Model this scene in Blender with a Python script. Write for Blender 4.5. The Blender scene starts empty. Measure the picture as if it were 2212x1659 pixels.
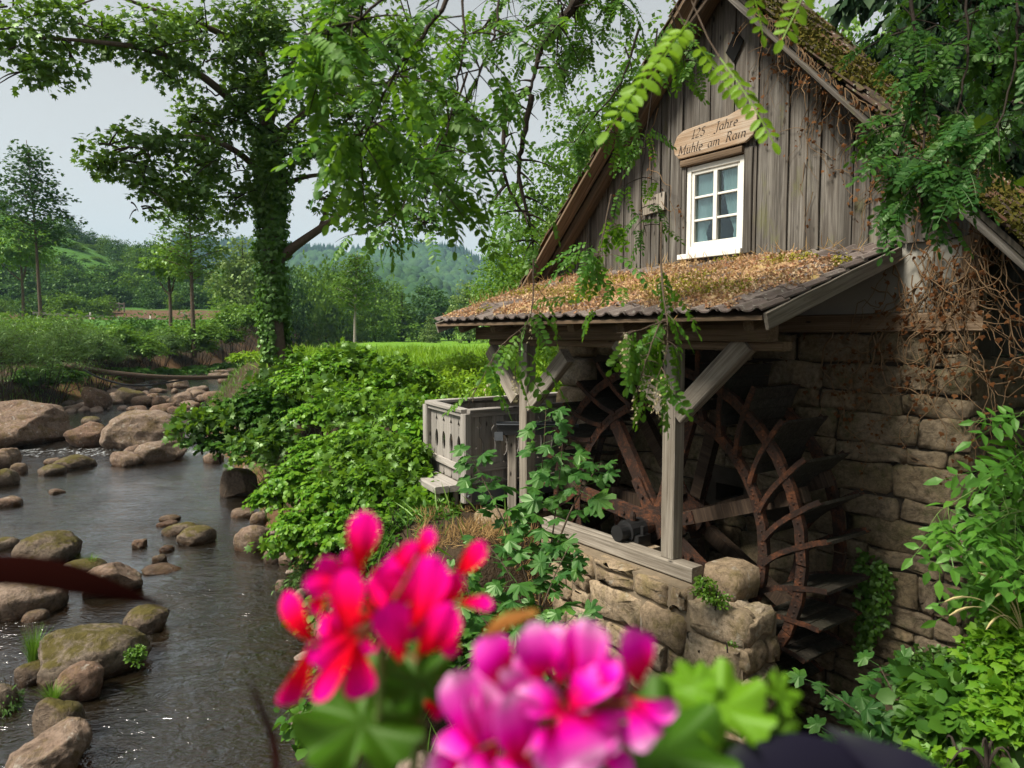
import bpy, bmesh, math, random
import numpy as np
from mathutils import Vector, Matrix

# ------------------------------------------------------------------ camera, sky, sun, exposure
scene = bpy.context.scene
COL = scene.collection
EYE = 3.6                       # the camera stands on a bridge, metres above the near water
PITCH = math.radians(4.0)
FPX, CX, CY = 1522.0, 1106.0, 829.5   # focal length and centre measured on the photograph (2212 px wide)
cam_data = bpy.data.cameras.new("camera")
cam = bpy.data.objects.new("camera", cam_data)
COL.objects.link(cam)
cam.location = (0, 0, EYE)
cam.rotation_euler = (math.radians(90) - PITCH, 0, 0)
cam_data.sensor_width = 36.0
cam_data.lens = 36.0 * FPX / 2212.0
cam_data.clip_start = 0.05
cam_data.clip_end = 8000
cam_data.dof.use_dof = True
cam_data.dof.focus_distance = 9.0
cam_data.dof.aperture_fstop = 4.4
scene.camera = cam

SUN_EL, SUN_AZ = math.radians(52), math.radians(-118)   # azimuth clockwise from the view direction
world = bpy.data.worlds.new("World")
scene.world = world
world.use_nodes = True
wn, wl = world.node_tree.nodes, world.node_tree.links
bg = wn["Background"]
sky = wn.new("ShaderNodeTexSky")
sky.sky_type = 'NISHITA'
sky.sun_disc = False
sky.sun_elevation = SUN_EL
sky.sun_rotation = SUN_AZ
sky.air_density = 1.0
sky.dust_density = 5.0
hs = wn.new("ShaderNodeHueSaturation")
hs.inputs["Saturation"].default_value = 0.05
wl.new(sky.outputs[0], hs.inputs["Color"])
# thin even overcast: milky cloud laid over the sky, paler towards the horizon all the way round
wtc = wn.new("ShaderNodeTexCoord"); wsx = wn.new("ShaderNodeSeparateXYZ")
wl.new(wtc.outputs["Generated"], wsx.inputs[0])
wr = wn.new("ShaderNodeValToRGB")
wr.color_ramp.elements[0].position = 0.0; wr.color_ramp.elements[0].color = (1.06, 1.06, 1.05, 1)
wr.color_ramp.elements[1].position = 0.5; wr.color_ramp.elements[1].color = (0.60, 0.605, 0.61, 1)
wl.new(wsx.outputs[2], wr.inputs[0])
wsc = wn.new("ShaderNodeVectorMath"); wsc.operation = 'SCALE'; wsc.inputs["Scale"].default_value = 6.6
wl.new(wr.outputs[0], wsc.inputs[0])
wmx = wn.new("ShaderNodeMix"); wmx.data_type = 'RGBA'; wmx.inputs[0].default_value = 0.8
wl.new(hs.outputs[0], wmx.inputs[6]); wl.new(wsc.outputs[0], wmx.inputs[7])
wl.new(wmx.outputs[2], bg.inputs["Color"])
bg.inputs["Strength"].default_value = 0.051

sun_data = bpy.data.lights.new("sun", 'SUN')
sun_data.energy = 3.2
sun_data.angle = math.radians(16)
sun_data.color = (1.0, 0.93, 0.80)
sun = bpy.data.objects.new("sun", sun_data)
COL.objects.link(sun)
sdir = Vector((math.sin(SUN_AZ) * math.cos(SUN_EL), math.cos(SUN_AZ) * math.cos(SUN_EL), math.sin(SUN_EL)))
sun.rotation_euler = sdir.to_track_quat('Z', 'Y').to_euler()
sun.location = (0, 0, 60)

vs = scene.view_settings
vs.view_transform = 'Standard'
vs.look = 'None'
vs.exposure = 1.42
vs.gamma = 1.0
vs.use_curve_mapping = False
scene.cycles.use_denoising = True
scene.cycles.denoiser = 'OPENIMAGEDENOISE'
scene.cycles.denoising_input_passes = 'RGB_ALBEDO_NORMAL'
scene.cycles.max_bounces = 7
scene.cycles.diffuse_bounces = 3
scene.cycles.glossy_bounces = 2
scene.cycles.transmission_bounces = 4
scene.cycles.transparent_max_bounces = 8
scene.cycles.volume_bounces = 0
scene.cycles.sample_clamp_indirect = 6
scene.cycles.caustics_reflective = False
scene.cycles.caustics_refractive = False
scene.cycles.use_adaptive_sampling = True
scene.cycles.adaptive_threshold = 0.02

# ------------------------------------------------------------------ helpers
RS = np.random.RandomState(7)
rnd = random.Random(5)

def ray(x, y):
    a = (x - CX) / FPX
    b = -(y - CY) / FPX
    return np.array([a, math.cos(PITCH) + b * math.sin(PITCH), -math.sin(PITCH) + b * math.cos(PITCH)])

def at(x, y, d):
    """The point of the place that the photograph shows at (x, y), D metres in front of the camera."""
    r = ray(x, y)
    return np.array([0, 0, EYE]) + r * (d / r[1])

def on_level(x, y, z):
    r = ray(x, y)
    return np.array([0, 0, EYE]) + r * ((z - EYE) / r[2])

def mesh(name, verts, faces, smooth=False):
    me = bpy.data.meshes.new(name)
    me.from_pydata([tuple(v) for v in verts], [], [tuple(f) for f in faces])
    if smooth:
        me.polygons.foreach_set("use_smooth", np.ones(len(me.polygons), bool))
    me.update()
    return me

def tri_mesh(name, V, Fc, smooth=False):
    """Fast mesh from an (n,3) array and an (m,k) array of equal polygons."""
    V = np.ascontiguousarray(V, np.float32)
    Fc = np.ascontiguousarray(Fc, np.int32)
    me = bpy.data.meshes.new(name)
    me.vertices.add(len(V))
    me.vertices.foreach_set("co", V.ravel())
    k = Fc.shape[1]
    me.loops.add(Fc.size)
    me.loops.foreach_set("vertex_index", Fc.ravel())
    me.polygons.add(len(Fc))
    me.polygons.foreach_set("loop_start", np.arange(0, Fc.size, k, dtype=np.int32))
    me.polygons.foreach_set("loop_total", np.full(len(Fc), k, np.int32))
    if smooth:
        me.polygons.foreach_set("use_smooth", np.ones(len(Fc), bool))
    me.update(calc_edges=True)
    return me

def put(name, data, mat=None, parent=None, label=None, cat=None, group=None, kind=None, loc=None, rot=None):
    o = bpy.data.objects.new(name, data)
    COL.objects.link(o)
    if mat is not None and data is not None and hasattr(data, "materials") and not data.materials:
        data.materials.append(mat)
    if parent is not None:
        o.parent = parent
    if loc is not None:
        o.location = loc
    if rot is not None:
        o.rotation_euler = rot
    if label: o["label"] = label
    if cat: o["category"] = cat
    if group: o["group"] = group
    if kind: o["kind"] = kind
    return o

def thing(name, label, cat, loc=(0, 0, 0), rotz=0.0, group=None):
    return put(name, None, label=label, cat=cat, group=group, loc=loc, rot=(0, 0, rotz))

class Geo:
    """Collects shapes that become ONE mesh object."""
    def __init__(self):
        self.v, self.f = [], []
    def add(self, verts, faces):
        n = len(self.v)
        self.v.extend([tuple(p) for p in verts])
        self.f.extend([tuple(i + n for i in q) for q in faces])
    def box(self, lo, hi):
        x0, y0, z0 = lo; x1, y1, z1 = hi
        self.add([(x0, y0, z0), (x1, y0, z0), (x1, y1, z0), (x0, y1, z0), (x0, y0, z1), (x1, y0, z1), (x1, y1, z1), (x0, y1, z1)],
                 [(0, 3, 2, 1), (4, 5, 6, 7), (0, 1, 5, 4), (1, 2, 6, 5), (2, 3, 7, 6), (3, 0, 4, 7)])
    def prism(self, poly, axis, a, b):
        """POLY is a list of 2-D points; extruded along AXIS ('x','y','z') from a to b."""
        n = len(poly)
        def p3(p, t):
            return (t, p[0], p[1]) if axis == 'x' else (p[0], t, p[1]) if axis == 'y' else (p[0], p[1], t)
        vs_ = [p3(p, a) for p in poly] + [p3(p, b) for p in poly]
        fs = [tuple(range(n))[::-1], tuple(range(n, 2 * n))] + [(i, (i + 1) % n, n + (i + 1) % n, n + i) for i in range(n)]
        self.add(vs_, fs)
    def tube(self, pts, rad, n=6, cap=True):
        pts = [np.asarray(p, float) for p in pts]
        if np.isscalar(rad): rad = [rad] * len(pts)
        base = len(self.v)
        prev = None
        for i, p in enumerate(pts):
            t = pts[min(i + 1, len(pts) - 1)] - pts[max(i - 1, 0)]
            t = t / (np.linalg.norm(t) + 1e-9)
            if prev is None:
                ref = np.array([0, 0, 1.0]) if abs(t[2]) < 0.9 else np.array([1.0, 0, 0])
                s = np.cross(t, ref)
            else:
                s = prev - t * (prev @ t)
            s = s / (np.linalg.norm(s) + 1e-9)
            prev = s
            w = np.cross(t, s)
            for k in range(n):
                a = 2 * math.pi * k / n
                self.v.append(tuple(p + rad[i] * (math.cos(a) * s + math.sin(a) * w)))
        for i in range(len(pts) - 1):
            for k in range(n):
                a = base + i * n + k; b = base + i * n + (k + 1) % n
                self.f.append((a, b, b + n, a + n))
        if cap:
            self.f.append(tuple(base + k for k in range(n))[::-1])
            e = base + (len(pts) - 1) * n
            self.f.append(tuple(e + k for k in range(n)))
    def put(self, name, mat, parent=None, smooth=False, **kw):
        me = mesh(name, self.v, self.f, smooth)
        me.validate()
        return put(name, me, mat, parent, **kw)

def bez(p0, p1, p2, n):
    p0, p1, p2 = (np.asarray(p, float) for p in (p0, p1, p2))
    return [(1 - t) ** 2 * p0 + 2 * t * (1 - t) * p1 + t * t * p2 for t in np.linspace(0, 1, n)]

def smooth_path(pts, n):
    """Catmull-Rom through PTS."""
    P = [np.asarray(p, float) for p in pts]
    P = [2 * P[0] - P[1]] + P + [2 * P[-1] - P[-2]]
    out = []
    for i in range(1, len(P) - 2):
        for t in np.linspace(0, 1, n, endpoint=False):
            a, b, c, d = P[i - 1], P[i], P[i + 1], P[i + 2]
            out.append(0.5 * (2 * b + (c - a) * t + (2 * a - 5 * b + 4 * c - d) * t * t + (3 * b - a - 3 * c + d) * t ** 3))
    out.append(P[-2])
    return out

_K = np.random.RandomState(3).normal(size=(9, 3)); _K /= np.linalg.norm(_K, axis=1)[:, None]
_PH = np.random.RandomState(4).uniform(0, 6.28, 9)
_FR = np.random.RandomState(5).uniform(0.7, 1.9, 9)
def wobble(p, freq=1.0, seed=0.0):
    """Cheap smooth noise in about -1..1 of (n,3) points."""
    p = np.asarray(p, float) * freq
    s = np.zeros(p.shape[:-1])
    for k in range(9):
        s += np.sin(p @ (_K[k] * _FR[k]) * 2.2 + _PH[k] + seed * (1.3 + k))
    return s / 4.2

def unit(a):
    return a / (np.linalg.norm(a, axis=-1, keepdims=True) + 1e-9)

def sstep(a, b, x):
    t = np.clip((x - a) / (b - a), 0, 1)
    return t * t * (3 - 2 * t)

# ------------------------------------------------------------------ materials
def new_mat(name):
    m = bpy.data.materials.new(name)
    m.use_nodes = True
    nt = m.node_tree
    for n in list(nt.nodes):
        nt.nodes.remove(n)
    out = nt.nodes.new("ShaderNodeOutputMaterial")
    return m, nt, out

def ND(nt, typ, **kw):
    n = nt.nodes.new(typ)
    for k, v in kw.items():
        if k in n.inputs: n.inputs[k].default_value = v
        else: setattr(n, k, v)
    return n

def ramp(nt, fac, stops, interp='LINEAR'):
    r = nt.nodes.new("ShaderNodeValToRGB")
    r.color_ramp.interpolation = interp
    e = r.color_ramp.elements
    while len(e) < len(stops): e.new(0.5)
    for i, (p, c) in enumerate(stops):
        e[i].position = p
        e[i].color = (*c, 1) if len(c) == 3 else c
    nt.links.new(fac, r.inputs[0])
    return r.outputs[0]

def mixc(nt, fac, a, b, mode='MIX'):
    m = nt.nodes.new("ShaderNodeMix")
    m.data_type = 'RGBA'
    m.blend_type = mode
    for s, v in ((m.inputs[0], fac), (m.inputs[6], a), (m.inputs[7], b)):
        if hasattr(v, "is_output"): nt.links.new(v, s)
        elif isinstance(v, (int, float)): s.default_value = v
        else: s.default_value = (*v, 1)
    return m.outputs[2]

def math_n(nt, op, a, b=None, c=None, clamp=False):
    m = nt.nodes.new("ShaderNodeMath")
    m.operation = op
    m.use_clamp = clamp
    for i, v in enumerate((a, b, c)):
        if v is None: continue
        if hasattr(v, "is_output"): nt.links.new(v, m.inputs[i])
        else: m.inputs[i].default_value = v
    return m.outputs[0]

def coords(nt, kind="Object", scale=(1, 1, 1), per_object=True):
    tc = nt.nodes.new("ShaderNodeTexCoord")
    mp = nt.nodes.new("ShaderNodeMapping")
    mp.inputs["Scale"].default_value = scale
    nt.links.new(tc.outputs[kind], mp.inputs["Vector"])
    if per_object:
        oi = nt.nodes.new("ShaderNodeObjectInfo")
        mul = nt.nodes.new("ShaderNodeVectorMath"); mul.operation = 'SCALE'
        mul.inputs[0].default_value = (37.0, 53.0, 71.0)
        nt.links.new(oi.outputs["Random"], mul.inputs["Scale"])
        nt.links.new(mul.outputs[0], mp.inputs["Location"])
    return mp.outputs[0]

def noise(nt, vec, scale, detail=4, rough=0.6, dist=0.0):
    n = nt.nodes.new("ShaderNodeTexNoise")
    n.inputs["Scale"].default_value = scale
    n.inputs["Detail"].default_value = detail
    n.inputs["Roughness"].default_value = rough
    n.inputs["Distortion"].default_value = dist
    nt.links.new(vec, n.inputs["Vector"])
    return n.outputs["Fac"]

def bump(nt, h, strength, dist, normal=None):
    b = nt.nodes.new("ShaderNodeBump")
    b.inputs["Strength"].default_value = strength
    b.inputs["Distance"].default_value = dist
    nt.links.new(h, b.inputs["Height"])
    if normal is not None: nt.links.new(normal, b.inputs["Normal"])
    return b.outputs[0]

def principled(nt, out, color, rough=0.8, normal=None, spec=0.3, metallic=0.0):
    p = nt.nodes.new("ShaderNodeBsdfPrincipled")
    for k, v in (("Base Color", color), ("Roughness", rough), ("Metallic", metallic), ("Specular IOR Level", spec)):
        if hasattr(v, "is_output"): nt.links.new(v, p.inputs[k])
        elif isinstance(v, (int, float)): p.inputs[k].default_value = v
        else: p.inputs[k].default_value = (*v, 1)
    if normal is not None: nt.links.new(normal, p.inputs["Normal"])
    nt.links.new(p.outputs[0], out.inputs[0])
    return p

def leaf_mat(name, cols, trans=(0.16, 0.30, 0.03), tfac=0.38, gloss=0.03, by_object=False):
    """Diffuse + translucent + a little gloss; each leaf has a colour of its own between COLS."""
    m, nt, out = new_mat(name)
    if by_object:
        r = ND(nt, "ShaderNodeObjectInfo").outputs["Random"]
        g = ND(nt, "ShaderNodeNewGeometry").outputs["Random Per Island"]
        r = math_n(nt, 'MULTIPLY_ADD', g, 0.45, math_n(nt, 'MULTIPLY', r, 0.55))
    else:
        r = ND(nt, "ShaderNodeNewGeometry").outputs["Random Per Island"]
    pn = noise(nt, coords(nt), 0.9, 3, 0.6)
    r = math_n(nt, 'ADD', math_n(nt, 'MULTIPLY', r, 0.62), math_n(nt, 'MULTIPLY_ADD', pn, 1.3, -0.46), clamp=True)
    c = ramp(nt, r, [(i / (len(cols) - 1), q) for i, q in enumerate(cols)])
    d = ND(nt, "ShaderNodeBsdfDiffuse"); nt.links.new(c, d.inputs[0])
    t = ND(nt, "ShaderNodeBsdfTranslucent")
    tc = mixc(nt, 0.6, c, trans)
    nt.links.new(tc, t.inputs[0])
    a = ND(nt, "ShaderNodeMixShader"); a.inputs[0].default_value = tfac
    nt.links.new(d.outputs[0], a.inputs[1]); nt.links.new(t.outputs[0], a.inputs[2])
    g = ND(nt, "ShaderNodeBsdfGlossy"); g.inputs["Roughness"].default_value = 0.45
    g.inputs["Color"].default_value = (0.62, 0.8, 0.5, 1)
    b = ND(nt, "ShaderNodeMixShader"); b.inputs[0].default_value = gloss
    nt.links.new(a.outputs[0], b.inputs[1]); nt.links.new(g.outputs[0], b.inputs[2])
    nt.links.new(b.outputs[0], out.inputs[0])
    return m

def wood_mat(name, dark, mid, light, tint=None, axis=2, fine=1.0, moss=0.0):
    """Weathered timber with grain along the AXIS of the object."""
    m, nt, out = new_mat(name)
    sc = [22 * fine] * 3; sc[axis] = 0.9
    v = coords(nt, scale=tuple(sc))
    n1 = noise(nt, v, 1.0, 6, 0.65, 0.6)
    sc2 = [70 * fine] * 3; sc2[axis] = 1.6
    n2 = noise(nt, coords(nt, scale=tuple(sc2)), 1.0, 3, 0.6)
    h = math_n(nt, 'MULTIPLY_ADD', n2, 0.45, math_n(nt, 'MULTIPLY', n1, 0.75))
    c = ramp(nt, h, [(0.36, dark), (0.56, mid), (0.78, light)])
    big = noise(nt, coords(nt, scale=(2.2, 2.2, 1.0)), 1.0, 4, 0.6)
    c = mixc(nt, ramp(nt, big, [(0.35, (0, 0, 0)), (0.7, (0.55, 0.55, 0.55))]), c, tint or dark)
    oi = ND(nt, "ShaderNodeObjectInfo")
    val = math_n(nt, 'MULTIPLY_ADD', oi.outputs["Random"], 0.5, 0.72)
    hsv = ND(nt, "ShaderNodeHueSaturation"); nt.links.new(c, hsv.inputs["Color"]); nt.links.new(val, hsv.inputs["Value"])
    c = hsv.outputs[0]
    if moss:
        mn = noise(nt, coords(nt, scale=(3, 3, 1.2), per_object=False), 1.6, 5, 0.7)
        c = mixc(nt, ramp(nt, mn, [(0.56, (0, 0, 0)), (0.74, (moss, moss, moss))]), c, (0.13, 0.14, 0.035))
    # knots
    vo = ND(nt, "ShaderNodeTexVoronoi"); vo.inputs["Scale"].default_value = 1.0
    ks = [6.5] * 3; ks[axis] = 2.4
    nt.links.new(coords(nt, scale=tuple(ks)), vo.inputs["Vector"])
    k = ramp(nt, vo.outputs["Distance"], [(0.05, (1, 1, 1)), (0.11, (0, 0, 0))])
    c = mixc(nt, k, c, tuple(q * 0.45 for q in dark))
    principled(nt, out, c, 0.85, bump(nt, h, 0.7, 0.012), spec=0.2)
    return m

def stone_mat(name, cols, moss=0.25, grain=22, relief=0.025, wet=False, mossc=(0.07, 0.075, 0.015), lichen=0.0, space="Object", per=True, top_moss=None):
    m, nt, out = new_mat(name)
    v = coords(nt, space, per_object=per)
    oi = ND(nt, "ShaderNodeObjectInfo")
    n1 = noise(nt, v, 2.6, 5, 0.65, 0.4)
    n2 = noise(nt, v, grain, 5, 0.75)
    n3 = noise(nt, v, 7.0, 6, 0.7, 0.8)
    t = math_n(nt, 'ADD', math_n(nt, 'MULTIPLY', oi.outputs["Random"], 0.55), math_n(nt, 'MULTIPLY_ADD', n1, 0.9, -0.22))
    c = ramp(nt, t, [(i / (len(cols) - 1), q) for i, q in enumerate(cols)])
    sp = ramp(nt, n2, [(0.3, (0.45, 0.45, 0.45)), (0.52, (1, 1, 1)), (0.75, (1.35, 1.35, 1.35))])
    c = mixc(nt, 1.0, c, sp, 'MULTIPLY')
    cr = ramp(nt, n3, [(0.33, (0.45, 0.42, 0.4)), (0.5, (1, 1, 1))])
    c = mixc(nt, 0.8, c, cr, 'MULTIPLY')
    if lichen:
        ln = noise(nt, v, 9, 3, 0.5)
        c = mixc(nt, ramp(nt, ln, [(0.62, (0, 0, 0)), (0.68, (lichen,) * 3)]), c, (0.42, 0.41, 0.36))
    if moss:
        mn = noise(nt, v, 3.2, 6, 0.75, 0.3)
        if top_moss is not None:
            g = ND(nt, "ShaderNodeNewGeometry"); sx = ND(nt, "ShaderNodeSeparateXYZ")
            nt.links.new(g.outputs["Normal"], sx.inputs[0])
            mn = math_n(nt, 'MULTIPLY_ADD', sx.outputs[2], top_moss, math_n(nt, 'SUBTRACT', mn, top_moss * 0.55))
        mf = ramp(nt, mn, [(0.5, (0, 0, 0)), (0.62, (moss,) * 3)])
        mc = mixc(nt, n2, tuple(q * 0.45 for q in mossc), tuple(q * 1.5 for q in mossc))
        c = mixc(nt, mf, c, mc)
    rough = 0.9
    if wet:
        g2 = ND(nt, "ShaderNodeNewGeometry"); sy = ND(nt, "ShaderNodeSeparateXYZ")
        tcw = ND(nt, "ShaderNodeTexCoord"); nt.links.new(tcw.outputs["Object"], sy.inputs[0])
        hz = math_n(nt, 'MULTIPLY_ADD', n1, 0.16, sy.outputs[2])
        w = ramp(nt, hz, [(0.11, (1, 1, 1)), (0.25, (0, 0, 0))])     # soaked band just above the waterline
        c = mixc(nt, w, c, mixc(nt, 1.0, c, (0.34, 0.24, 0.14), 'MULTIPLY'))
        rough = math_n(nt, 'MULTIPLY_ADD', w, -0.55, 0.88)
    hh = math_n(nt, 'MULTIPLY_ADD', n2, 0.3, math_n(nt, 'MULTIPLY', n3, 0.9))
    principled(nt, out, c, rough, bump(nt, hh, 0.9, relief), spec=0.25)
    return m

def plain_mat(name, color, rough=0.7, spec=0.3, metallic=0.0, var=0.25, scale=14, bumpd=0.003):
    m, nt, out = new_mat(name)
    n = noise(nt, coords(nt), scale, 5, 0.65)
    c = mixc(nt, n, tuple(q * (1 - var) for q in color), tuple(min(1, q * (1 + var)) for q in color))
    principled(nt, out, c, rough, bump(nt, n, 0.5, bumpd), spec, metallic)
    return m

M = {}
M['grey_wood'] = wood_mat('grey_wood', (0.055, 0.046, 0.038), (0.20, 0.175, 0.145), (0.36, 0.325, 0.28), tint=(0.11, 0.09, 0.065), moss=0.0)
M['board_wood'] = wood_mat('board_wood', (0.017, 0.015, 0.0135), (0.085, 0.077, 0.068), (0.225, 0.21, 0.187), tint=(0.050, 0.038, 0.028), moss=0.45)
M['brown_wood'] = wood_mat('brown_wood', (0.030, 0.020, 0.013), (0.115, 0.078, 0.048), (0.22, 0.16, 0.11), tint=(0.06, 0.042, 0.028), moss=0.25)
M['pale_wood'] = wood_mat('pale_wood', (0.13, 0.115, 0.10), (0.27, 0.25, 0.23), (0.38, 0.36, 0.335), tint=(0.21, 0.19, 0.17))
M['wheel_wood'] = wood_mat('wheel_wood', (0.012, 0.008, 0.006), (0.036, 0.024, 0.017), (0.085, 0.058, 0.04), tint=(0.035, 0.022, 0.014))
M['dark_wood'] = wood_mat('dark_wood', (0.008, 0.007, 0.006), (0.025, 0.021, 0.017), (0.06, 0.05, 0.04), tint=(0.02, 0.022, 0.012))
M['sign_wood'] = wood_mat('sign_wood', (0.10, 0.070, 0.048), (0.28, 0.215, 0.155), (0.39, 0.345, 0.29), tint=(0.25, 0.135, 0.06), axis=0, fine=1.2)
M['lettering'] = plain_mat('lettering', (0.022, 0.016, 0.013), 0.8)
M['white_paint'] = plain_mat('white_paint', (0.68, 0.67, 0.62), 0.55, 0.3, var=0.16, scale=9)
M['painted_dark'] = plain_mat('painted_dark', (0.006, 0.006, 0.006), 0.95, 0.1)  # flat black that paints the darkness inside holes, loft and room
M['black_iron'] = plain_mat('black_iron', (0.018, 0.018, 0.019), 0.45, 0.5, 0.3, var=0.5)
M['grey_steel'] = plain_mat('grey_steel', (0.10, 0.11, 0.125), 0.5, 0.5, 0.4, var=0.25)
M['plaster'] = plain_mat('plaster', (0.28, 0.27, 0.24), 0.9, 0.1, var=0.2, scale=5, bumpd=0.008)
M['mortar'] = plain_mat('mortar', (0.045, 0.038, 0.03), 0.95, 0.1, var=0.5, scale=9, bumpd=0.02)
M['bark'] = plain_mat('bark', (0.10, 0.075, 0.055), 0.9, 0.1, var=0.6, scale=16, bumpd=0.03)
M['dark_bark'] = plain_mat('dark_bark', (0.04, 0.032, 0.026), 0.9, 0.1, var=0.55, scale=22, bumpd=0.01)
M['pale_bark'] = plain_mat('pale_bark', (0.26, 0.235, 0.20), 0.9, 0.1, var=0.35, scale=6, bumpd=0.01)
M['green_stem'] = plain_mat('green_stem', (0.11, 0.17, 0.04), 0.6, 0.3, var=0.3)
M['dry_stem'] = plain_mat('dry_stem', (0.16, 0.105, 0.06), 0.9, 0.1, var=0.4)

def rust_mat():
    m, nt, out = new_mat('rust')
    v = coords(nt)
    n1 = noise(nt, v, 6, 6, 0.7, 0.5); n2 = noise(nt, v, 45, 4, 0.7)
    t = math_n(nt, 'MULTIPLY_ADD', n2, 0.35, math_n(nt, 'MULTIPLY', n1, 0.7))
    c = ramp(nt, t, [(0.32, (0.009, 0.006, 0.005)), (0.51, (0.024, 0.012, 0.008)), (0.60, (0.075, 0.028, 0.013)), (0.74, (0.19, 0.070, 0.028))])
    principled(nt, out, c, 0.85, bump(nt, t, 0.8, 0.008), 0.3)
    return m
M['rust'] = rust_mat()

def tile_mat(name, a, b, c3, moss):
    m, nt, out = new_mat(name)
    v = coords(nt)
    oi = ND(nt, "ShaderNodeObjectInfo")
    n1 = noise(nt, v, 5, 5, 0.7); n2 = noise(nt, v, 60, 3, 0.7)
    t = math_n(nt, 'ADD', math_n(nt, 'MULTIPLY', oi.outputs["Random"], 0.5), math_n(nt, 'MULTIPLY', n1, 0.5))
    c = ramp(nt, t, [(0.2, a), (0.5, b), (0.8, c3)])
    vw = coords(nt, per_object=True)
    mn = noise(nt, vw, 9, 5, 0.75)
    c = mixc(nt, ramp(nt, mn, [(0.5, (0, 0, 0)), (0.62, (moss,) * 3)]), c, (0.075, 0.072, 0.02))
    ln = noise(nt, vw, 26, 2, 0.5)
    c = mixc(nt, ramp(nt, ln, [(0.63, (0, 0, 0)), (0.69, (0.5,) * 3)]), c, (0.33, 0.32, 0.28))
    principled(nt, out, c, 0.8, bump(nt, n2, 0.5, 0.006), 0.3)
    return m
M['grey_tile'] = tile_mat('grey_tile', (0.075, 0.060, 0.055), (0.135, 0.105, 0.095), (0.19, 0.16, 0.145), 0.15)
M['red_tile'] = tile_mat('red_tile', (0.030, 0.021, 0.016), (0.060, 0.033, 0.023), (0.13, 0.053, 0.028), 0.95)

M['wall_stone'] = stone_mat('wall_stone', [(0.080, 0.064, 0.045), (0.155, 0.118, 0.070), (0.175, 0.138, 0.094), (0.225, 0.165, 0.090)], moss=0.6, relief=0.03, mossc=(0.05, 0.055, 0.018))
M['low_stone'] = stone_mat('low_stone', [(0.15, 0.115, 0.080), (0.235, 0.175, 0.115), (0.28, 0.215, 0.145), (0.29, 0.25, 0.20)], moss=0.45, relief=0.03, lichen=0.3, mossc=(0.11, 0.09, 0.02))
M['boulder'] = stone_mat('boulder', [(0.105, 0.062, 0.042), (0.17, 0.110, 0.078), (0.20, 0.150, 0.115), (0.23, 0.165, 0.12)], moss=0.6, grain=16, relief=0.07, wet=True, lichen=0.35, mossc=(0.095, 0.065, 0.014), top_moss=0.0)
M['mossy_boulder'] = stone_mat('mossy_boulder', [(0.10, 0.072, 0.05), (0.15, 0.115, 0.085), (0.19, 0.155, 0.12)], moss=0.95, grain=18, relief=0.08, wet=True, mossc=(0.075, 0.062, 0.012), top_moss=0.30)
M['pebble'] = stone_mat('pebble', [(0.16, 0.11, 0.085), (0.24, 0.19, 0.16), (0.30, 0.27, 0.25)], moss=0.0, grain=20, relief=0.01, wet=False)
M['moss'] = leaf_mat('moss', [(0.20, 0.15, 0.03), (0.30, 0.26, 0.04), (0.18, 0.20, 0.03), (0.09, 0.10, 0.015)], (0.3, 0.3, 0.05), 0.2, 0.0)
M['dry_moss'] = leaf_mat('dry_moss', [(0.34, 0.21, 0.11), (0.48, 0.32, 0.19), (0.27, 0.12, 0.07), (0.58, 0.45, 0.30), (0.42, 0.28, 0.10)], (0.4, 0.28, 0.12), 0.2, 0.0)
M['dry_grass'] = leaf_mat('dry_grass', [(0.36, 0.22, 0.09), (0.46, 0.32, 0.15), (0.28, 0.15, 0.06)], (0.4, 0.26, 0.1), 0.3, 0.0)
M['dead_leaf'] = leaf_mat('dead_leaf', [(0.060, 0.026, 0.012), (0.12, 0.052, 0.022), (0.19, 0.095, 0.042)], (0.16, 0.07, 0.02), 0.2, 0.0)

G = {}
G['maple'] = leaf_mat('maple_leaf', [(0.032, 0.085, 0.013), (0.050, 0.125, 0.015), (0.075, 0.150, 0.015), (0.042, 0.100, 0.018)], (0.20, 0.36, 0.015), 0.40, 0.07)
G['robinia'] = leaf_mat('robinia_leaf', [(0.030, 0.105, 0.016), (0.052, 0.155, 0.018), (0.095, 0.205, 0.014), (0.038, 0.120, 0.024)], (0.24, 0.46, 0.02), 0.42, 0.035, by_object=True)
G['robinia_shaded'] = leaf_mat('robinia_shaded_leaf', [(0.018, 0.066, 0.016), (0.030, 0.098, 0.022), (0.050, 0.130, 0.016), (0.022, 0.080, 0.024)], (0.13, 0.28, 0.02), 0.34, 0.03, by_object=True)  # shade over the right-hand boughs put into a darker leaf colour
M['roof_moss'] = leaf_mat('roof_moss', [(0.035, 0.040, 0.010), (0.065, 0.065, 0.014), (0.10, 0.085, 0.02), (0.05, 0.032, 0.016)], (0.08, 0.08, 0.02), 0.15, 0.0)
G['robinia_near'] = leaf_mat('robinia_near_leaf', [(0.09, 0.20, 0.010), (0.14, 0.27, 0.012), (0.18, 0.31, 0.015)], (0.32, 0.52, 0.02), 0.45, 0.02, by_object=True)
G['robinia_shade'] = leaf_mat('robinia_shade_leaf', [(0.028, 0.095, 0.014), (0.046, 0.140, 0.018), (0.080, 0.185, 0.014), (0.032, 0.110, 0.022)], (0.22, 0.42, 0.02), 0.46, 0.04, by_object=True)  # copy of the robinia leaf with mild shade put into its colour
G['hazel'] = leaf_mat('hazel_leaf', [(0.042, 0.140, 0.010), (0.078, 0.205, 0.012), (0.140, 0.275, 0.014), (0.055, 0.160, 0.018)], (0.20, 0.42, 0.02), 0.38, 0.035)
G['dark_shrub'] = leaf_mat('dark_shrub_leaf', [(0.024, 0.080, 0.012), (0.042, 0.118, 0.014), (0.075, 0.170, 0.016)], (0.15, 0.32, 0.02), 0.34, 0.03)
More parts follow.
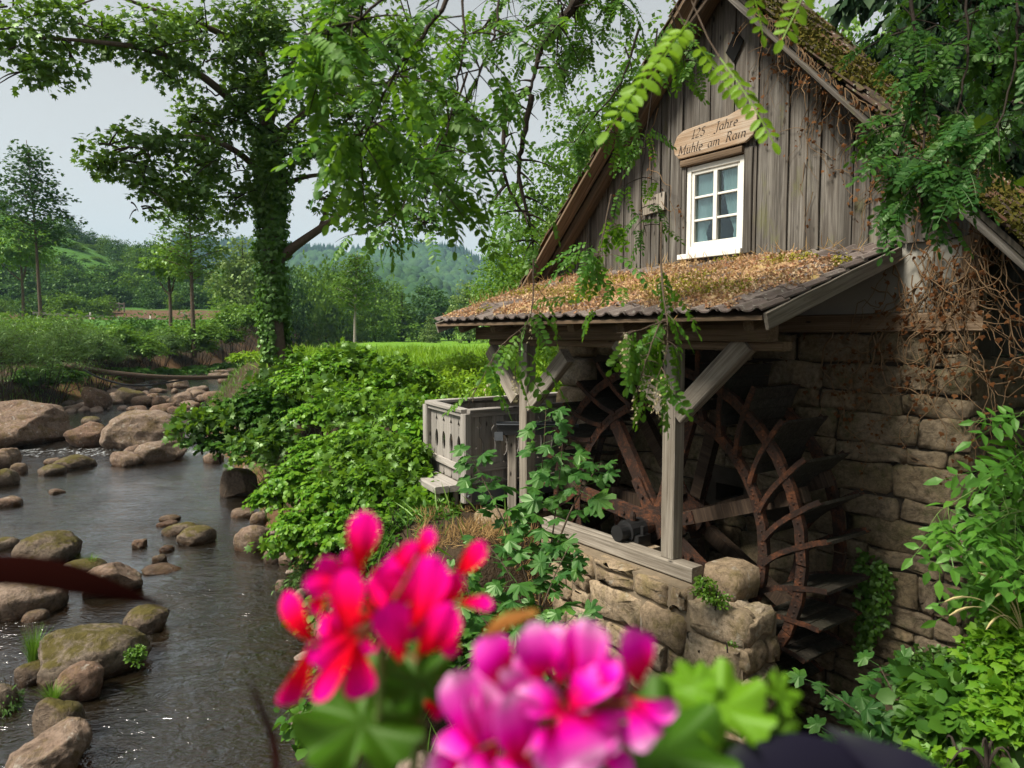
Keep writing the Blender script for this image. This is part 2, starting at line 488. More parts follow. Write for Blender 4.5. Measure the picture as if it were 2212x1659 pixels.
G['bright'] = leaf_mat('bright_herb_leaf', [(0.10, 0.22, 0.012), (0.16, 0.30, 0.013), (0.21, 0.35, 0.015), (0.25, 0.37, 0.03)], (0.32, 0.50, 0.03), 0.4, 0.05)
G['willow'] = leaf_mat('willow_leaf', [(0.050, 0.110, 0.030), (0.085, 0.155, 0.045), (0.060, 0.130, 0.022)], (0.18, 0.32, 0.04), 0.34, 0.03)
G['bank_bush'] = leaf_mat('bank_bush_leaf', [(0.050, 0.12, 0.016), (0.085, 0.185, 0.018), (0.13, 0.235, 0.020)], (0.22, 0.40, 0.02), 0.38, 0.05)
G['ivy'] = leaf_mat('ivy_leaf', [(0.026, 0.085, 0.010), (0.045, 0.125, 0.012), (0.080, 0.185, 0.016)], (0.14, 0.30, 0.02), 0.30, 0.06)
G['sycamore'] = leaf_mat('sycamore_leaf', [(0.018, 0.075, 0.018), (0.032, 0.108, 0.024), (0.050, 0.140, 0.024), (0.10, 0.23, 0.025)], (0.16, 0.36, 0.03), 0.36, 0.04, by_object=True)
G['ash'] = leaf_mat('ash_leaf', [(0.045, 0.14, 0.022), (0.075, 0.205, 0.024), (0.12, 0.27, 0.03)], (0.2, 0.44, 0.03), 0.38, 0.035, by_object=True)
G['far_dark'] = leaf_mat('far_dark_leaf', [(0.022, 0.060, 0.020), (0.035, 0.088, 0.018), (0.055, 0.115, 0.018)], (0.09, 0.19, 0.02), 0.25, 0.02)
G['far_conifer'] = leaf_mat('far_conifer_leaf', [(0.012, 0.036, 0.018), (0.018, 0.050, 0.022)], (0.03, 0.07, 0.02), 0.1, 0.0)
G['far_broadleaf'] = leaf_mat('far_broadleaf_leaf', [(0.026, 0.066, 0.024), (0.040, 0.090, 0.028), (0.058, 0.110, 0.032)], (0.08, 0.16, 0.03), 0.15, 0.0)
M['lime_mortar'] = plain_mat('lime_mortar', (0.17, 0.135, 0.095), 0.95, 0.1, var=0.4, scale=12, bumpd=0.02)
G['far_mid'] = leaf_mat('far_mid_leaf', [(0.046, 0.110, 0.014), (0.075, 0.155, 0.016), (0.11, 0.195, 0.018)], (0.17, 0.30, 0.02), 0.28, 0.02)
G['far_pale'] = leaf_mat('far_pale_leaf', [(0.085, 0.15, 0.035), (0.13, 0.205, 0.05), (0.19, 0.25, 0.085)], (0.22, 0.32, 0.06), 0.3, 0.03)
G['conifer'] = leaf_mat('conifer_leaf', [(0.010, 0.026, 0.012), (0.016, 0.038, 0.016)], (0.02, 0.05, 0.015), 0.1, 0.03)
G['grass'] = leaf_mat('grass_blade', [(0.06, 0.15, 0.02), (0.10, 0.21, 0.022), (0.15, 0.24, 0.04)], (0.2, 0.38, 0.03), 0.35, 0.05)

# ------------------------------------------------------------------ leaves
def lf(outline, fold=0.12, droop=0.12):
    """A leaf template from its right half-outline [(x, y)...]; y runs 0..1 from the stalk to the tip."""
    pts = [(0, 0, 0)]
    R = [(x, y) for x, y in outline]
    mids = [(0, y) for _, y in R]
    V, Fc = [(0, 0, 0)], []
    for (x, y) in R:
        z = -droop * y * y
        V += [(-x, y, z + fold * x), (0, y * 0.98, z), (x, y, z + fold * x)]
    V.append((0, 1, -droop))
    n = len(R)
    Fc += [(0, 2, 1), (0, 3, 2)]
    for i in range(n - 1):
        a, b = 1 + 3 * i, 4 + 3 * i
        Fc += [(a, a + 1, b + 1), (a, b + 1, b), (a + 1, a + 2, b + 2), (a + 1, b + 2, b + 1)]
    a = 1 + 3 * (n - 1); e = len(V) - 1
    Fc += [(a, a + 1, e), (a + 1, a + 2, e)]
    return np.array(V, float), np.array(Fc, int)

def lobed(pts, droop=0.15, cup=0.05):
    """A palmate leaf: fan of the full outline round a centre."""
    V = [(0, 0.36, cup)]
    full = list(pts) + [(-x, y) for x, y in pts[::-1] if abs(x) > 1e-6]
    for x, y in full:
        r = math.hypot(x, y - 0.36)
        V.append((x, y, -droop * r * r))
    n = len(full)
    Fc = [(0, 1 + i, 1 + (i + 1) % n) for i in range(n)]
    return np.array(V, float), np.array(Fc, int)

L_OVAL = lf([(0.20, 0.18), (0.27, 0.5), (0.20, 0.82)])
L_OVAL2 = lf([(0.25, 0.5)], fold=0.2)
L_HAZEL = lf([(0.42, 0.30), (0.38, 0.70)], fold=0.15, droop=0.25)
L_HAZEL2 = lf([(0.42, 0.4)], fold=0.2, droop=0.2)
L_LANCE = lf([(0.13, 0.35), (0.10, 0.7)], fold=0.2, droop=0.25)
L_BLADE = lf([(0.13, 0.45)], fold=0.2, droop=0.3)
L_POINT = lf([(0.21, 0.32), (0.14, 0.72)], fold=0.15, droop=0.2)
L_CARD = lf([(0.5, 0.45)], fold=0.25, droop=0.15)
L_MAPLE = lobed([(0.0, 1.0), (0.13, 0.66), (0.46, 0.78), (0.32, 0.46), (0.56, 0.32), (0.2, 0.14), (0.0, 0.1)])
L_SYC = lobed([(0.0, 1.0), (0.07, 0.86), (0.16, 0.80), (0.15, 0.62), (0.28, 0.70), (0.36, 0.83), (0.50, 0.74), (0.46, 0.60), (0.34, 0.46), (0.47, 0.42), (0.60, 0.34), (0.50, 0.22), (0.22, 0.06), (0.06, 0.12), (0.0, 0.14)], droop=0.35)
L_IVY = lobed([(0.0, 1.0), (0.2, 0.6), (0.48, 0.5), (0.34, 0.14), (0.0, 0.12)])

def leaf_mesh(name, pos, axis, nrm, size, tmpl, width=1.0):
    """One mesh with a copy of the leaf TMPL at every POS (arrays)."""
    T, Fc = tmpl
    pos = np.asarray(pos, float); n = len(pos)
    axis = unit(np.asarray(axis, float))
    nrm = np.asarray(nrm, float)
    nrm = unit(nrm - axis * (nrm * axis).sum(1, keepdims=True))
    side = np.cross(axis, nrm)
    size = np.broadcast_to(np.asarray(size, float), (n,))
    V = pos[:, None, :] + size[:, None, None] * (width * T[None, :, 0, None] * side[:, None, :] + T[None, :, 1, None] * axis[:, None, :] + T[None, :, 2, None] * nrm[:, None, :])
    F_ = (Fc[None] + (np.arange(n) * len(T))[:, None, None]).reshape(-1, 3)
    return tri_mesh(name, V.reshape(-1, 3), F_)

UP = np.array([0, 0, 1.0])

def sprays(centers, out, n_each, rad, flat=0.3, droop=0.35, rs=RS, up=0.9, jit=0.5):
    """Leaf positions, axes and normals in flattened sprays round CENTERS whose outward directions are OUT."""
    C = np.repeat(centers, n_each, 0); O = np.repeat(unit(out), n_each, 0)
    n = len(C)
    d = rs.normal(size=(n, 3)); d = unit(d) * (rs.uniform(0, 1, n) ** 0.5)[:, None]
    d[:, 2] *= flat
    R = np.broadcast_to(np.asarray(rad, float), (len(centers),)) if np.ndim(rad) else np.full(len(centers), rad)
    R = np.repeat(R, n_each)
    P = C + d * R[:, None]
    r = np.sqrt((d[:, :2] ** 2).sum(1))
    P[:, 2] -= droop * R * r ** 2
    A = unit(d * np.array([1, 1, 0.4]) + 0.55 * O + np.array([0, 0, -droop]) + jit * 0.6 * rs.normal(size=(n, 3)))
    N = unit(up * UP + 0.5 * O + jit * rs.normal(size=(n, 3)))
    return P, A, N

def in_ellipsoid(c, r, n, rs=RS, shell=0.6, gap=None, gapf=1.0, low=-1.0):
    """Random points in an ellipsoid, mostly near its skin; thinned where smooth noise is low. Also returns outward directions."""
    k = n
    if gap is not None: k = int(n * 2.4)
    d = unit(rs.normal(size=(k * 2, 3)))
    d = d[d[:, 2] > low][:k]
    rr = 1 - (1 - shell) * rs.uniform(0, 1, len(d)) ** 1.4
    wob = 1 + 0.22 * wobble(d * 1.6 + np.asarray(c) * 0.37, 1.0) + 0.16 * np.abs(wobble(d * 4.2 + np.asarray(c), 1.0, 3.0))
    p = np.asarray(c) + d * np.asarray(r) * (rr * wob)[:, None]
    if gap is not None:
        keep = wobble(p, gapf) > gap
        p, d = p[keep], d[keep]
    return p[:n], unit(d * np.asarray(r)[::-1].mean() / np.asarray(r))[:n]
# ------------------------------------------------------------------ the place: terrain, stream, water
AZ = math.radians(54.0)
UX, UY = math.cos(AZ), -math.sin(AZ)          # the mill's front runs along u (towards the near right)
VX, VY = math.sin(AZ), math.cos(AZ)           # v points into the mill
def mill_uv(x, y): return x * UX + y * UY, x * VX + y * VY
def mill_pt(u, v, z): return np.array([u * UX + v * VX, u * UY + v * VY, z])

YS = np.array([-20, 3, 4, 6, 8, 10.3, 13, 16, 19.6, 24, 30, 36, 42, 50, 60, 80, 120, 4000.])
XR = np.array([-0.6, -0.8, -1.0, -1.65, -2.3, -3.2, -4.6, -6.0, -7.8, -10.5, -13.4, -14.8, -15.6, -16.5, -17.5, -22, -28, -900.])
XL = np.array([-7.5, -7.8, -8.0, -8.5, -9.5, -11, -13, -15, -16.8, -18.8, -20.5, -21.3, -21.2, -20.8, -22, -27, -34, -930.])
def water_z(y):
    return np.interp(y, [-20, 19.5, 22.5, 29, 34, 40, 48, 60, 4000], [0, 0, 0.14, 0.16, 0.45, 0.85, 1.15, 1.3, 1.4])

HILL_A = [-400, -260, -180, -145, -128, -121, -110, -104, -86, -70, -52, 50]
HILL_H = [80, 62, 44, 31, 24.5, 21.5, 16, 13, 8.5, 4, 0, 0]
FAR_P = np.array([-600, 300, 400, 470, 545, 649, 700, 804, 878, 930, 996, 1033, 1100, 1330, 2600])
FAR_Y = np.array([560, 560, 560, 562, 560, 568, 570, 569, 560, 560, 569, 592, 600, 610, 600])

def ground_h(x, y):
    x = np.asarray(x, float); y = np.asarray(y, float)
    xr, xl, zw = np.interp(y, YS, XR), np.interp(y, YS, XL), water_z(y)
    p3 = np.stack([x, y, np.zeros_like(x)], -1)
    n1 = wobble(p3, 0.9); n2 = wobble(p3, 3.1, 1.0)
    t = np.clip((x - xl) / (xr - xl), 0, 1)
    bed = zw - 0.42 * (1 - (2 * t - 1) ** 4) - 0.02 + 0.05 * n2
    hb = np.interp(y, [-20, 5.5, 8, 11, 15, 20, 30, 110, 300, 4000], [0.35, 0.35, 0.6, 1.5, 1.8, 2.3, 2.5, 2.5, 5, 9])
    dr = x - xr
    right = zw + sstep(-0.1, 2.3, dr) * (hb - zw) + 0.07 * n1 * sstep(0, 2, dr)
    hl = zw + 1.1 + np.interp(y, [0, 40, 60, 84, 92, 4000], [0, 0, 1.0, 3.0, 3.1, 4.4])
    dl = xl - x
    left = zw + sstep(-0.1, 2.6, dl) * (hl - zw) + 0.1 * n1 * sstep(0, 2, dl)
    z = np.where(x > xr, right, np.where(x < xl, left, bed))
    z = z + sstep(96, 122, y) * 2.1 * sstep(-28, -42, x)
    # far left hillside and the wooded hills that close the valley
    a = x / np.maximum(y, 1) * 200
    z = z + sstep(112, 203, y) * np.interp(a, HILL_A, HILL_H) * np.where(y > 90, 1, 0)
    px = 1106 + 1522 * x / np.maximum(y, 1)
    z = z + sstep(650, 1300, y) * (723 - np.interp(px, FAR_P, FAR_Y)) / 1522 * 1280
    z = z + sstep(380, 700, y) * (1 - sstep(700, 900, y)) * np.interp(px, [300, 380, 500, 620, 800, 900, 984, 1050, 1200], [0, 15, 34, 40, 52, 46, 26, 20, 20])
    # round the mill
    u, v = mill_uv(x, y)
    dry = sstep(-8.6, -7.6, u) * (1 - sstep(-6.3, -5.7, u)) * sstep(2.6, 4.2, v) * (1 - sstep(5.1, 5.3, v))
    z = z * (1 - dry) + (1.33 + 0.05 * n1) * dry
    near = sstep(-6.2, -5.4, u) * (1 - sstep(-2.9, -2.2, u)) * sstep(2.4, 3.4, v) * (1 - sstep(6.55, 6.6, v))
    z = z * (1 - near) + (0.18 + 0.06 * n1) * near
    pit = sstep(-7.45, -7.3, u) * (1 - sstep(-3.1, -2.2, u)) * sstep(5.12, 5.25, v) * (1 - sstep(6.9, 7.0, v))
    z = z * (1 - pit) + (-0.45 + 0.08 * n1) * pit
    bank = sstep(-2.75, -1.5, u) * sstep(1.2, 2.6, v)
    z = z * (1 - bank) + (1.25 + 0.15 * n1 + 0.3 * sstep(-1.5, 1, u)) * bank
    back = sstep(6.6, 9.5, v) * sstep(-3, 3, u)
    z = z + back * np.clip(v - 6.6, 0, 60) * 0.16
    return z

def gh(x, y): return float(ground_h(np.array([x]), np.array([y]))[0])

def axis_steps(fine, n, grow, far):
    s = [i * fine for i in range(n)]
    while s[-1] < far: s.append(s[-1] + max(fine, s[-1] * grow))
    return np.array(s)
gx = axis_steps(0.2, 32, 0.042, 2600); gx = np.concatenate([-gx[:0:-1], gx])
gy = np.concatenate([-axis_steps(0.6, 10, 0.1, 40)[:0:-1], axis_steps(0.16, 50, 0.028, 2600)])
GX, GY = np.meshgrid(gx, gy)
GZ = ground_h(GX, GY)
nx, ny = len(gx), len(gy)
idx = np.arange(nx * ny).reshape(ny, nx)
quads = np.stack([idx[:-1, :-1], idx[:-1, 1:], idx[1:, 1:], idx[1:, :-1]], -1).reshape(-1, 4)
gm = tri_mesh("ground", np.stack([GX, GY, GZ], -1).reshape(-1, 3), quads, True)
# what covers the ground: stream bed, soil, grass, meadow, bracken, bare earth
xr_, xl_, zw_ = np.interp(GY, YS, XR), np.interp(GY, YS, XL), water_z(GY)
soil = np.array([0.055, 0.038, 0.024]); bedc = np.array([0.13, 0.075, 0.038]); mead = np.array([0.12, 0.25, 0.02]); brack = np.array([0.055, 0.14, 0.022]); earth = np.array([0.105, 0.062, 0.036]); tan = np.array([0.34, 0.25, 0.12]); wood_g = np.array([0.05, 0.09, 0.03])
colr = np.tile(soil, (ny, nx, 1))
def lay(mask, c):
    global colr
    colr = colr * (1 - mask[..., None]) + c * mask[..., None]
lay(((GX > xl_ - 1.2) & (GX < xr_ + 0.4)).astype(float), bedc)
lay(sstep(14, 24, GY) * sstep(2, 5, GX - xr_) * np.ones_like(GX), mead)
lay(sstep(36, 60, GY) * sstep(2, 6, xl_ - GX), brack)
lay(sstep(84, 92, GY) * (1 - sstep(117, 121, GY)) * sstep(3, 8, xl_ - GX), earth)
lay(sstep(150, 260, GY) * (1 - np.clip(sstep(-60, -75, GX / np.maximum(GY, 1) * 200), 0, 1)) * 0.7, wood_g)
lay(sstep(300, 380, GY), wood_g)
PXG = 1106 + 1522 * GX / np.maximum(GY, 1)
lay(sstep(420, 450, GY) * (1 - sstep(540, 570, GY)) * sstep(440, 455, PXG) * (1 - sstep(505, 520, PXG)), tan)
ca = gm.color_attributes.new("cover", 'FLOAT_COLOR', 'POINT')
ca.data.foreach_set("color", np.concatenate([colr, np.ones((ny, nx, 1))], -1).astype(np.float32).ravel())
def ground_mat():
    m, nt, out = new_mat("ground_cover")
    at_ = ND(nt, "ShaderNodeVertexColor"); at_.layer_name = "cover"
    v = coords(nt, per_object=False)
    n1 = noise(nt, v, 0.35, 6, 0.7); n2 = noise(nt, v, 7, 6, 0.75); n3 = noise(nt, v, 26, 3, 0.6)
    k = ramp(nt, math_n(nt, 'MULTIPLY_ADD', n1, 0.5, math_n(nt, 'MULTIPLY', n2, 0.5)), [(0.3, (0.45, 0.45, 0.42)), (0.5, (1, 1, 1)), (0.72, (1.5, 1.45, 1.2))])
    c = mixc(nt, 1.0, at_.outputs[0], k, 'MULTIPLY')
    principled(nt, out, c, 0.95, bump(nt, math_n(nt, 'ADD', n2, n3), 0.8, 0.06), 0.15)
    return m
put("ground", gm, ground_mat(), kind="structure")

# water: one sheet that follows the stream and steps up at the boulders
wy = np.concatenate([np.arange(-8, 20, 0.25), np.arange(20, 64, 0.5)])
ws = np.linspace(0, 1, 49)
WX = np.stack([np.interp(wy, YS, XL) - 0.9 + s * (np.interp(wy, YS, XR) - np.interp(wy, YS, XL) + 1.6) for s in ws], 1)
WY = np.repeat(wy[:, None], len(ws), 1)
P3 = np.stack([WX, WY, 0 * WX], -1)
riff = sstep(19.0, 21, WY) * (1 - sstep(24, 26, WY)) + sstep(30, 33, WY)
WZ = np.repeat(water_z(wy)[:, None], len(ws), 1) + 0.012 * wobble(P3, 2.2) + 0.035 * riff * wobble(P3, 3.0, 2)
widx = np.arange(WX.size).reshape(WX.shape)
wm = tri_mesh("water", np.stack([WX, WY, WZ], -1).reshape(-1, 3), np.stack([widx[:-1, :-1], widx[:-1, 1:], widx[1:, 1:], widx[1:, :-1]], -1).reshape(-1, 4), True)
foam = np.clip(sstep(19.3, 20.6, WY) * (1 - sstep(21.5, 23.0, WY)) * 0.55 + sstep(31, 33, WY) * 0.46, 0, 1)
rip = np.clip(0.70 + sstep(11.5, 7.0, WY) * 0.75 + riff * 0.7, 0, 1)
wa = wm.color_attributes.new("flow", 'FLOAT_COLOR', 'POINT')
wa.data.foreach_set("color", np.stack([foam, rip, 0 * foam, 1 + 0 * foam], -1).astype(np.float32).ravel())
def water_mat():
    m, nt, out = new_mat("stream_water")
    at_ = ND(nt, "ShaderNodeVertexColor"); at_.layer_name = "flow"
    sp = ND(nt, "ShaderNodeSeparateColor"); nt.links.new(at_.outputs[0], sp.inputs[0])
    def flow(scale):
        tc = ND(nt, "ShaderNodeTexCoord"); mp = ND(nt, "ShaderNodeMapping")
        mp.inputs["Rotation"].default_value = (0, 0, math.radians(-25)); mp.inputs["Scale"].default_value = scale
        nt.links.new(tc.outputs["Object"], mp.inputs["Vector"]); return mp.outputs[0]
    n1 = noise(nt, flow((2.4, 4.4, 1)), 1.0, 3, 0.6, 1.8)
    n2 = noise(nt, flow((7, 12, 1)), 1.0, 3, 0.55, 1.4)
    n3 = noise(nt, flow((0.5, 0.35, 1)), 1.0, 3, 0.5)
    calm = ramp(nt, n3, [(0.36, (0.35,) * 3), (0.62, (1,) * 3)])
    h = math_n(nt, 'MULTIPLY_ADD', n2, 0.42, n1)
    st = math_n(nt, 'MULTIPLY', math_n(nt, 'MULTIPLY', sp.outputs[1], calm), 0.95)
    b = ND(nt, "ShaderNodeBump"); b.inputs["Distance"].default_value = 0.06
    nt.links.new(st, b.inputs["Strength"]); nt.links.new(h, b.inputs["Height"])
    g = ND(nt, "ShaderNodeBsdfGlossy"); g.inputs["Roughness"].default_value = 0.10; g.inputs["Color"].default_value = (0.95, 0.97, 1, 1)
    nt.links.new(b.outputs[0], g.inputs["Normal"])
    tr = ND(nt, "ShaderNodeBsdfTransparent"); tr.inputs[0].default_value = (0.40, 0.30, 0.19, 1)
    df = ND(nt, "ShaderNodeBsdfDiffuse"); df.inputs[0].default_value = (0.022, 0.016, 0.009, 1)
    mm = ND(nt, "ShaderNodeMixShader"); mm.inputs[0].default_value = 0.45
    nt.links.new(tr.outputs[0], mm.inputs[1]); nt.links.new(df.outputs[0], mm.inputs[2])
    fr = ND(nt, "ShaderNodeFresnel"); fr.inputs["IOR"].default_value = 1.40
    nt.links.new(b.outputs[0], fr.inputs["Normal"])
    mx = ND(nt, "ShaderNodeMixShader")
    nt.links.new(math_n(nt, 'MULTIPLY_ADD', fr.outputs[0], 1.6, 0.05, clamp=True), mx.inputs[0])
    nt.links.new(mm.outputs[0], mx.inputs[1]); nt.links.new(g.outputs[0], mx.inputs[2])
    fd = ND(nt, "ShaderNodeBsdfDiffuse"); fd.inputs[0].default_value = (0.75, 0.78, 0.8, 1)
    fn = noise(nt, flow((5, 2.2, 1)), 1.6, 6, 0.75, 0.8)
    ff = ramp(nt, math_n(nt, 'MULTIPLY', math_n(nt, 'ADD', fn, 0.42), sp.outputs[0]), [(0.52, (0, 0, 0)), (0.64, (0.9,) * 3)])
    fx = ND(nt, "ShaderNodeMixShader"); nt.links.new(ff, fx.inputs[0])
    nt.links.new(mx.outputs[0], fx.inputs[1]); nt.links.new(fd.outputs[0], fx.inputs[2])
    nt.links.new(fx.outputs[0], out.inputs[0])
    return m
put("water", wm, water_mat(), kind="structure")
# ------------------------------------------------------------------ the mill
def mill_at(px, py, v):
    """(u, z) of the point seen at (px, py) on the vertical plane V metres deep in the mill's own frame."""
    r = ray(px, py)
    t = v / (r[0] * VX + r[1] * VY)
    p = np.array([0, 0, EYE]) + r * t
    return float(p[0] * UX + p[1] * UY), float(p[2])

def mill_root(name, label, cat, group=None):
    return thing(name, label, cat, (0, 0, 0), -AZ, group)

def timber(name, p0, p1, w, h, mat, parent, up=(0, 0, 1), bev=0.012, wear=0.004, **kw):
    """A squared beam from p0 to p1 with worn edges; its grain runs along it (local z)."""
    p0, p1 = Vector(p0), Vector(p1)
    L = (p1 - p0).length
    n = max(2, int(L / 0.35) + 1)
    g = Geo()
    for i in range(n):
        z = L * i / (n - 1)
        j = [rnd.uniform(-wear, wear) for _ in range(4)]
        a, b = w / 2, h / 2
        ring = [(-a + bev, -b + j[0]), (a - bev, -b + j[1]), (a + j[1], -b + bev), (a + j[2], b - bev), (a - bev, b + j[2]), (-a + bev, b + j[3]), (-a + j[3], b - bev), (-a + j[0], -b + bev)]
        g.v += [(x, y, z) for x, y in ring]
        if i:
            for k in range(8):
                q = (i - 1) * 8
                g.f.append((q + k, q + (k + 1) % 8, q + 8 + (k + 1) % 8, q + 8 + k))
    g.f.append(tuple(range(8))[::-1]); g.f.append(tuple(range((n - 1) * 8, n * 8)))
    o = g.put(name, mat, parent, **kw)
    zax = (p1 - p0).normalized()
    xax = Vector(up).cross(zax)
    if xax.length < 1e-3: xax = Vector((1, 0, 0))
    xax.normalize(); yax = zax.cross(xax)
    o.matrix_local = Matrix.Translation(p0) @ Matrix((xax, yax, zax)).transposed().to_4x4()
    return o

def stone(name, outline, frame, bulge, depth, mat, parent, rough=0.02, rs=RS, **kw):
    """A wall stone: OUTLINE in the wall's plane, FRAME maps (a, z, out) to 3-D, OUT points to the viewer."""
    o = np.array(outline, float); c = o.mean(0); n = len(o)
    rings = []
    for s, out in ((1.0, -depth), (1.0, -0.015), (0.93, bulge * 0.62), (0.72, bulge), (0.36, bulge * 1.08)):
        ring = c + (o - c) * s + rs.uniform(-1, 1, (n, 2)) * rough * (0.3 if s == 1 else 0.7)
        hh = out + (rs.uniform(-1, 1, n) * rough * 0.55 if out > 0 else 0 * ring[:, 0])
        rings.append([frame(p[0], p[1], q) for p, q in zip(ring, np.broadcast_to(hh, (n,)))])
    V = [p for r in rings for p in r]
    Fc = []
    for r in range(4):
        for k in range(n):
            Fc.append((r * n + k, r * n + (k + 1) % n, (r + 1) * n + (k + 1) % n, (r + 1) * n + k))
    Fc.append(tuple(range(4 * n, 5 * n)))
    me = mesh(name, V, Fc, True)
    return put(name, me, mat, parent, **kw)

def courses(a0, a1, z0, z1, hr, wr, rs, split=0.2, gap=0.011, rnd_=0.22):
    """Outlines of roughly coursed rubble between a0..a1 and z0..z1."""
    out = []
    z = z0
    lean = 0.0
    while z < z1 - 0.05:
        h = rs.uniform(*hr)
        if z + h > z1 - 0.07: h = z1 - z
        a = a0 - rs.uniform(0, 0.1)
        while a < a1:
            w = rs.uniform(*wr) * (0.8 + 0.5 * h / hr[1])
            if a + w > a1 - 0.12: w = a1 - a
            parts = [(a, a + w, z, z + h)]
            q = rs.uniform()
            if q < split and h > 0.15:
                m = z + h * rs.uniform(0.35, 0.65); parts = [(a, a + w, z, m), (a, a + w, m, z + h)]
            elif q < split * 1.7 and w > 0.35:
                m = a + w * rs.uniform(0.3, 0.7); mz = z + h * rs.uniform(0.3, 0.7)
                parts = [(a, m, z, z + h), (m, a + w, z, mz), (m, a + w, mz, z + h)]
            for (x0, x1, y0, y1) in parts:
                g = gap
                x0 = max(x0, a0)
                if x1 - x0 < 0.05 or y1 - y0 < 0.035: continue
                r = rnd_ * min(x1 - x0, y1 - y0)
                j = lambda s: rs.uniform(-s, s)
                J = min(0.026, 0.13 * (y1 - y0))
                x0 += g; x1 -= g; y0 += g; y1 -= g
                mx = (x0 + x1) / 2
                out.append([(x0 + r + j(J), y0 + j(J)), (mx + j(0.05), y0 + j(J)), (x1 - r + j(J), y0 + j(J)), (x1 + j(J * .6), y0 + r + j(J)), (x1 + j(J), y1 - r + j(J)), (x1 - r + j(J), y1 + j(J)), (mx + j(0.05), y1 + j(J)), (x0 + r + j(J), y1 + j(J)), (x0 + j(J), y1 - r + j(J)), (x0 + j(J * .6), y0 + r + j(J))])
            a += w
        z += h
    return out

WV = 6.6
APEX_U, APEX_Z, SL, SR = -5.05, 7.50, 1.0, 1.09
def roof_z(u): return APEX_Z - (SL * (APEX_U - u) if u < APEX_U else SR * (u - APEX_U))

mill = mill_root("mill_house", "old watermill house with weathered board gable above a rubble stone wall", "watermill")
# --- stone wall with its stones
h1 = (mill_at(1543, 1043, WV), mill_at(1601, 1093, WV))
h2 = (mill_at(1287, 781, WV), mill_at(1352, 842, WV))
HOLES = [(h1[0][0], h1[1][0], h1[1][1], h1[0][1]), (h2[0][0], h2[1][0], h2[1][1], h2[0][1])]
g = Geo()
us = sorted({-7.75, -2.52, *[h[0] for h in HOLES], *[h[1] for h in HOLES]})
for a, b in zip(us[:-1], us[1:]):
    zs = [(-0.9, 3.62)]
    for h in HOLES:
        if h[0] <= a + 1e-6 and b <= h[1] + 1e-6:
            zs = [(-0.9, h[2]), (h[3], 3.62)]
    for z0, z1 in zs: g.box((a, WV + 0.035, z0), (b, WV + 0.4, z1))
g.box((-2.92, WV + 0.402, -0.9), (-2.52, 7.9, 3.4))
g.box((-7.75, WV + 0.402, -0.9), (-7.4, 7.9, 3.4)); g.box((-7.398, 7.5, -0.9), (-2.922, 7.9, 4.6))
wall = g.put("stone_wall", M['mortar'], mill)
rsw = np.random.RandomState(21)
def front(a, z, out): return (a, WV - out, z)
def inhole(o, pad=0.02):
    o = np.array(o)
    return any(o[:, 0].max() > h[0] - pad and o[:, 0].min() < h[1] + pad and o[:, 1].max() > h[2] - pad and o[:, 1].min() < h[3] + pad for h in HOLES)
for o in courses(-7.15, -2.5, -0.55, 3.62, (0.16, 0.36), (0.32, 0.72), rsw, split=0.14, gap=0.006, rnd_=0.10):
    if not inhole(o):
        stone("stone", o, front, rsw.uniform(0.004, 0.03), 0.1, M['wall_stone'], wall, rs=rsw)
side = lambda a, z, out: (-2.52 + out, a, z)
for o in courses(WV + 0.03, 7.9, -0.3, 3.4, (0.16, 0.34), (0.3, 0.6), rsw, gap=0.006, rnd_=0.1):
    stone("stone", o, side, rsw.uniform(0.02, 0.05), 0.1, M['wall_stone'], wall, rs=rsw)
zq = -0.3                                            # the big rounded corner stones at the far end
for hq in (0.5, 0.45, 0.5, 0.42, 0.46, 0.44, 0.40, 0.42, 0.36):
    u1 = -7.12 + rsw.uniform(-0.06, 0.05); u0 = -7.86 + rsw.uniform(-0.03, 0.05)
    o = [(u0 + .1, zq + .01), (-7.5, zq), (u1 - .08, zq + .01), (u1, zq + .1), (u1, zq + hq - .1), (u1 - .1, zq + hq - .012), (-7.5, zq + hq - .005), (u0 + .1, zq + hq - .012), (u0, zq + hq - .1), (u0, zq + .1)]
    stone("stone", o, front, 0.15, 0.28, M['low_stone'], wall, rough=0.03, rs=rsw)
    zq += hq
for (u0, u1, z0, z1) in HOLES:                       # black panels paint the darkness inside the openings
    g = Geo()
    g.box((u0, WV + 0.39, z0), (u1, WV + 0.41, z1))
    g.put("opening_dark_panel", M['painted_dark'], mill)
# --- upper storey: sill beam, plaster strip, boards
timber("sill_beam", (-7.9, WV + 0.02, 3.71), (-2.42, WV + 0.02, 3.71), 0.18, 0.17, M['brown_wood'], mill)
g = Geo(); g.box((-7.7, WV + 0.015, 3.80), (-2.50, WV + 0.2, 4.42)); g.put("plaster_band", M['plaster'], mill)
timber("corner_post", (-2.55, WV + 0.03, 3.6), (-2.55, WV + 0.03, 4.5), 0.14, 0.14, M['brown_wood'], mill)
W0, W1, WZ0, WZ1 = -5.545, -4.765, 4.53, 5.53        # window opening
u = -8.02
rb = random.Random(11)
gable = put("gable_wall", None, parent=mill)
def board_poly(a, b):
    pts = [(a, 4.43)]
    top = []
    pts = [(a, 4.42 + rb.uniform(-.01, .01)), (b, 4.42 + rb.uniform(-.01, .01)), (b, roof_z(b) - 0.10)]
    if a < APEX_U < b: pts.append((APEX_U, APEX_Z - 0.10))
    pts.append((a, roof_z(a) - 0.10))
    return pts
def add_board(poly, dv, th=0.026):
    if max(p[1] for p in poly) - min(p[1] for p in poly) < 0.03: return
    g = Geo(); g.prism(poly, 'y', WV - dv - th, WV - dv)
    o = g.put("board", M['board_wood'], gable)
    return o
i = 0
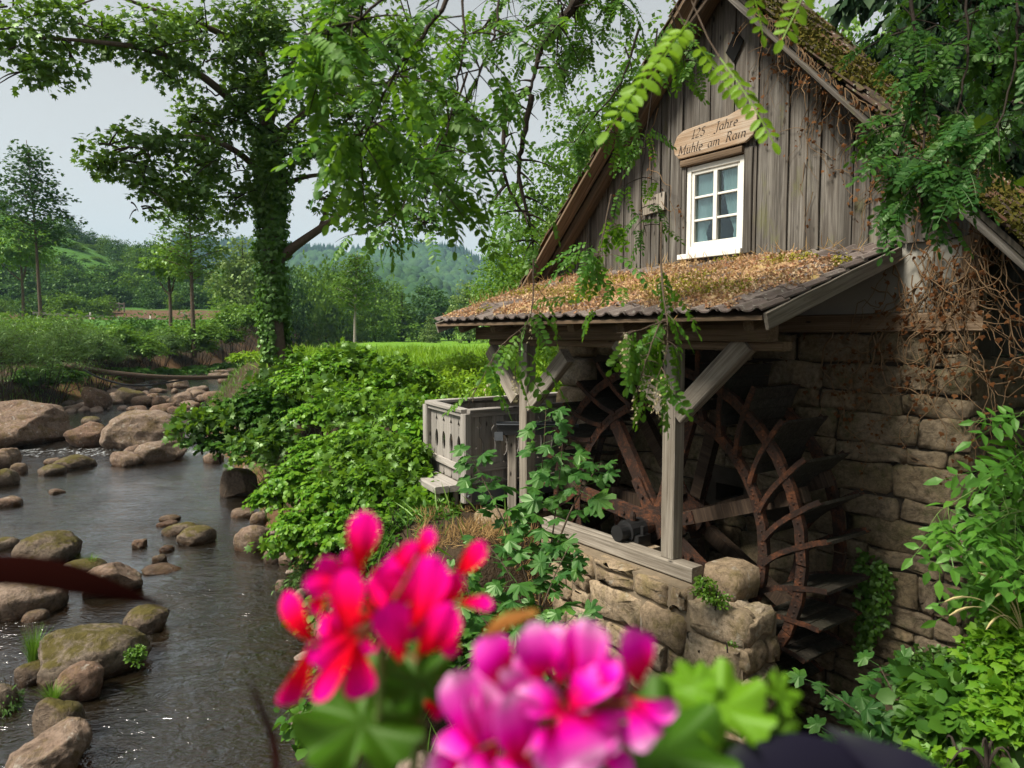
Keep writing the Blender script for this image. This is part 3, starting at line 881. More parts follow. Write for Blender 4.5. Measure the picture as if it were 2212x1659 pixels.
while u < -2.58:
    w = rb.uniform(0.135, 0.215)
    a, b = u + 0.003, min(u + w, -2.56) - 0.003
    dv = 0.0 if i % 2 else 0.016
    dv += rb.uniform(0, 0.006)
    if roof_z(b) > 4.5 and roof_z(a) > 4.5:
        pol = board_poly(a, b)
        if a < W1 and b > W0:
            top = [(a, WZ1 + 0.05), (b, WZ1 + 0.05)] + pol[2:]
            add_board(top, dv)
            if a < W0 - 0.02: add_board([pol[0], (W0 - 0.002, pol[0][1]), (W0 - 0.002, WZ1 + 0.05), (a, WZ1 + 0.05)], dv)
            if b > W1 + 0.02: add_board([(W1 + 0.002, pol[1][1]), pol[1], (b, WZ1 + 0.05), (W1 + 0.002, WZ1 + 0.05)], dv)
        else:
            add_board(pol, dv)
        # a narrow cover strip over some joints
        if rb.random() < 0.45 and not (W0 - 0.08 < b < W1 + 0.05):
            timber("cover_strip", (b, WV - 0.052, 4.44), (b, WV - 0.052, roof_z(b) - 0.16), 0.035, 0.02, M['board_wood'], gable, up=(0, 1, 0), bev=0.004, wear=0.002)
    u += w; i += 1
g = Geo(); g.prism([(-7.95, 4.42), (-2.6, 4.42), (APEX_U, APEX_Z - 0.2)], 'y', WV + 0.75, WV + 0.8); g.put("loft_dark_sheet", M['painted_dark'], mill)  # black sheet paints the loft's darkness behind the boards
vc = mill_at(1594, 103, WV)                           # the small diamond vent: a black plate paints the hole's darkness
g = Geo(); g.prism([(vc[0] - .115, vc[1] - .03), (vc[0] - .01, vc[1] - .165), (vc[0] + .115, vc[1] + .03), (vc[0] + .01, vc[1] + .165)], 'y', WV - 0.058, WV - 0.05)
g.put("vent", M['painted_dark'], gable)
# --- window
win = put("window", None, parent=mill)
def bar(name, u0, u1, z0, z1, v0, v1, mat, parent):
    g = Geo(); g.box((u0, v0, z0), (u1, v1, z1))
    o = g.put(name, mat, parent)
    b = o.modifiers.new("edge", 'BEVEL'); b.width = 0.006; b.segments = 2
    return o
f = 0.06
for (a, b, c, d) in ((W0, W0 + f, WZ0, WZ1), (W1 - f, W1, WZ0, WZ1), (W0 + f, W1 - f, WZ1 - f, WZ1), (W0 + f, W1 - f, WZ0, WZ0 + 0.085)):
    bar("frame", a, b, c, d, WV - 0.058, WV + 0.06, M['white_paint'], win)
i0, i1, j0, j1 = W0 + f, W1 - f, WZ0 + 0.085, WZ1 - f
s = 0.038
for (a, b, c, d) in ((i0, i0 + s, j0, j1), (i1 - s, i1, j0, j1), (i0 + s, i1 - s, j1 - s, j1), (i0 + s, i1 - s, j0, j0 + s * 1.3)):
    bar("sash", a, b, c, d, WV - 0.04, WV + 0.03, M['white_paint'], win)
mu = (i0 + i1) / 2
p0, p1, q0, q1 = i0 + s, i1 - s, j0 + s * 1.3, j1 - s
bar("mullion", mu - 0.026, mu + 0.026, q0, q1, WV - 0.045, WV + 0.03, M['white_paint'], win)
zr = [q0 + (q1 - q0) * t for t in (0.325, 0.665)]
for z in zr:
    for a, b in ((p0, mu - 0.026), (mu + 0.026, p1)):
        bar("glazing_bar", a, b, z - 0.013, z + 0.013, WV - 0.035, WV + 0.025, M['white_paint'], win)
m, nt, out = new_mat("window_glass")
tr = ND(nt, "ShaderNodeBsdfTransparent"); tr.inputs[0].default_value = (0.86, 0.93, 0.93, 1)
gl = ND(nt, "ShaderNodeBsdfGlossy"); gl.inputs["Roughness"].default_value = 0.02
fr = ND(nt, "ShaderNodeFresnel"); fr.inputs[0].default_value = 1.5
mx = ND(nt, "ShaderNodeMixShader"); nt.links.new(math_n(nt, 'MULTIPLY_ADD', fr.outputs[0], 0.8, 0.0, clamp=True), mx.inputs[0])
nt.links.new(tr.outputs[0], mx.inputs[1]); nt.links.new(gl.outputs[0], mx.inputs[2]); nt.links.new(mx.outputs[0], out.inputs[0])
M['glass'] = m
zz = [q0] + zr + [q1]
for k in range(3):
    for a, b in ((p0, mu - 0.026), (mu + 0.026, p1)):
        g = Geo(); g.box((a, WV - 0.006, zz[k] + (0.013 if k else 0)), (b, WV - 0.002, zz[k + 1] - (0.013 if k < 2 else 0))); g.put("pane", M['glass'], win)
M['curtain'] = leaf_mat('curtain_cloth', [(0.66, 0.82, 0.84), (0.66, 0.82, 0.84)], (0.6, 0.78, 0.8), 0.12, 0.0)
for sgn in (0, 1):
    V, Fc = [], []
    na, nz = 34, 26
    for jz in range(nz):
        t = jz / (nz - 1)                              # 0 at the top
        z = q1 + 0.01 - t * (q1 - q0 + 0.02)
        wide = np.interp(t, [0, 0.35, 0.62, 0.84, 0.88, 1.0], [0.27, 0.262, 0.215, 0.135, 0.135, 0.165]) if sgn == 0 else np.interp(t, [0, 0.3, 0.6, 0.85, 0.9, 1], [0.25, 0.225, 0.165, 0.085, 0.085, 0.10])
        zig = 0.012 * abs(((t * 11) % 1) * 2 - 1)
        for ia in range(na):
            x = ia / (na - 1)
            uu = x * (wide + zig * (x > 0.96))
            V.append(((p0 - 0.01 + uu) if sgn == 0 else (p1 + 0.01 - uu), WV + 0.03 + 0.012 * math.sin(x * 46 + 3 * t + sgn) * (0.5 + 0.5 * math.sin(7 * x + 2)), z))
    for jz in range(nz - 1):
        for ia in range(na - 1):
            q = jz * na + ia; Fc.append((q, q + 1, q + na + 1, q + na))
    put("curtain", mesh("curtain", V, Fc, True), M['curtain'], win)
g = Geo(); g.box((W0, WV + 0.5, WZ0), (W1, WV + 0.51, WZ1)); g.put("room_dark_sheet", M['painted_dark'], win)  # black sheet stands in for the unlit room
bar("sill", W0 - 0.085, W1 + 0.012, WZ0 - 0.055, WZ0 + 0.005, WV - 0.115, WV - 0.0, M['white_paint'], win)
bar("apron_board", W0 - 0.07, W1 + 0.03, WZ0 - 0.115, WZ0 - 0.058, WV - 0.062, WV - 0.03, M['board_wood'], win)
timber("trim", (W0 - 0.03, WV - 0.06, WZ0 - 0.05), (W0 - 0.03, WV - 0.06, WZ1 + 0.01), 0.055, 0.05, M['board_wood'], win, up=(0, 1, 0), bev=0.005)
timber("trim", (W1 + 0.055, WV - 0.06, WZ0 - 0.05), (W1 + 0.055, WV - 0.06, WZ1 + 0.06), 0.10, 0.03, M['board_wood'], win, up=(0, 1, 0), bev=0.005)
timber("trim", (W0 - 0.06, WV - 0.075, WZ1 + 0.045), (W1 + 0.005, WV - 0.075, WZ1 + 0.045), 0.085, 0.07, M['brown_wood'], win, bev=0.006)
# --- main roof: slabs, barge boards, tiles of the right slope and the edge tiles of the left one
roof = put("roof", None, parent=mill)
UL, UR = -8.85, -1.85
def slope_frame(right):
    d = Vector((1, 0, -SR)) if right else Vector((-1, 0, -SL))
    d.normalize()
    nrm = Vector((SR, 0, 1)) if right else Vector((-SL, 0, 1))
    nrm.normalize()
    return d, nrm
for right in (True, False):
    ue = UR if right else UL
    ze = roof_z(ue)
    g = Geo()
    t = 0.06
    g.prism([(APEX_U, APEX_Z), (ue, ze), (ue, ze - t), (APEX_U, APEX_Z - t)], 'y', 6.22, 8.05)
    g.put("roof_deck", M['dark_wood'], roof)
    sg = 1 if right else -1
    timber("barge_board", (APEX_U, 6.20, APEX_Z - 0.10), (ue, 6.20, ze - 0.10), 0.035, 0.19, M['board_wood'] if right else M['brown_wood'], roof, up=(0, 1, 0), bev=0.004)
    if not right:
        timber("verge_rafter", (APEX_U, 6.42, APEX_Z - 0.17), (ue + .1, 6.42, ze - 0.05), 0.10, 0.16, M['brown_wood'], roof, up=(0, 1, 0))
    for vv in (7.2, 7.85):
        timber("rafter", (APEX_U, vv, APEX_Z - 0.14), (ue, vv, ze - 0.14), 0.1, 0.14, M['dark_wood'], roof, up=(0, 1, 0))
def tile_mesh(name, w, l, flat=False):
    xs = np.array([0, .14, .30, .42, .58, .70, .86, 1.0, 1.12]) * w
    zs = np.array([.030, .030, .006, .0, .0, .006, .030, .030, .006]) * (w / 0.2)
    g = Geo()
    n = len(xs)
    for y, dz in ((0, 0.030), (l, 0.008)):
        for t in (0.0, -0.014):
            for x, z in zip(xs, zs):
                g.v.append((x, y, z + dz + t))
    A, B, C, D = 0, n, 2 * n, 3 * n                    # lower top, lower under, upper top, upper under
    for k in range(n - 1):
        g.f += [(A + k, A + k + 1, C + k + 1, C + k), (B + k + 1, B + k, D + k, D + k + 1), (B + k, B + k + 1, A + k + 1, A + k)]
    g.f += [(A, C, D, B), (A + n - 1, B + n - 1, D + n - 1, C + n - 1)]
    return mesh(name, g.v, g.f, False)
red_tile = tile_mesh("roof_tile", 0.22, 0.37); red_tile.materials.append(M['red_tile'])
rt = random.Random(8)
d, nrm = slope_frame(True)
L = (Vector((UR, 0, roof_z(UR))) - Vector((APEX_U, 0, APEX_Z))).length
rows = int(L / 0.30) + 1
for r in range(rows):
    for c in range(8):
        v0 = 6.16 + c * 0.222
        yax = -d; xax = Vector((0, 1, 0)); zax = nrm
        base = Vector((APEX_U, 0, APEX_Z)) + d * min(L, (r + 1) * 0.30) + nrm * 0.012
        o = put("roof_tile", red_tile, None, roof)
        R = Matrix((xax, yax, zax)).transposed().to_4x4()
        o.matrix_local = Matrix.Translation(base + Vector((0, v0, 0)) + zax * rt.uniform(0, .012)) @ R @ Matrix.Rotation(rt.gauss(0, 0.025), 4, 'Z') @ Matrix.Rotation(rt.gauss(0, 0.03), 4, 'X')
d, nrm = slope_frame(False)
L2 = (Vector((UL, 0, roof_z(UL))) - Vector((APEX_U, 0, APEX_Z))).length
for r in range(int(L2 / 0.30) + 1):
    for c in range(2):
        yax = -d; xax = Vector((0, -1, 0)); zax = nrm
        base = Vector((APEX_U, 0, APEX_Z)) + d * min(L2, (r + 1) * 0.30) + nrm * 0.012
        o = put("roof_tile", red_tile, None, roof)
        o.matrix_local = Matrix.Translation(base + Vector((0, 6.16 + 0.222 * (c + 1), 0))) @ Matrix((xax, yax, zax)).transposed().to_4x4() @ Matrix.Rotation(rt.gauss(0, 0.03), 4, 'X')
# moss on the right slope
rsm = np.random.RandomState(5)
def moss_on(name, mat, parent, n, p_of, nrm, size, flat=0.6, rs=rsm):
    P = p_of(n)
    A = unit(rs.normal(size=(len(P), 3)) * np.array([1, 1, 1]) + 0.3 * np.array(nrm))
    N = unit(rs.normal(size=(len(P), 3)) + flat * np.array(nrm))
    me = leaf_mesh(name, P, A, N, rs.uniform(0.5, 1.3, len(P)) * size, L_CARD)
    return put(name, me, mat, parent, kind="stuff")
d, nrm = slope_frame(True)
dn, nn = np.array(d), np.array(nrm)
def p_roof(n):
    s = rsm.uniform(0.3, L, n * 3); v = rsm.uniform(6.15, 7.95, n * 3)
    P = np.array([APEX_U, 0, APEX_Z]) + s[:, None] * dn + np.stack([0 * v, v, 0 * v], 1) + 0.055 * nn
    k = wobble(P, 1.7, 2.0) > -0.3
    return P[k][:n]
moss_on("roof_moss", M['roof_moss'], roof, 15000, p_roof, nn, 0.045)
# dark boarded side of the upper storey
for k in range(4):
    v0 = WV + 0.1 + k * 0.3
    g = Geo(); g.box((-2.56, v0, 3.42), (-2.53, v0 + 0.285, 4.5)); g.put("side_board", M['dark_wood'], mill)

# --- the signs
sign = mill_root("wooden_sign", "carved wooden sign with dark italic lettering above the white window", "sign")
so = [(-5.70, 5.80), (-5.685, 5.70), (-5.62, 5.635), (-5.55, 5.63), (-4.72, 5.635), (-4.62, 5.69), (-4.575, 5.79), (-4.58, 5.90), (-4.63, 5.985), (-4.70, 6.01), (-4.80, 6.00), (-4.95, 5.965), (-5.2, 5.965), (-5.42, 5.955), (-5.56, 5.945), (-5.65, 5.90)]
g = Geo(); g.prism(so, 'y', WV - 0.125, WV - 0.085)
sb = g.put("sign_board", M['sign_wood'], sign)
bv = sb.modifiers.new("edge", 'BEVEL'); bv.width = 0.01; bv.segments = 2
def text_mesh(body, size, shear=0.0, spacing=1.0, word=1.0):
    cu = bpy.data.curves.new("lettering", 'FONT')
    cu.body = body; cu.size = size; cu.shear = shear; cu.space_character = spacing; cu.space_word = word; cu.extrude = 0.004
    cu.offset = -0.0018
    ob = bpy.data.objects.new("lettering_tmp", cu)
    COL.objects.link(ob)
    dg = bpy.context.evaluated_depsgraph_get(); dg.update()
    me = bpy.data.meshes.new_from_object(ob.evaluated_get(dg))
    bpy.data.objects.remove(ob); bpy.data.curves.remove(cu)
    return me
def letter(body, u0, z0, v, size, parent, tilt=0.0, **kw):
    me = text_mesh(body, size, **kw)
    me.materials.clear(); me.materials.append(M['lettering'])
    o = put("lettering", me, None, parent)
    R = Matrix(((1, 0, 0), (0, 0, -1), (0, 1, 0))).to_4x4()
    o.matrix_local = Matrix.Translation((u0, v, z0)) @ R @ Matrix.Rotation(tilt, 4, 'Z')
    return o
# carved letters drawn with a broad pen held at a slant
ARC = lambda cx, cy, rx, ry, a0, a1, n=9: [(cx + rx * math.cos(math.radians(a0 + (a1 - a0) * i / n)), cy + ry * math.sin(math.radians(a0 + (a1 - a0) * i / n))) for i in range(n + 1)]
GLYPH = {
 '1': (0.34, [[(0.05, 0.62), (0.19, 0.75), (0.19, 0.0)], [(0.06, 0.0), (0.32, 0.0)]]),
 '2': (0.50, [ARC(0.23, 0.56, 0.18, 0.19, 160, -30) + [(0.06, 0.02), (0.44, 0.02)]]),
 '5': (0.48, [[(0.40, 0.74), (0.14, 0.74), (0.11, 0.44)] + ARC(0.21, 0.24, 0.19, 0.23, 110, -150)]),
 'J': (0.44, [[(0.14, 0.75), (0.42, 0.75)], [(0.30, 0.75), (0.30, 0.0)] + ARC(0.15, -0.04, 0.15, 0.15, 0, -150)]),
 'a': (0.46, [ARC(0.21, 0.23, 0.17, 0.23, 60, 360), [(0.38, 0.46), (0.38, 0.06), (0.46, 0.02)]]),
 'h': (0.48, [[(0.04, 0.76), (0.10, 0.78), (0.10, 0.0)], [(0.10, 0.30)] + ARC(0.25, 0.30, 0.15, 0.16, 150, 0) + [(0.40, 0.05), (0.47, 0.02)]]),
 'r': (0.36, [[(0.03, 0.44), (0.10, 0.46), (0.10, 0.0)], [(0.10, 0.30), (0.20, 0.44), (0.33, 0.44)]]),
 'e': (0.42, [[(0.07, 0.24), (0.36, 0.28)] + ARC(0.21, 0.26, 0.16, 0.20, 10, 190) + ARC(0.22, 0.22, 0.17, 0.21, 180, 310)]),
 'M': (0.82, [[(0.02, 0.0), (0.20, 0.0)], [(0.10, 0.0), (0.14, 0.75), (0.40, 0.10), (0.68, 0.75), (0.72, 0.0)], [(0.62, 0.0), (0.82, 0.0)], [(0.04, 0.75), (0.14, 0.75)], [(0.68, 0.75), (0.78, 0.75)]]),
 'u': (0.48, [[(0.04, 0.45), (0.10, 0.46), (0.10, 0.14)] + ARC(0.24, 0.14, 0.14, 0.13, 180, 350), [(0.38, 0.46), (0.38, 0.06), (0.46, 0.02)]]),
 'l': (0.24, [[(0.04, 0.76), (0.10, 0.78), (0.10, 0.08), (0.20, 0.02)]]),
 'm': (0.72, [[(0.03, 0.44), (0.10, 0.46), (0.10, 0.0)], [(0.10, 0.30)] + ARC(0.23, 0.31, 0.13, 0.15, 150, 0) + [(0.36, 0.0)], [(0.36, 0.30)] + ARC(0.49, 0.31, 0.13, 0.15, 150, 0) + [(0.62, 0.05), (0.70, 0.02)]]),
 'n': (0.48, [[(0.03, 0.44), (0.10, 0.46), (0.10, 0.0)], [(0.10, 0.30)] + ARC(0.25, 0.31, 0.15, 0.15, 150, 0) + [(0.40, 0.05), (0.47, 0.02)]]),
 'i': (0.24, [[(0.04, 0.44), (0.10, 0.46), (0.10, 0.06), (0.19, 0.02)], [(0.09, 0.62), (0.13, 0.66)]]),
 'R': (0.60, [[(0.04, 0.0), (0.22, 0.0)], [(0.12, 0.0), (0.12, 0.75)], [(0.03, 0.75), (0.14, 0.75)] + ARC(0.26, 0.57, 0.19, 0.18, 90, -90) + [(0.14, 0.39)], [(0.28, 0.39), (0.50, 0.04), (0.60, 0.0)]]),
}
GLYPH['ü'] = (0.48, GLYPH['u'][1] + [[(0.10, 0.60), (0.17, 0.68)], [(0.29, 0.60), (0.36, 0.68)]])
def carve(body, u0, z0, size, parent, nib=0.052, shear=0.28):
    g = Geo(); x = 0.0; nx_, nz_ = nib * math.cos(math.radians(38)), nib * math.sin(math.radians(38))
    lay_ = 0.0
    for ch in body:
        adv, strokes = GLYPH[ch]
        for stq in strokes:
            lay_ += 0.00012
            V = []
            for (a, b) in stq:
                for s_ in (-1, 1):
                    X, Z = x + a + s_ * nx_ + shear * (b + s_ * nz_), b + s_ * nz_
                    V.append((u0 + X * size, WV - 0.126 - lay_, z0 + Z * size))
            g.add(V, [(2 * i, 2 * i + 1, 2 * i + 3, 2 * i + 2) for i in range(len(stq) - 1)])
        x += adv + 0.06
    return g.put("lettering", M['lettering'], parent)
carve("125", -5.44, 5.825, 0.13, sign)
carve("Jahre", -5.12, 5.835, 0.125, sign)
carve("Mühle", -5.63, 5.675, 0.13, sign)
carve("am", -5.21, 5.68, 0.13, sign)
carve("Rain", -4.97, 5.69, 0.13, sign)
plaq = mill_root("wooden_plaque", "small grey wooden plaque with faded lettering on the boards beside the window", "sign")
g = Geo(); g.prism([(-6.23, 5.07), (-5.87, 5.10), (-5.86, 5.31), (-6.22, 5.28)], 'y', WV - 0.085, WV - 0.05)
g.put("plaque_board", M['grey_wood'], plaq)
letter("Mühle", -6.14, 5.235, WV - 0.087, 0.06, plaq, tilt=0.05)
letter("am", -6.07, 5.17, WV - 0.087, 0.055, plaq, tilt=0.05)
letter("Rain", -6.10, 5.105, WV - 0.087, 0.055, plaq, tilt=0.05)

# ------------------------------------------------------------------ the lean-to over the wheel
shel = mill_root("wheel_shelter", "timber lean-to with mossy tiled roof covering the water wheel", "lean-to")
E0, E1, EV, EZ, TV, TZ = -7.95, -3.12, 4.60, 3.745, 6.56, 4.375
PV = 5.145
timber("post", (-4.475, PV, 1.475), (-4.475, PV, 3.50), 0.15, 0.15, M['grey_wood'], shel, up=(0, 1, 0))
timber("post", (-6.765, PV, 1.40), (-6.765, PV, 3.50), 0.15, 0.15, M['grey_wood'], shel, up=(0, 1, 0))
timber("ground_beam", (-6.35, PV - 0.02, 1.395), (-4.14, PV - 0.02, 1.395), 0.16, 0.15, M['grey_wood'], shel)
timber("eaves_beam", (-7.66, 5.06, 3.62), (-3.38, 5.06, 3.62), 0.15, 0.155, M['brown_wood'], shel)
timber("eaves_beam", (-7.55, 5.19, 3.505), (-3.33, 5.19, 3.505), 0.14, 0.075, M['brown_wood'], shel)
def brace(a, b, mat=M['grey_wood'], v=PV - 0.005, w=0.135):
    (u0, z0), (u1, z1) = mill_at(*a, v), mill_at(*b, v)
    timber("brace", (u0, v, z0), (u1, v, z1), 0.185, 0.12, mat, shel, up=(0, 1, 0))
brace((1466, 896), (1616, 738))
brace((1440, 880), (1338, 738))
brace((1143, 876), (1226, 768))
brace((1118, 862), (1062, 755))
slope = Vector((0, TV - EV, TZ - EZ)); SLN = slope.length; sdirv = slope.normalized(); snrm = Vector((0, -sdirv.z, sdirv.y))
for k in range(7):
    uu = E0 + 0.35 + k * (E1 - E0 - 0.6) / 6
    a = Vector((uu, EV + 0.10, EZ)) - snrm * 0.075; b = Vector((uu, TV, TZ)) - snrm * 0.075 - sdirv * 0.05
    timber("rafter", a, b, 0.10, 0.10, M['brown_wood'], shel)
g = Geo(); g.prism([(EV, EZ), (TV, TZ), (TV, TZ - 0.02), (EV, EZ - 0.02)], 'x', E0, E1 - 0.03); g.put("roof_deck", M['brown_wood'], shel)
timber("fascia", (E0, EV - 0.01, EZ - 0.022), (E1 - 0.03, EV - 0.01, EZ - 0.022), 0.03, 0.035, M['brown_wood'], shel, bev=0.004)
timber("barge_board", Vector((E1, EV - 0.03, EZ)) - snrm * 0.05, Vector((E1, TV, TZ)) - snrm * 0.05, 0.03, 0.13, M['grey_wood'], shel, bev=0.004)
timber("barge_board", Vector((E0 - 0.015, EV - 0.03, EZ)) - snrm * 0.06, Vector((E0 - 0.015, TV, TZ)) - snrm * 0.06, 0.03, 0.13, M['grey_wood'], shel, bev=0.004)
gt = tile_mesh("roof_tile", 0.2, 0.36); gt.materials.append(M['grey_tile'])
Rm = Matrix((Vector((1, 0, 0)), sdirv, snrm)).transposed().to_4x4()
ncol = int((E1 - E0 + 0.02) / 0.2)
for r in range(7):
    for c in range(ncol):
        o = put("roof_tile", gt, None, shel)
        base = Vector((E0 + c * 0.2, EV - 0.05, EZ)) + sdirv * (r * 0.298) + snrm * (0.006 + rt.uniform(0, 0.008))
        o.matrix_local = Matrix.Translation(base) @ Rm @ Matrix.Rotation(rt.gauss(0, 0.018), 4, 'Z') @ Matrix.Rotation(rt.gauss(0, 0.012), 4, 'X')
def p_shed(n, thr, seed, band, lift):
    def f(_):
        k = n * 6
        u_ = rsm.uniform(E0 + 0.05, E1 - 0.1, k); s = rsm.uniform(0.02, SLN - 0.05, k)
        P = np.stack([u_, EV + s * sdirv.y, EZ + s * sdirv.z], 1)
        tt = s / SLN
        cover = 0.80 - 1.5 * np.abs(tt - (0.50 if band else 0.35)) ** 1.3 * 1.4 + 0.5 * sstep(E0, E0 + 2.2, u_) - 0.7 * sstep(E1 - 0.9, E1 - 0.1, u_ + 0.5 * (tt - .5)) - 0.28
        keep = wobble(P, 2.4, seed) * 0.75 + cover > thr
        P = P[keep][:n]
        return P + np.array(snrm) * (0.066 + lift * np.clip(rsm.exponential(0.5, len(P)), 0, 2))[:, None]
    return f
# the felt of moss and needles itself, lying thick in the middle of the roof
nu_, ns_ = 230, 90
UU, SS = np.meshgrid(np.linspace(E0 + 0.03, E1 - 0.06, nu_), np.linspace(0.02, SLN - 0.03, ns_))
P0 = np.stack([UU, EV + SS * sdirv.y, EZ + SS * sdirv.z], -1); TTs = SS / SLN
cov = wobble(P0, 2.4, 1.0) * 0.75 + 0.34 - 1.9 * np.abs(TTs - 0.5) ** 1.3 + 0.5 * sstep(E0, E0 + 2.2, UU) - 0.7 * sstep(E1 - 0.9, E1 - 0.1, UU + 0.5 * (TTs - .5)) - 0.16 + 0.18 * wobble(P0, 9.0, 2.0)
hgt = 0.050 + 0.045 * np.clip(cov, 0, 0.7) + 0.010 * wobble(P0, 14.0, 3.0) + 0.006 * wobble(P0, 31.0, 4.0)
PM = P0 + np.array(snrm) * hgt[..., None]
im = np.arange(nu_ * ns_).reshape(ns_, nu_); qd = np.stack([im[:-1, :-1], im[:-1, 1:], im[1:, 1:], im[1:, :-1]], -1).reshape(-1, 4)
qd = qd[(cov.ravel()[qd].mean(1) > 0.0)]
m_, nt_, out_ = new_mat("roof_felt"); v_ = coords(nt_, per_object=False)
fa_ = noise(nt_, v_, 5.5, 5, 0.7); fb_ = noise(nt_, v_, 60, 4, 0.75)
cf_ = ramp(nt_, math_n(nt_, 'MULTIPLY_ADD', fb_, 0.45, math_n(nt_, 'MULTIPLY', fa_, 0.62)), [(0.36, (0.10, 0.055, 0.034)), (0.47, (0.30, 0.175, 0.095)), (0.56, (0.46, 0.32, 0.18)), (0.66, (0.36, 0.29, 0.06)), (0.78, (0.46, 0.40, 0.08))])
principled(nt_, out_, cf_, 0.95, bump(nt_, fb_, 1.0, 0.02), 0.1)
fo = put("moss_felt", tri_mesh("moss_felt", PM.reshape(-1, 3), qd, True), m_, shel, kind="stuff")
moss_on("moss_litter", M['dry_moss'], shel, 21000, p_shed(21000, 0.02, 1.0, True, 0.02), snrm, 0.028, 0.35)
moss_on("moss_cushions", M['moss'], shel, 9000, p_shed(9000, 0.80, 4.0, True, 0.028), snrm, 0.024, 0.5)
P = p_shed(900, 0.35, 6.0, True, 0.02)(0)
A = unit(rsm.normal(size=(len(P), 3)) + 1.1 * UP); N = unit(rsm.normal(size=(len(P), 3)))
put("dry_grass", leaf_mesh("dry_grass", P, A, N, rsm.uniform(0.08, 0.22, len(P)), L_LANCE, 0.14), M['dry_grass'], shel, kind="stuff")

# ------------------------------------------------------------------ the water wheel
HU, HZ, V0, V1 = -5.13, 1.56, 5.65, 6.35
wheel = thing("water_wheel", "large rusty iron water wheel with black wooden buckets under the lean-to", "water wheel", tuple(mill_pt(HU, 0, HZ)), -AZ)
def turn(name, me, ang, mat=None):
    o = put(name, me, mat, wheel)
    o.rotation_euler = (0, -math.radians(ang), 0)
    return o
rw = random.Random(4)
def rim_mesh(R, vf, face):
    """One length of angle iron of the rim (two bays), riveted; FACE is -1 when its flat side looks to the front."""
    g = Geo(); n = 3
    half = 11.25
    for i in range(2):
        a0, a1 = math.radians(-half + half * i), math.radians(-half + half * (i + 1))
        def pt(r, a, v): return (r * math.cos(a), v, r * math.sin(a))
        for (r0, r1, v0, v1) in ((R - 0.095, R, vf, vf + 0.012), (R - 0.012, R, vf + 0.012, vf + 0.06)):
            g.add([pt(r0, a0, v0), pt(r1, a0, v0), pt(r1, a0, v1), pt(r0, a0, v1), pt(r0, a1, v0), pt(r1, a1, v0), pt(r1, a1, v1), pt(r0, a1, v1)],
                  [(0, 1, 2, 3), (7, 6, 5, 4), (0, 4, 5, 1), (1, 5, 6, 2), (2, 6, 7, 3), (3, 7, 4, 0)])
        for t in (0.16, 0.34, 0.5, 0.66, 0.84):
            a = a0 + (a1 - a0) * t; r = R - 0.048; h = 0.016
            cx, cz = r * math.cos(a), r * math.sin(a)
            ring = [(cx + h * math.cos(k * 1.047), vf - 0.001, cz + h * math.sin(k * 1.047)) for k in range(6)]
            g.add(ring + [(cx, vf - 0.014, cz)], [((k + 1) % 6, k, 6) for k in range(6)])
    return mesh("rim_segment", g.v, g.f)
RO, RI = 1.745, 1.35
for R, vf in ((RO, V0), (RI, V0 + 0.01), (RO - 0.01, V1 - 0.06), (RI - 0.01, V1 - 0.06)):
    me = rim_mesh(R, vf, -1); me.materials.append(M['rust'])
    for k in range(16): turn("rim_segment", me, 22.5 * k + 11.25 + rw.uniform(-.3, .3))
prof = [(1.96, 1.0), (1.84, 0.2), (1.745, -0.9), (1.62, -2.4), (1.50, -4.6), (1.41, -7.2), (1.33, -10.6)]
def pol(r, a): return (r * math.cos(math.radians(a)), r * math.sin(math.radians(a)))
def strap(vf):
    g = Geo()
    pts = [pol(*p) for p in prof]
    for i in range(len(pts) - 1):
        (x0, z0), (x1, z1) = pts[i], pts[i + 1]
        dx, dz = x1 - x0, z1 - z0; l = math.hypot(dx, dz); nx_, nz_ = -dz / l * 0.008, dx / l * 0.008
        for (h0, h1, va, vb) in ((1, -1, vf - 0.012, vf + 0.06),):
            g.add([(x0 + nx_, va, z0 + nz_), (x1 + nx_, va, z1 + nz_), (x1 + nx_, vb, z1 + nz_), (x0 + nx_, vb, z0 + nz_), (x0 - nx_, va, z0 - nz_), (x1 - nx_, va, z1 - nz_), (x1 - nx_, vb, z1 - nz_), (x0 - nx_, vb, z0 - nz_)],
                  [(0, 1, 2, 3), (7, 6, 5, 4), (0, 4, 5, 1), (1, 5, 6, 2), (2, 6, 7, 3), (3, 7, 4, 0)])
        # the upstanding flange of the iron
        g.add([(x0 - nx_, vf - 0.012, z0 - nz_), (x1 - nx_, vf - 0.012, z1 - nz_), (x1 - 5 * nx_, vf - 0.012, z1 - 5 * nz_), (x0 - 5 * nx_, vf - 0.012, z0 - 5 * nz_)], [(0, 1, 2, 3)])
    return mesh("bucket_strap", g.v, g.f)
def bucket(lo, hi):
    g = Geo()
    pts = [pol(r, a - 0.55) for r, a in prof]
    for i in range(lo, hi):
        (x0, z0), (x1, z1) = pts[i], pts[i + 1]
        dx, dz = x1 - x0, z1 - z0; l = math.hypot(dx, dz); ex, ez = dx / l * 0.004, dz / l * 0.004
        nx_, nz_ = dz / l * 0.028, -dx / l * 0.028
        x0, z0, x1, z1 = x0 + ex, z0 + ez, x1 - ex, z1 - ez
        va, vb = V0 + 0.005, V1 - 0.005
        g.add([(x0, va, z0), (x1, va, z1), (x1, vb, z1), (x0, vb, z0), (x0 + nx_, va, z0 + nz_), (x1 + nx_, va, z1 + nz_), (x1 + nx_, vb, z1 + nz_), (x0 + nx_, vb, z0 + nz_)],
              [(0, 1, 2, 3), (7, 6, 5, 4), (0, 4, 5, 1), (1, 5, 6, 2), (2, 6, 7, 3), (3, 7, 4, 0)])
    return mesh("bucket", g.v, g.f)
s_f, s_b = strap(V0), strap(V1 - 0.045)
for q in (s_f, s_b): q.materials.append(M['rust'])
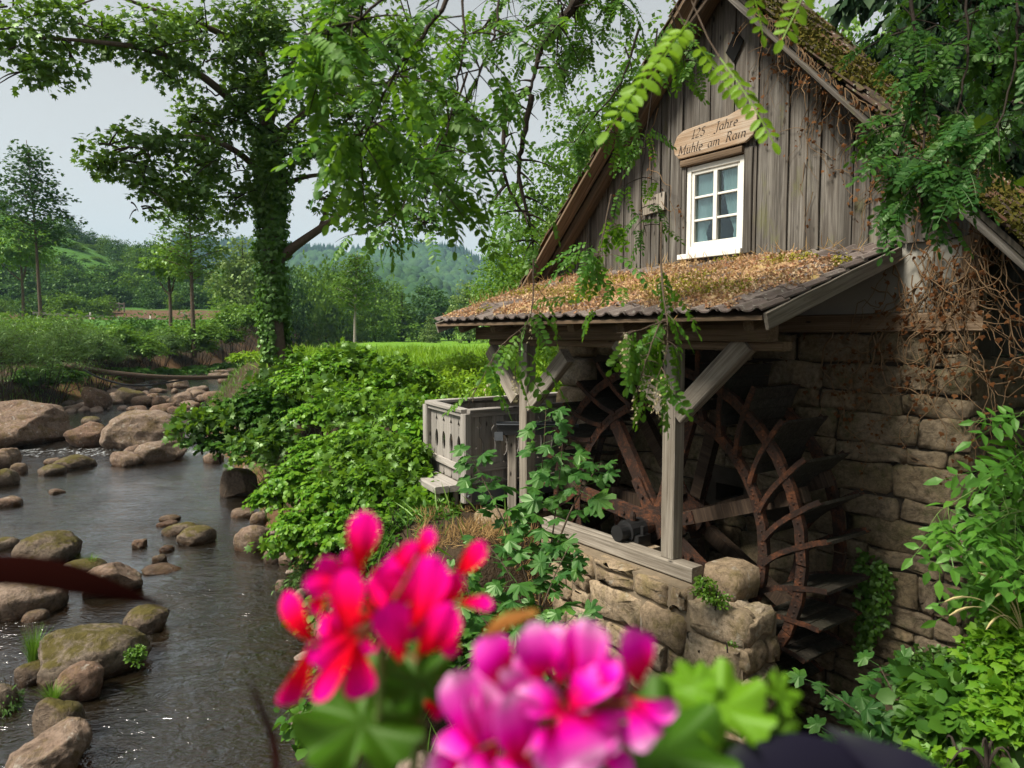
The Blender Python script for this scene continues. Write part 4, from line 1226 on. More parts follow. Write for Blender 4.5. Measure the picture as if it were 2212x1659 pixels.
bk = bucket(0, 5); bk.materials.append(M['dark_wood'])
for k in range(32):
    a = 6.0 + 11.25 * k + rw.uniform(-0.8, 0.8)
    turn("bucket_strap", s_f, a); turn("bucket_strap", s_b, a); turn("bucket", bk, a)
def spoke_mesh(v0, steel):
    g = Geo()
    if steel:
        g.box((0.2, v0, -0.08), (1.34, v0 + 0.012, 0.08)); g.box((0.2, v0 + 0.012, -0.08), (1.34, v0 + 0.07, -0.066)); g.box((0.2, v0 + 0.012, 0.066), (1.34, v0 + 0.07, 0.08))
    else:
        g.box((0.25, v0 + 0.012, -0.07), (1.74, v0 + 0.12, 0.07))
    return mesh("spoke", g.v, g.f)
sf, sw, sbk = spoke_mesh(V0 + 0.02, True), spoke_mesh(V0 + 0.10, False), spoke_mesh(V1 - 0.17, False)
sf.materials.append(M['rust']); sw.materials.append(M['wheel_wood']); sbk.materials.append(M['wheel_wood'])
for k in range(7):
    a = 20.5 + 51.43 * k
    turn("spoke", sf if k != 0 else sw, a); turn("spoke", sbk, a + 3)
for v0 in (V0 - 0.03, V1 - 0.09):
    g = Geo()
    poly = []
    for k in range(7):
        a = 20.5 + 51.43 * k
        for r, da in ((0.20, -25.7), (0.27, -14), (0.55, -6.6), (0.55, 6.6), (0.27, 14)):
            poly.append(pol(r, a + da))
    g.prism(poly, 'y', v0, v0 + 0.02)
    for k in range(7):
        for r in (0.33, 0.46):
            x, z = pol(r, 20.5 + 51.43 * k); g.tube([(x, v0 - 0.02, z), (x, v0, z)], 0.02, 6)
    g.put("hub_plate", M['rust'], wheel)
    g = Geo(); g.tube([(0, v0 - 0.06, 0), (0, v0 + 0.14, 0)], 0.17, 20); g.put("hub", M['rust'], wheel, smooth=False)
g = Geo(); g.tube([(0, 5.13, 0), (0, 6.75, 0)], 0.075, 16); g.tube([(0, 5.42, 0), (0, 5.47, 0)], 0.10, 16); g.put("axle", M['rust'], wheel)
bear = mill_root("bearing_block", "black iron axle bearing with grease cup beside the wooden ground beam", "bearing")
g = Geo()
g.box((HU - 0.17, 5.20, HZ - 0.14), (HU + 0.17, 5.38, HZ - 0.02)); g.prism([(HU + 0.12 * math.cos(t), HZ + 0.12 * math.sin(t)) for t in np.linspace(0, 6.283, 15)[:-1]], 'y', 5.18, 5.40)
g.tube([(HU - 0.0, 5.06, HZ), (HU, 5.18, HZ)], 0.085, 14)
for du in (-0.14, 0.14): g.tube([(HU + du, 5.29, HZ - 0.02), (HU + du, 5.29, HZ + 0.07)], 0.022, 6)
bh = g.put("housing", M['black_iron'], bear)
g = Geo(); g.tube([(HU + 0.02, 5.27, HZ + 0.11), (HU + 0.02, 5.27, HZ + 0.16), (HU + 0.02, 5.27, HZ + 0.20)], [0.035, 0.035, 0.018], 8); g.put("grease_cup", M['rust'], bear)
g = Geo(); g.box((HU - 0.25, 5.14, 0.3), (HU + 0.25, 5.44, HZ - 0.143)); g.put("pedestal", M['low_stone'], bear)

# ------------------------------------------------------------------ retaining wall in front of the wheel
rwall = mill_root("retaining_wall", "low rubble retaining wall of rounded stones under the porch's ground beam", "wall")
g = Geo(); g.box((-6.35, 4.893, -0.4), (-4.0, 5.22, 1.31)); g.box((-3.998, 4.89, -0.4), (-3.465, 5.35, 1.205)); g.put("wall_core", M['lime_mortar'], rwall)
rsl = np.random.RandomState(12)
fr1 = lambda a, z, out: (a, 4.90 - out, z)
for o in courses(-6.3, -4.05, -0.2, 1.32, (0.24, 0.40), (0.34, 0.60), rsl, split=0.2, gap=0.006, rnd_=0.13):
    stone("stone", o, fr1, rsl.uniform(0.03, 0.07), 0.1, M['low_stone'], rwall, rough=0.03, rs=rsl)
for o in courses(-4.06, -3.45, -0.2, 1.27, (0.32, 0.46), (0.5, 0.7), rsl, split=0.0, gap=0.006, rnd_=0.12):
    stone("stone", o, fr1, rsl.uniform(0.05, 0.09), 0.1, M['low_stone'], rwall, rough=0.035, rs=rsl)
fr2 = lambda a, z, out: (-3.46 + out, a, z)
for o in courses(4.86, 5.36, -0.2, 1.24, (0.2, 0.36), (0.25, 0.5), rsl, split=0.05):
    stone("stone", o, fr2, rsl.uniform(0.03, 0.07), 0.1, M['low_stone'], rwall, rough=0.03, rs=rsl)
fr3 = lambda a, z, out: (a, z, 1.21 + out)
for o in courses(-4.06, -3.46, 4.86, 5.36, (0.2, 0.3), (0.2, 0.35), rsl, split=0.0):
    stone("stone", o, fr3, rsl.uniform(0.03, 0.06), 0.08, M['low_stone'], rwall, rough=0.03, rs=rsl)
g = Geo(); me_s = None
stone("stone", [(-4.12, 1.22), (-3.95, 1.21), (-3.76, 1.22), (-3.73, 1.36), (-3.75, 1.49), (-3.92, 1.52), (-4.10, 1.50), (-4.13, 1.36)], lambda a, z, out: (a, 5.2 - out, z), 0.05, 0.3, M['low_stone'], rwall, rough=0.02, rs=rsl)

# ------------------------------------------------------------------ flume, balcony and step left of the porch
fa, fb = at(1073, 918, 9.0), at(1250, 916, 9.0)
flume = put("steel_flume", None, label="narrow grey steel flume leading to the wheel behind the left porch post", cat="flume", loc=tuple(fa), rot=(0, 0, math.atan2(fb[1] - fa[1], fb[0] - fa[0])))
Lf = float(np.linalg.norm(fb - fa))
g = Geo(); g.box((0, 0, -0.13), (Lf, 0.008, 0.0)); g.box((0, 0.24, -0.13), (Lf, 0.248, 0.0)); g.box((0, 0.008, -0.13), (Lf, 0.24, -0.122)); g.put("channel", M['black_iron'], flume)
g = Geo(); g.box((-0.01, -0.03, 0.002), (Lf, 0.03, 0.012)); g.box((-0.01, 0.22, 0.002), (Lf, 0.27, 0.012)); g.put("top_flange", M['grey_steel'], flume)
g = Geo(); g.box((-0.03, -0.02, -0.20), (0.08, 0.0 - 0.002, -0.09)); g.put("end_plate", M['grey_steel'], flume)
timber("post", (0.20, 0.12, -1.2), (0.20, 0.12, -0.135), 0.12, 0.12, M['grey_wood'], flume, up=(0, 1, 0))

bal = thing("wooden_balcony", "grey wooden balcony with cut-out railing boards behind the left porch post", "balcony", (0, 0, 0))
C0 = np.array([-0.58, 9.0]); Lv = np.array([-1.20, 10.25]); VV = np.array([VX, VY])
C2 = C0 + 1.75 * VV; L2_ = Lv + 2.7 * VV
BT, BB = 2.62, 1.66
def notch(z):
    """Half width of the gap between two railing boards at height z (0..1)."""
    gdi = lambda c, w, h: max(0, w * (1 - abs(z - c) / h))
    gov = 0.056 * math.sqrt(max(0, 1 - ((z - 0.52) / 0.15) ** 2))
    return 0.004 + max(gdi(0.83, 0.040, 0.05), gov, gdi(0.24, 0.036, 0.05), 0.011 if (0.86 < z < 0.93) else 0)
def rail_board(w):
    zs = sorted(set([0.0, 0.02, 0.05, 0.195, 0.24, 0.285, 0.785, 0.83, 0.875, 0.93, 0.95, 1.0] + [0.52 + 0.15 * math.sin(t) for t in np.linspace(-1.57, 1.57, 11)]))
    g = Geo(); H = BT - BB - 0.06
    for z in zs:
        gg = notch(z) if z > 0.06 else 0.004 + 0.03 * (1 - z / 0.06) * 0.8
        for x, y in ((gg, 0), (w - gg, 0), (w - gg, 0.022), (gg, 0.022)): g.v.append((x, y, z * H))
    for i in range(len(zs) - 1):
        for k in range(4):
            q = i * 4; g.f.append((q + k, q + (k + 1) % 4, q + 4 + (k + 1) % 4, q + 4 + k))
    e = (len(zs) - 1) * 4
    g.f += [(3, 2, 1, 0), (e, e + 1, e + 2, e + 3)]
    return mesh("board", g.v, g.f)
def rail_side(A, B, n, dark=False):
    """One side of the railing from A to B: boards, hand rail, lower rail."""
    dv = B - A; Ls = np.linalg.norm(dv); ang = math.atan2(dv[1], dv[0])
    me = rail_board(Ls / n); me.materials.append(M['pale_wood'])
    for k in range(n):
        p = A + dv * k / n
        o = put("board", me, None, bal, loc=(p[0], p[1], BB), rot=(0, 0, ang))
    nn_ = np.array([dv[1], -dv[0]]) / Ls
    q0, q1 = A + nn_ * 0.015, B + nn_ * 0.015
    timber("hand_rail", (*q0, BT), (*q1, BT), 0.13, 0.05, M['pale_wood'], bal, bev=0.008)
    timber("top_rail", (*(A + nn_ * 0.03), BT - 0.055), (*(B + nn_ * 0.03), BT - 0.055), 0.04, 0.05, M['pale_wood'], bal, bev=0.004)
    timber("lower_rail", (*(A + nn_ * 0.03), BB + 0.20), (*(B + nn_ * 0.03), BB + 0.20), 0.04, 0.09, M['pale_wood'], bal, bev=0.004)
rail_side(Lv, C0, 5)
rail_side(C0, C2, 9)
rail_side(L2_, Lv, 14)
for p in (C0 + np.array([-0.01, -0.03]), Lv + np.array([-0.03, -0.01])):
    timber("corner_post", (*p, BB - 0.22), (*p, BT - 0.03), 0.115, 0.115, M['pale_wood'], bal, up=(VX, VY, 0), bev=0.016)
for dz in (0.02, -0.13):
    g = Geo(); p = C0 + np.array([-0.01, -0.03]) + np.array([0.5, -0.86]) * 0.06
    g.tube([(p[0], p[1], BB + dz), (p[0] + 0.02, p[1] - 0.03, BB + dz)], 0.02, 8); g.put("bolt", M['grey_steel'], bal)
g = Geo(); dk = [tuple(Lv), tuple(C0), tuple(C2), tuple(L2_)]; g.prism(dk, 'z', BB - 0.06, BB - 0.015); g.put("deck", M['grey_wood'], bal)
timber("steel_beam", (*(C0 + 0.04 * VV), BB - 0.17), (*C2, BB - 0.17), 0.06, 0.20, M['grey_steel'], bal, bev=0.004, wear=0.0)
timber("leg", (*(C0 + 0.5 * VV + np.array([-.1, .25])), 1.0), (*(C0 + 0.5 * VV + np.array([-.1, .25])), BB - 0.06), 0.12, 0.12, M['grey_wood'], bal, up=(0, 1, 0))
timber("leg", (*(Lv + np.array([.15, .0])), 1.0), (*(Lv + np.array([.15, .0])), BB - 0.06), 0.12, 0.12, M['grey_wood'], bal, up=(0, 1, 0))
n1 = np.array([-0.87, -0.49]); d1 = unit(Lv - C0)
stp = thing("plank_step", "thick weathered plank step on short legs below the balcony corner", "step", (0, 0, 0))
for k in range(2):
    a = C0 + d1 * 0.06 + n1 * (0.13 + 0.2 * k); b = C0 + d1 * 1.15 + n1 * (0.13 + 0.2 * k)
    timber("plank", (*a, 1.62), (*b, 1.62), 0.19, 0.085, M['pale_wood'], stp, bev=0.008)
for t in (0.15, 1.05):
    for s_ in (0.1, 0.36):
        p = C0 + d1 * t + n1 * s_; timber("leg", (*p, 1.0), (*p, 1.575), 0.07, 0.07, M['grey_wood'], stp, up=(0, 1, 0))
# ------------------------------------------------------------------ boulders in the stream
def ico(sub):
    bm = bmesh.new(); bmesh.ops.create_icosphere(bm, subdivisions=sub, radius=1.0)
    bm.verts.ensure_lookup_table()
    V = np.array([v.co[:] for v in bm.verts]); Fc = np.array([[v.index for v in f.verts] for f in bm.faces]); bm.free()
    return V, Fc
ICO = {k: ico(k) for k in (2, 3, 4, 5)}

def rock_mesh(name, size, seed, sub=4, cuts=7, angular=0.5, peak=0.0):
    rs = np.random.RandomState(seed)
    V, Fc = ICO[sub]
    p = V.copy()
    p = np.sign(p) * np.abs(p) ** (0.86)
    for _ in range(cuts):
        n = unit(rs.normal(size=3) * np.array([1, 1, 0.9])); c = rs.uniform(0.62, 0.9)
        ex = np.maximum(0, p @ n - c)
        p = p - ex[:, None] * n * angular * 2.0
    if peak:                                            # pull the top to one side
        p[:, 0] += np.where(p[:, 2] > 0, p[:, 2] * peak, 0)
    p = p * (1 + 0.10 * wobble(p, 1.3, seed))[:, None]
    p = p + 0.036 * wobble(p, 4.2, seed + 2)[:, None] * V + 0.020 * wobble(p, 9, seed + 5)[:, None] * V - 0.03 * np.exp(-(wobble(p, 2.6, seed + 9) / 0.06) ** 2)[:, None] * V
    for k in range(3):
        p[:, k] /= max(p[:, k].max(), -p[:, k].min())
    return tri_mesh(name, p * np.asarray(size), Fc, True)

def boulder(cx, base, w, top, label=None, group=None, mat='boulder', sub=4, seed=0, zw=None, ang=0.5, peak=0.0, deep=0.85, name="boulder", cat="boulder", turnz=None):
    z = 0.0
    for _ in range(4):
        p = on_level(cx, base, z); z = float(water_z(p[1])) if zw is None else zw
    d = p[1]
    W = w / FPX * d
    H = (base - top) / FPX * d * 0.96
    D = max(W * deep, H * 1.1)
    ctr = p + np.array([p[0] / d, 1, 0]) * D * 0.36
    sink = 0.35 * H + 0.05
    hz = (H + sink) / 2
    me = rock_mesh(name, (W / 2, D / 2, hz), seed or rnd.randint(1, 9999), sub, angular=ang, peak=peak)
    o = put(name, me, M[mat], None, label, cat, group, loc=(ctr[0], ctr[1], z + H - hz), rot=(0, 0, -math.atan2(ctr[0], ctr[1]) + (turnz or 0)))
    # the soaked band reads the height above the water in the stone's own frame
    me.transform(Matrix.Translation((0, 0, H - hz))); o.location.z = z
    return o

B = [
 (25, 972, 262, 867, "huge flat-topped grey boulder with a mossy ledge across its face", 'boulder', 5, 3, 0.5, 0.0),
 (187, 967, 84, 911, "reddish-brown boulder wedged between the huge flat grey boulder and the tall pointed one", 'boulder', 4, 11, 0.45, 0.05),
 (308, 972, 172, 884, "tall smooth brown boulder rising to a rounded point in midstream", 'boulder', 5, 15, 0.55, 0.1),
 (350, 1000, 110, 951, "flat-topped pale brown boulder just in front of the tall pointed boulder", 'boulder', 4, 23, 0.6, -0.05),
 (273, 1008, 78, 976, "low russet boulder with a notched top beside the flat pale one", 'boulder', 4, 31, 0.5, -0.2),
 (288, 984, 46, 961, "small brown stone tucked behind the low russet boulder", 'boulder', 3, 37, 0.4, 0),
 (163, 1014, 86, 985, "low mossy brown boulder in the still brown shallows", 'mossy_boulder', 4, 41, 0.3, -0.1),
 (114, 1027, 56, 1004, "dark domed stone beside the low mossy boulder in the shallows", 'mossy_boulder', 3, 43, 0.2, 0),
 (118, 1003, 42, 990, "grey cobble lying flat near the foot of the huge grey boulder", 'boulder', 3, 47, 0.3, 0),
 (12, 1012, 62, 968, "grey boulder with a mossy base in the shallows below the huge flat one", 'boulder', 4, 53, 0.5, 0.1),
 (12, 1052, 56, 1012, "dark mossy block half cut off by the picture's edge below the grey boulder", 'mossy_boulder', 4, 57, 0.4, 0),
 (40, 1025, 36, 1000, "small rounded brown stone touching the dark mossy block", 'boulder', 3, 59, 0.3, 0),
 (122, 1067, 38, 1056, "thin flat brown stone barely above the calm pool", 'boulder', 3, 61, 0.3, 0),
 (18, 1096, 56, 1073, "pair-like grey flat stone at the dark edge of the pool", 'boulder', 3, 63, 0.4, 0),
 (366, 1127, 48, 1114, "flat dark stone lying on top of the little midstream cluster", 'boulder', 3, 67, 0.4, 0),
 (362, 1138, 46, 1125, "grey flat stone under the dark slab of the midstream cluster", 'boulder', 3, 71, 0.4, 0),
 (388, 1158, 84, 1132, "long low mossy stone of the midstream cluster", 'mossy_boulder', 4, 73, 0.3, 0.2),
 (424, 1178, 86, 1139, "sloping mossy boulder at the downstream end of the midstream cluster", 'mossy_boulder', 4, 79, 0.35, 0.2),
 (301, 1186, 36, 1162, "small upright pointed brown stone alone in the ripples", 'boulder', 3, 83, 0.6, 0.3),
 (360, 1193, 32, 1179, "little round stone below the midstream cluster", 'boulder', 3, 89, 0.3, 0),
 (345, 1214, 32, 1198, "little dark mossy stone set in fast ripples", 'mossy_boulder', 3, 91, 0.3, 0),
 (355, 1241, 92, 1229, "thin reddish slab awash in the ripples", 'boulder', 3, 93, 0.5, 0),
 (108, 1222, 142, 1156, "domed boulder covered in bright olive moss", 'mossy_boulder', 5, 97, 0.2, 0.1),
 (12, 1188, 62, 1162, "brown mossy stone at the picture's edge upstream of the olive-mossed boulder", 'mossy_boulder', 3, 101, 0.3, 0),
 (180, 1247, 100, 1214, "low mossy stone carrying a grass tuft next to the olive-mossed boulder", 'mossy_boulder', 4, 103, 0.2, 0),
 (243, 1292, 124, 1222, "angular purple-brown boulder with a white patch on top", 'boulder', 4, 107, 0.7, 0.0),
 (50, 1337, 190, 1257, "large smooth grey boulder sloping into the water", 'boulder', 4, 109, 0.3, 0.2),
 (98, 1322, 92, 1268, "mottled dark-spotted mossy boulder lying against the large smooth grey one", 'mossy_boulder', 4, 113, 0.2, 0.1),
 (76, 1343, 58, 1322, "small grey oval stone at the foot of the smooth grey boulder", 'boulder', 3, 127, 0.2, 0),
 (315, 1372, 102, 1317, "rounded boulder furred all over with brown moss, standing alone", 'mossy_boulder', 5, 131, 0.2, 0.1),
 (205, 1470, 240, 1370, "broad boulder with brown moss on its crest and a green plant at its end", 'mossy_boulder', 5, 137, 0.35, -0.2),
 (176, 1520, 116, 1438, "smooth grey oval boulder in front of the broad mossy one", 'boulder', 4, 139, 0.35, 0.1),
 (130, 1622, 106, 1512, "mossy brown boulder topped by a bright green grass tuft", 'mossy_boulder', 4, 149, 0.3, 0),
 (100, 1690, 190, 1585, "jagged brown boulder with a pointed crest nearest to the camera", 'boulder', 5, 151, 0.6, 0.5),
 (8, 1545, 60, 1480, "dark mossy stone with hanging leaves at the picture's edge", 'mossy_boulder', 4, 157, 0.3, 0),
 (72, 1480, 80, 1432, "brown mound of roots and soil under the tall rush tuft", 'mossy_boulder', 4, 159, 0.2, 0),
 (515, 1075, 84, 1010, "big mossy block overhung by the dark bank shrub", 'mossy_boulder', 4, 163, 0.7, -0.15),
 (543, 1192, 82, 1130, "wedge-shaped brown stone lapped by water under the bank shrubs", 'boulder', 4, 167, 0.5, 0.2),
 (526, 1117, 54, 1100, "flat stone on the waterline under the shrubs' lowest leaves", 'boulder', 3, 173, 0.4, 0),
 (560, 1130, 40, 1104, "pale round stone behind the wedge-shaped stone at the bank", 'boulder', 3, 179, 0.3, 0),
 (592, 1218, 44, 1188, "dark round mossy stone by the willow seedling on the bank", 'mossy_boulder', 3, 181, 0.3, 0),
 (622, 1222, 46, 1200, "black wet flat stone at the bank beside the round mossy one", 'boulder', 3, 191, 0.4, 0),
 (612, 1280, 36, 1252, "reddish angular stone in dark water under the right bank", 'boulder', 3, 193, 0.6, 0),
 (648, 1330, 56, 1275, "round brown stone in the water close to the magenta flowers", 'boulder', 4, 197, 0.3, 0),
 (460, 1000, 46, 976, "low brown rock below the overhanging dark shrub", 'boulder', 3, 199, 0.4, 0),
 # upstream
 (214, 881, 66, 829, "steep slab of brown rock leaning against the left bank", 'boulder', 4, 211, 0.6, -0.5),
 (281, 855, 66, 821, "mossy yellow-brown rock beneath the sagging cable", 'mossy_boulder', 4, 223, 0.5, -0.2),
 (310, 872, 50, 848, "grey-brown boulder at the edge of the pebble bar", 'boulder', 3, 227, 0.5, -0.2),
 (343, 869, 32, 845, "orange-brown angular boulder beside the pebble bar", 'boulder', 3, 229, 0.6, 0),
 (396, 863, 58, 834, "large rounded orange-brown boulder splitting the white rapid", 'boulder', 4, 233, 0.4, 0),
 (427, 842, 46, 823, "boulder with mossy shoulder just above the white rapid", 'boulder', 3, 239, 0.4, 0),
 (466, 853, 66, 828, "wide pale boulder with a white-stained top in the rapid", 'boulder', 3, 241, 0.3, 0),
 (353, 895, 60, 866, "long humped boulder at the head of the brown pool", 'boulder', 4, 251, 0.4, 0.2),
 (383, 896, 40, 874, "wet brown boulder leaning on the long humped one", 'boulder', 3, 257, 0.5, -0.2),
 (300, 886, 50, 873, "low flat slab lying at the far edge of the brown pool", 'boulder', 3, 263, 0.4, 0),
 (414, 879, 38, 863, "rounded wet boulder below the white rapid", 'boulder', 3, 269, 0.3, 0),
 (406, 870, 38, 858, "flat boulder breaking the foot of the white rapid", 'boulder', 3, 271, 0.3, 0),
 (196, 915, 40, 900, "low dark mossy stone at the near edge of the brown pool", 'mossy_boulder', 3, 277, 0.2, 0),
 (406, 905, 30, 888, "wet round stone under the dark shrub's tip", 'boulder', 3, 281, 0.3, 0),
 (490, 818, 40, 797, "domed pinkish boulder under the fallen log", 'boulder', 3, 283, 0.3, 0),
]
for (cx, base, w, top, lab, mt, sub, sd, ang, pk) in B:
    boulder(cx, base, w, top, lab, None, mt, sub, sd, None, ang, pk)
rsb = np.random.RandomState(17); far_b = []
for _ in range(46):                                     # the tumbled field of small boulders further up
    cx = rsb.uniform(236, 540); base = rsb.uniform(800, 862)
    lo = np.interp(cx, [236, 300, 420, 540], [842, 822, 800, 796])
    if base < lo: base = lo + rsb.uniform(0, 20)
    w = rsb.uniform(14, 46) * np.interp(base, [795, 862], [0.8, 1.0])
    q = boulder(cx, base, w, base - w * rsb.uniform(0.28, 0.55), "one of the small brown boulders strewn across the far rapids", "small boulders strewn across the far rapids", 'boulder', 3, int(rsb.randint(1, 9999)), None, rsb.uniform(0.3, 0.6), rsb.uniform(-.2, .2))
    far_b.append((cx, base, w, q))
for (lo_, hi_, place) in ((0, 300, "below the cable's left half"), (300, 350, "below the cable's lowest point"), (350, 400, "where the cable meets the log"), (400, 450, "under the log's right part"), (450, 600, "beside the ivy maple's foot")):
    for (b0, b1, row) in ((0, 815, "farthest"), (815, 835, "middle"), (835, 900, "nearest")):
        L_ = sorted([q for q in far_b if lo_ <= q[0] < hi_ and b0 <= q[1] < b1], key=lambda q: q[0])
        for i, q in enumerate(L_):
            q[3]["label"] = ("only small boulder" if len(L_) == 1 else ("leftmost" if i == 0 else "rightmost" if i == len(L_) - 1 else ("second", "third", "fourth", "fifth", "sixth", "seventh", "eighth", "ninth", "tenth", "eleventh", "twelfth", "thirteenth", "fourteenth", "fifteenth", "sixteenth", "seventeenth", "eighteenth", "nineteenth", "twentieth")[i - 1]) + " small boulder") + f" in the {row} row of rapids {place}"
for (cx, base, w, h), lab in zip(((510, 792, 60, 14), (505, 800, 46, 16), (540, 800, 40, 18), (470, 806, 60, 12)), ("grey slab lying farthest up the stream bed", "long pale slab in front of the farthest one", "pinkish slab nearest to the ivy maple's foot", "wide flat slab just behind the log's right end")):
    boulder(cx, base, w, base - h, lab, "broad pale slabs above the far rapids", 'boulder', 3, int(rsb.randint(1, 9999)), None, 0.5)
# pebbles: the bar and the shallows
def pebble_field(name, spots, kind="stuff"):
    V, Fc = ICO[2]
    Vs, Fs, n = [], [], 0
    for (x, y, z, r) in spots:
        q = V * np.array([r * rsb.uniform(.8, 1.3), r * rsb.uniform(.8, 1.2), r * rsb.uniform(.45, .7)])
        q = q * (1 + 0.15 * wobble(V, 1.5, x * 7 + y))[:, None]
        a = rsb.uniform(0, 6.28); c, s = math.cos(a), math.sin(a)
        q = np.stack([q[:, 0] * c - q[:, 1] * s, q[:, 0] * s + q[:, 1] * c, q[:, 2]], 1) + np.array([x, y, z])
        Vs.append(q); Fs.append(Fc + n); n += len(V)
    put(name, tri_mesh(name, np.concatenate(Vs), np.concatenate(Fs), True), M['pebble'], kind=kind)
sp = []
for _ in range(90):
    cx, cy = rsb.normal(270, 16), rsb.uniform(857, 876)
    p = on_level(cx, cy, 0.25); sp.append((p[0], p[1], float(water_z(p[1])) + 0.03, abs(rsb.normal(0.17, 0.07)) + 0.05))
for _ in range(60):
    cx, cy = rsb.normal(185, 30), rsb.uniform(878, 893)
    p = on_level(cx, cy, 0.2); sp.append((p[0], p[1], float(water_z(p[1])) + 0.03, abs(rsb.normal(0.12, 0.06)) + 0.04))
for _ in range(620):                                    # stones on the stream bed and along both edges
    y = 4.5 + 26 * rsb.uniform() ** 1.6
    t = rsb.beta(0.6, 0.6)
    x = np.interp(y, YS, XL) + t * (np.interp(y, YS, XR) - np.interp(y, YS, XL) + 0.7)
    sp.append((x, y, gh(x, y) + 0.03, abs(rsb.normal(0.09, 0.05)) + 0.03))
pebble_field("pebbles", sp)

# ------------------------------------------------------------------ log, cable, fences, guard rail
g = Geo()
pp = [at(140, 788, 33.0), at(185, 797, 31.6), at(250, 806, 31.4), at(340, 814, 32.5), at(430, 816, 34.5), at(500, 813, 36.5), at(565, 811, 38.0)]
g.tube(smooth_path(pp, 5), list(np.linspace(0.13, 0.09, 31)), 9)
g.put("fallen_log", M['bark'], None, True, label="long bare log lying across the stream above the rapids", cat="log")
g = Geo()
pp = [at(178, 797, 31.4), at(210, 814, 31), at(260, 829, 31), at(300, 833, 31.4), at(345, 829, 32.5), at(420, 817, 34.3)]
g.tube(smooth_path(pp, 6), 0.045, 6); g.put("cable", M['black_iron'], None, True, label="thin black cable sagging below the bare log", cat="cable")
rail = thing("guard_rail", "pale metal guard rail along the road behind the bank bushes", "guard rail")
ga, gb = at(70, 676, 92), at(440, 697, 104)
for dz in (0.0,):
    timber("rail", ga, gb, 0.06, 0.32, M['plaster'], rail, bev=0.01, wear=0)
for k in range(12):
    p = ga + (gb - ga) * (k + 0.3) / 12; g = Geo()
    g.box((p[0] - .07, p[1] + .05, p[2] - 1.0), (p[0] + .07, p[1] + .17, p[2] + 0.12)); g.put("post", M['plaster'], rail)
for (px_, py_), lab in zip(((329, 688), (374, 690), (200, 682)), ("white roadside marker post in the middle of the guard rail", "white roadside marker post nearest the slim tree", "white roadside marker post nearest the pyramid-shaped tree")):
    p = at(px_, py_, 99); g = Geo(); g.box((p[0] - .09, p[1] - .6, p[2] - 1.0), (p[0] + .09, p[1] - .5, p[2] + 0.45)); g.box((p[0] - .092, p[1] - .602, p[2] + 0.1), (p[0] + .092, p[1] - .498, p[2] + 0.22))
    put("delineator_post", mesh("delineator_post", g.v, g.f), M['white_paint'], None, lab, "marker post", "white marker posts along the guard rail")
def wood_fence(a, b, n, label):
    f_ = thing("wooden_fence", label, "fence")
    for k in range(n + 1):
        p = a + (b - a) * k / n; timber("post", (p[0], p[1], p[2] - 1.4), (p[0], p[1], p[2] + 0.1), 0.16, 0.16, M['grey_wood'], f_, up=(0, 1, 0))
    for dz in (-0.75, -0.15):
        timber("rail", (a[0], a[1] - 0.1, a[2] + dz), (b[0], b[1] - 0.1, b[2] + dz), 0.08, 0.16, M['grey_wood'], f_)
wood_fence(at(236, 652, 112), at(268, 655, 112), 3, "short grey rail fence on the bare earth at the slope's foot")
wood_fence(at(388, 673, 108), at(420, 680, 108), 3, "grey rail fence beside the slim tree near the road's end")
# ------------------------------------------------------------------ trees and bushes
def crown_mesh(name, clumps, n_sprays, n_each, rad, size, tmpl, rs, gap=None, gapf=0.6, flat=0.3, droop=0.35, low=-1.0, shell=0.55, up=0.9, jit=0.5, width=1.0, var=0.35):
    vol = np.array([np.prod(r) ** (2 / 3.0) for _, r in clumps]); vol = vol / vol.sum()
    Ps, As, Ns = [], [], []
    for (c, r), f in zip(clumps, vol):
        k = max(3, int(n_sprays * f))
        p, o = in_ellipsoid(c, r, k, rs, shell, gap, gapf, low)
        P, A, N = sprays(p, o, n_each, rad, flat, droop, rs, up, jit)
        Ps.append(P); As.append(A); Ns.append(N)
    P, A, N = np.concatenate(Ps), np.concatenate(As), np.concatenate(Ns)
    return leaf_mesh(name, P, A, N, size * rs.uniform(1 - var, 1 + var, len(P)), tmpl, width)

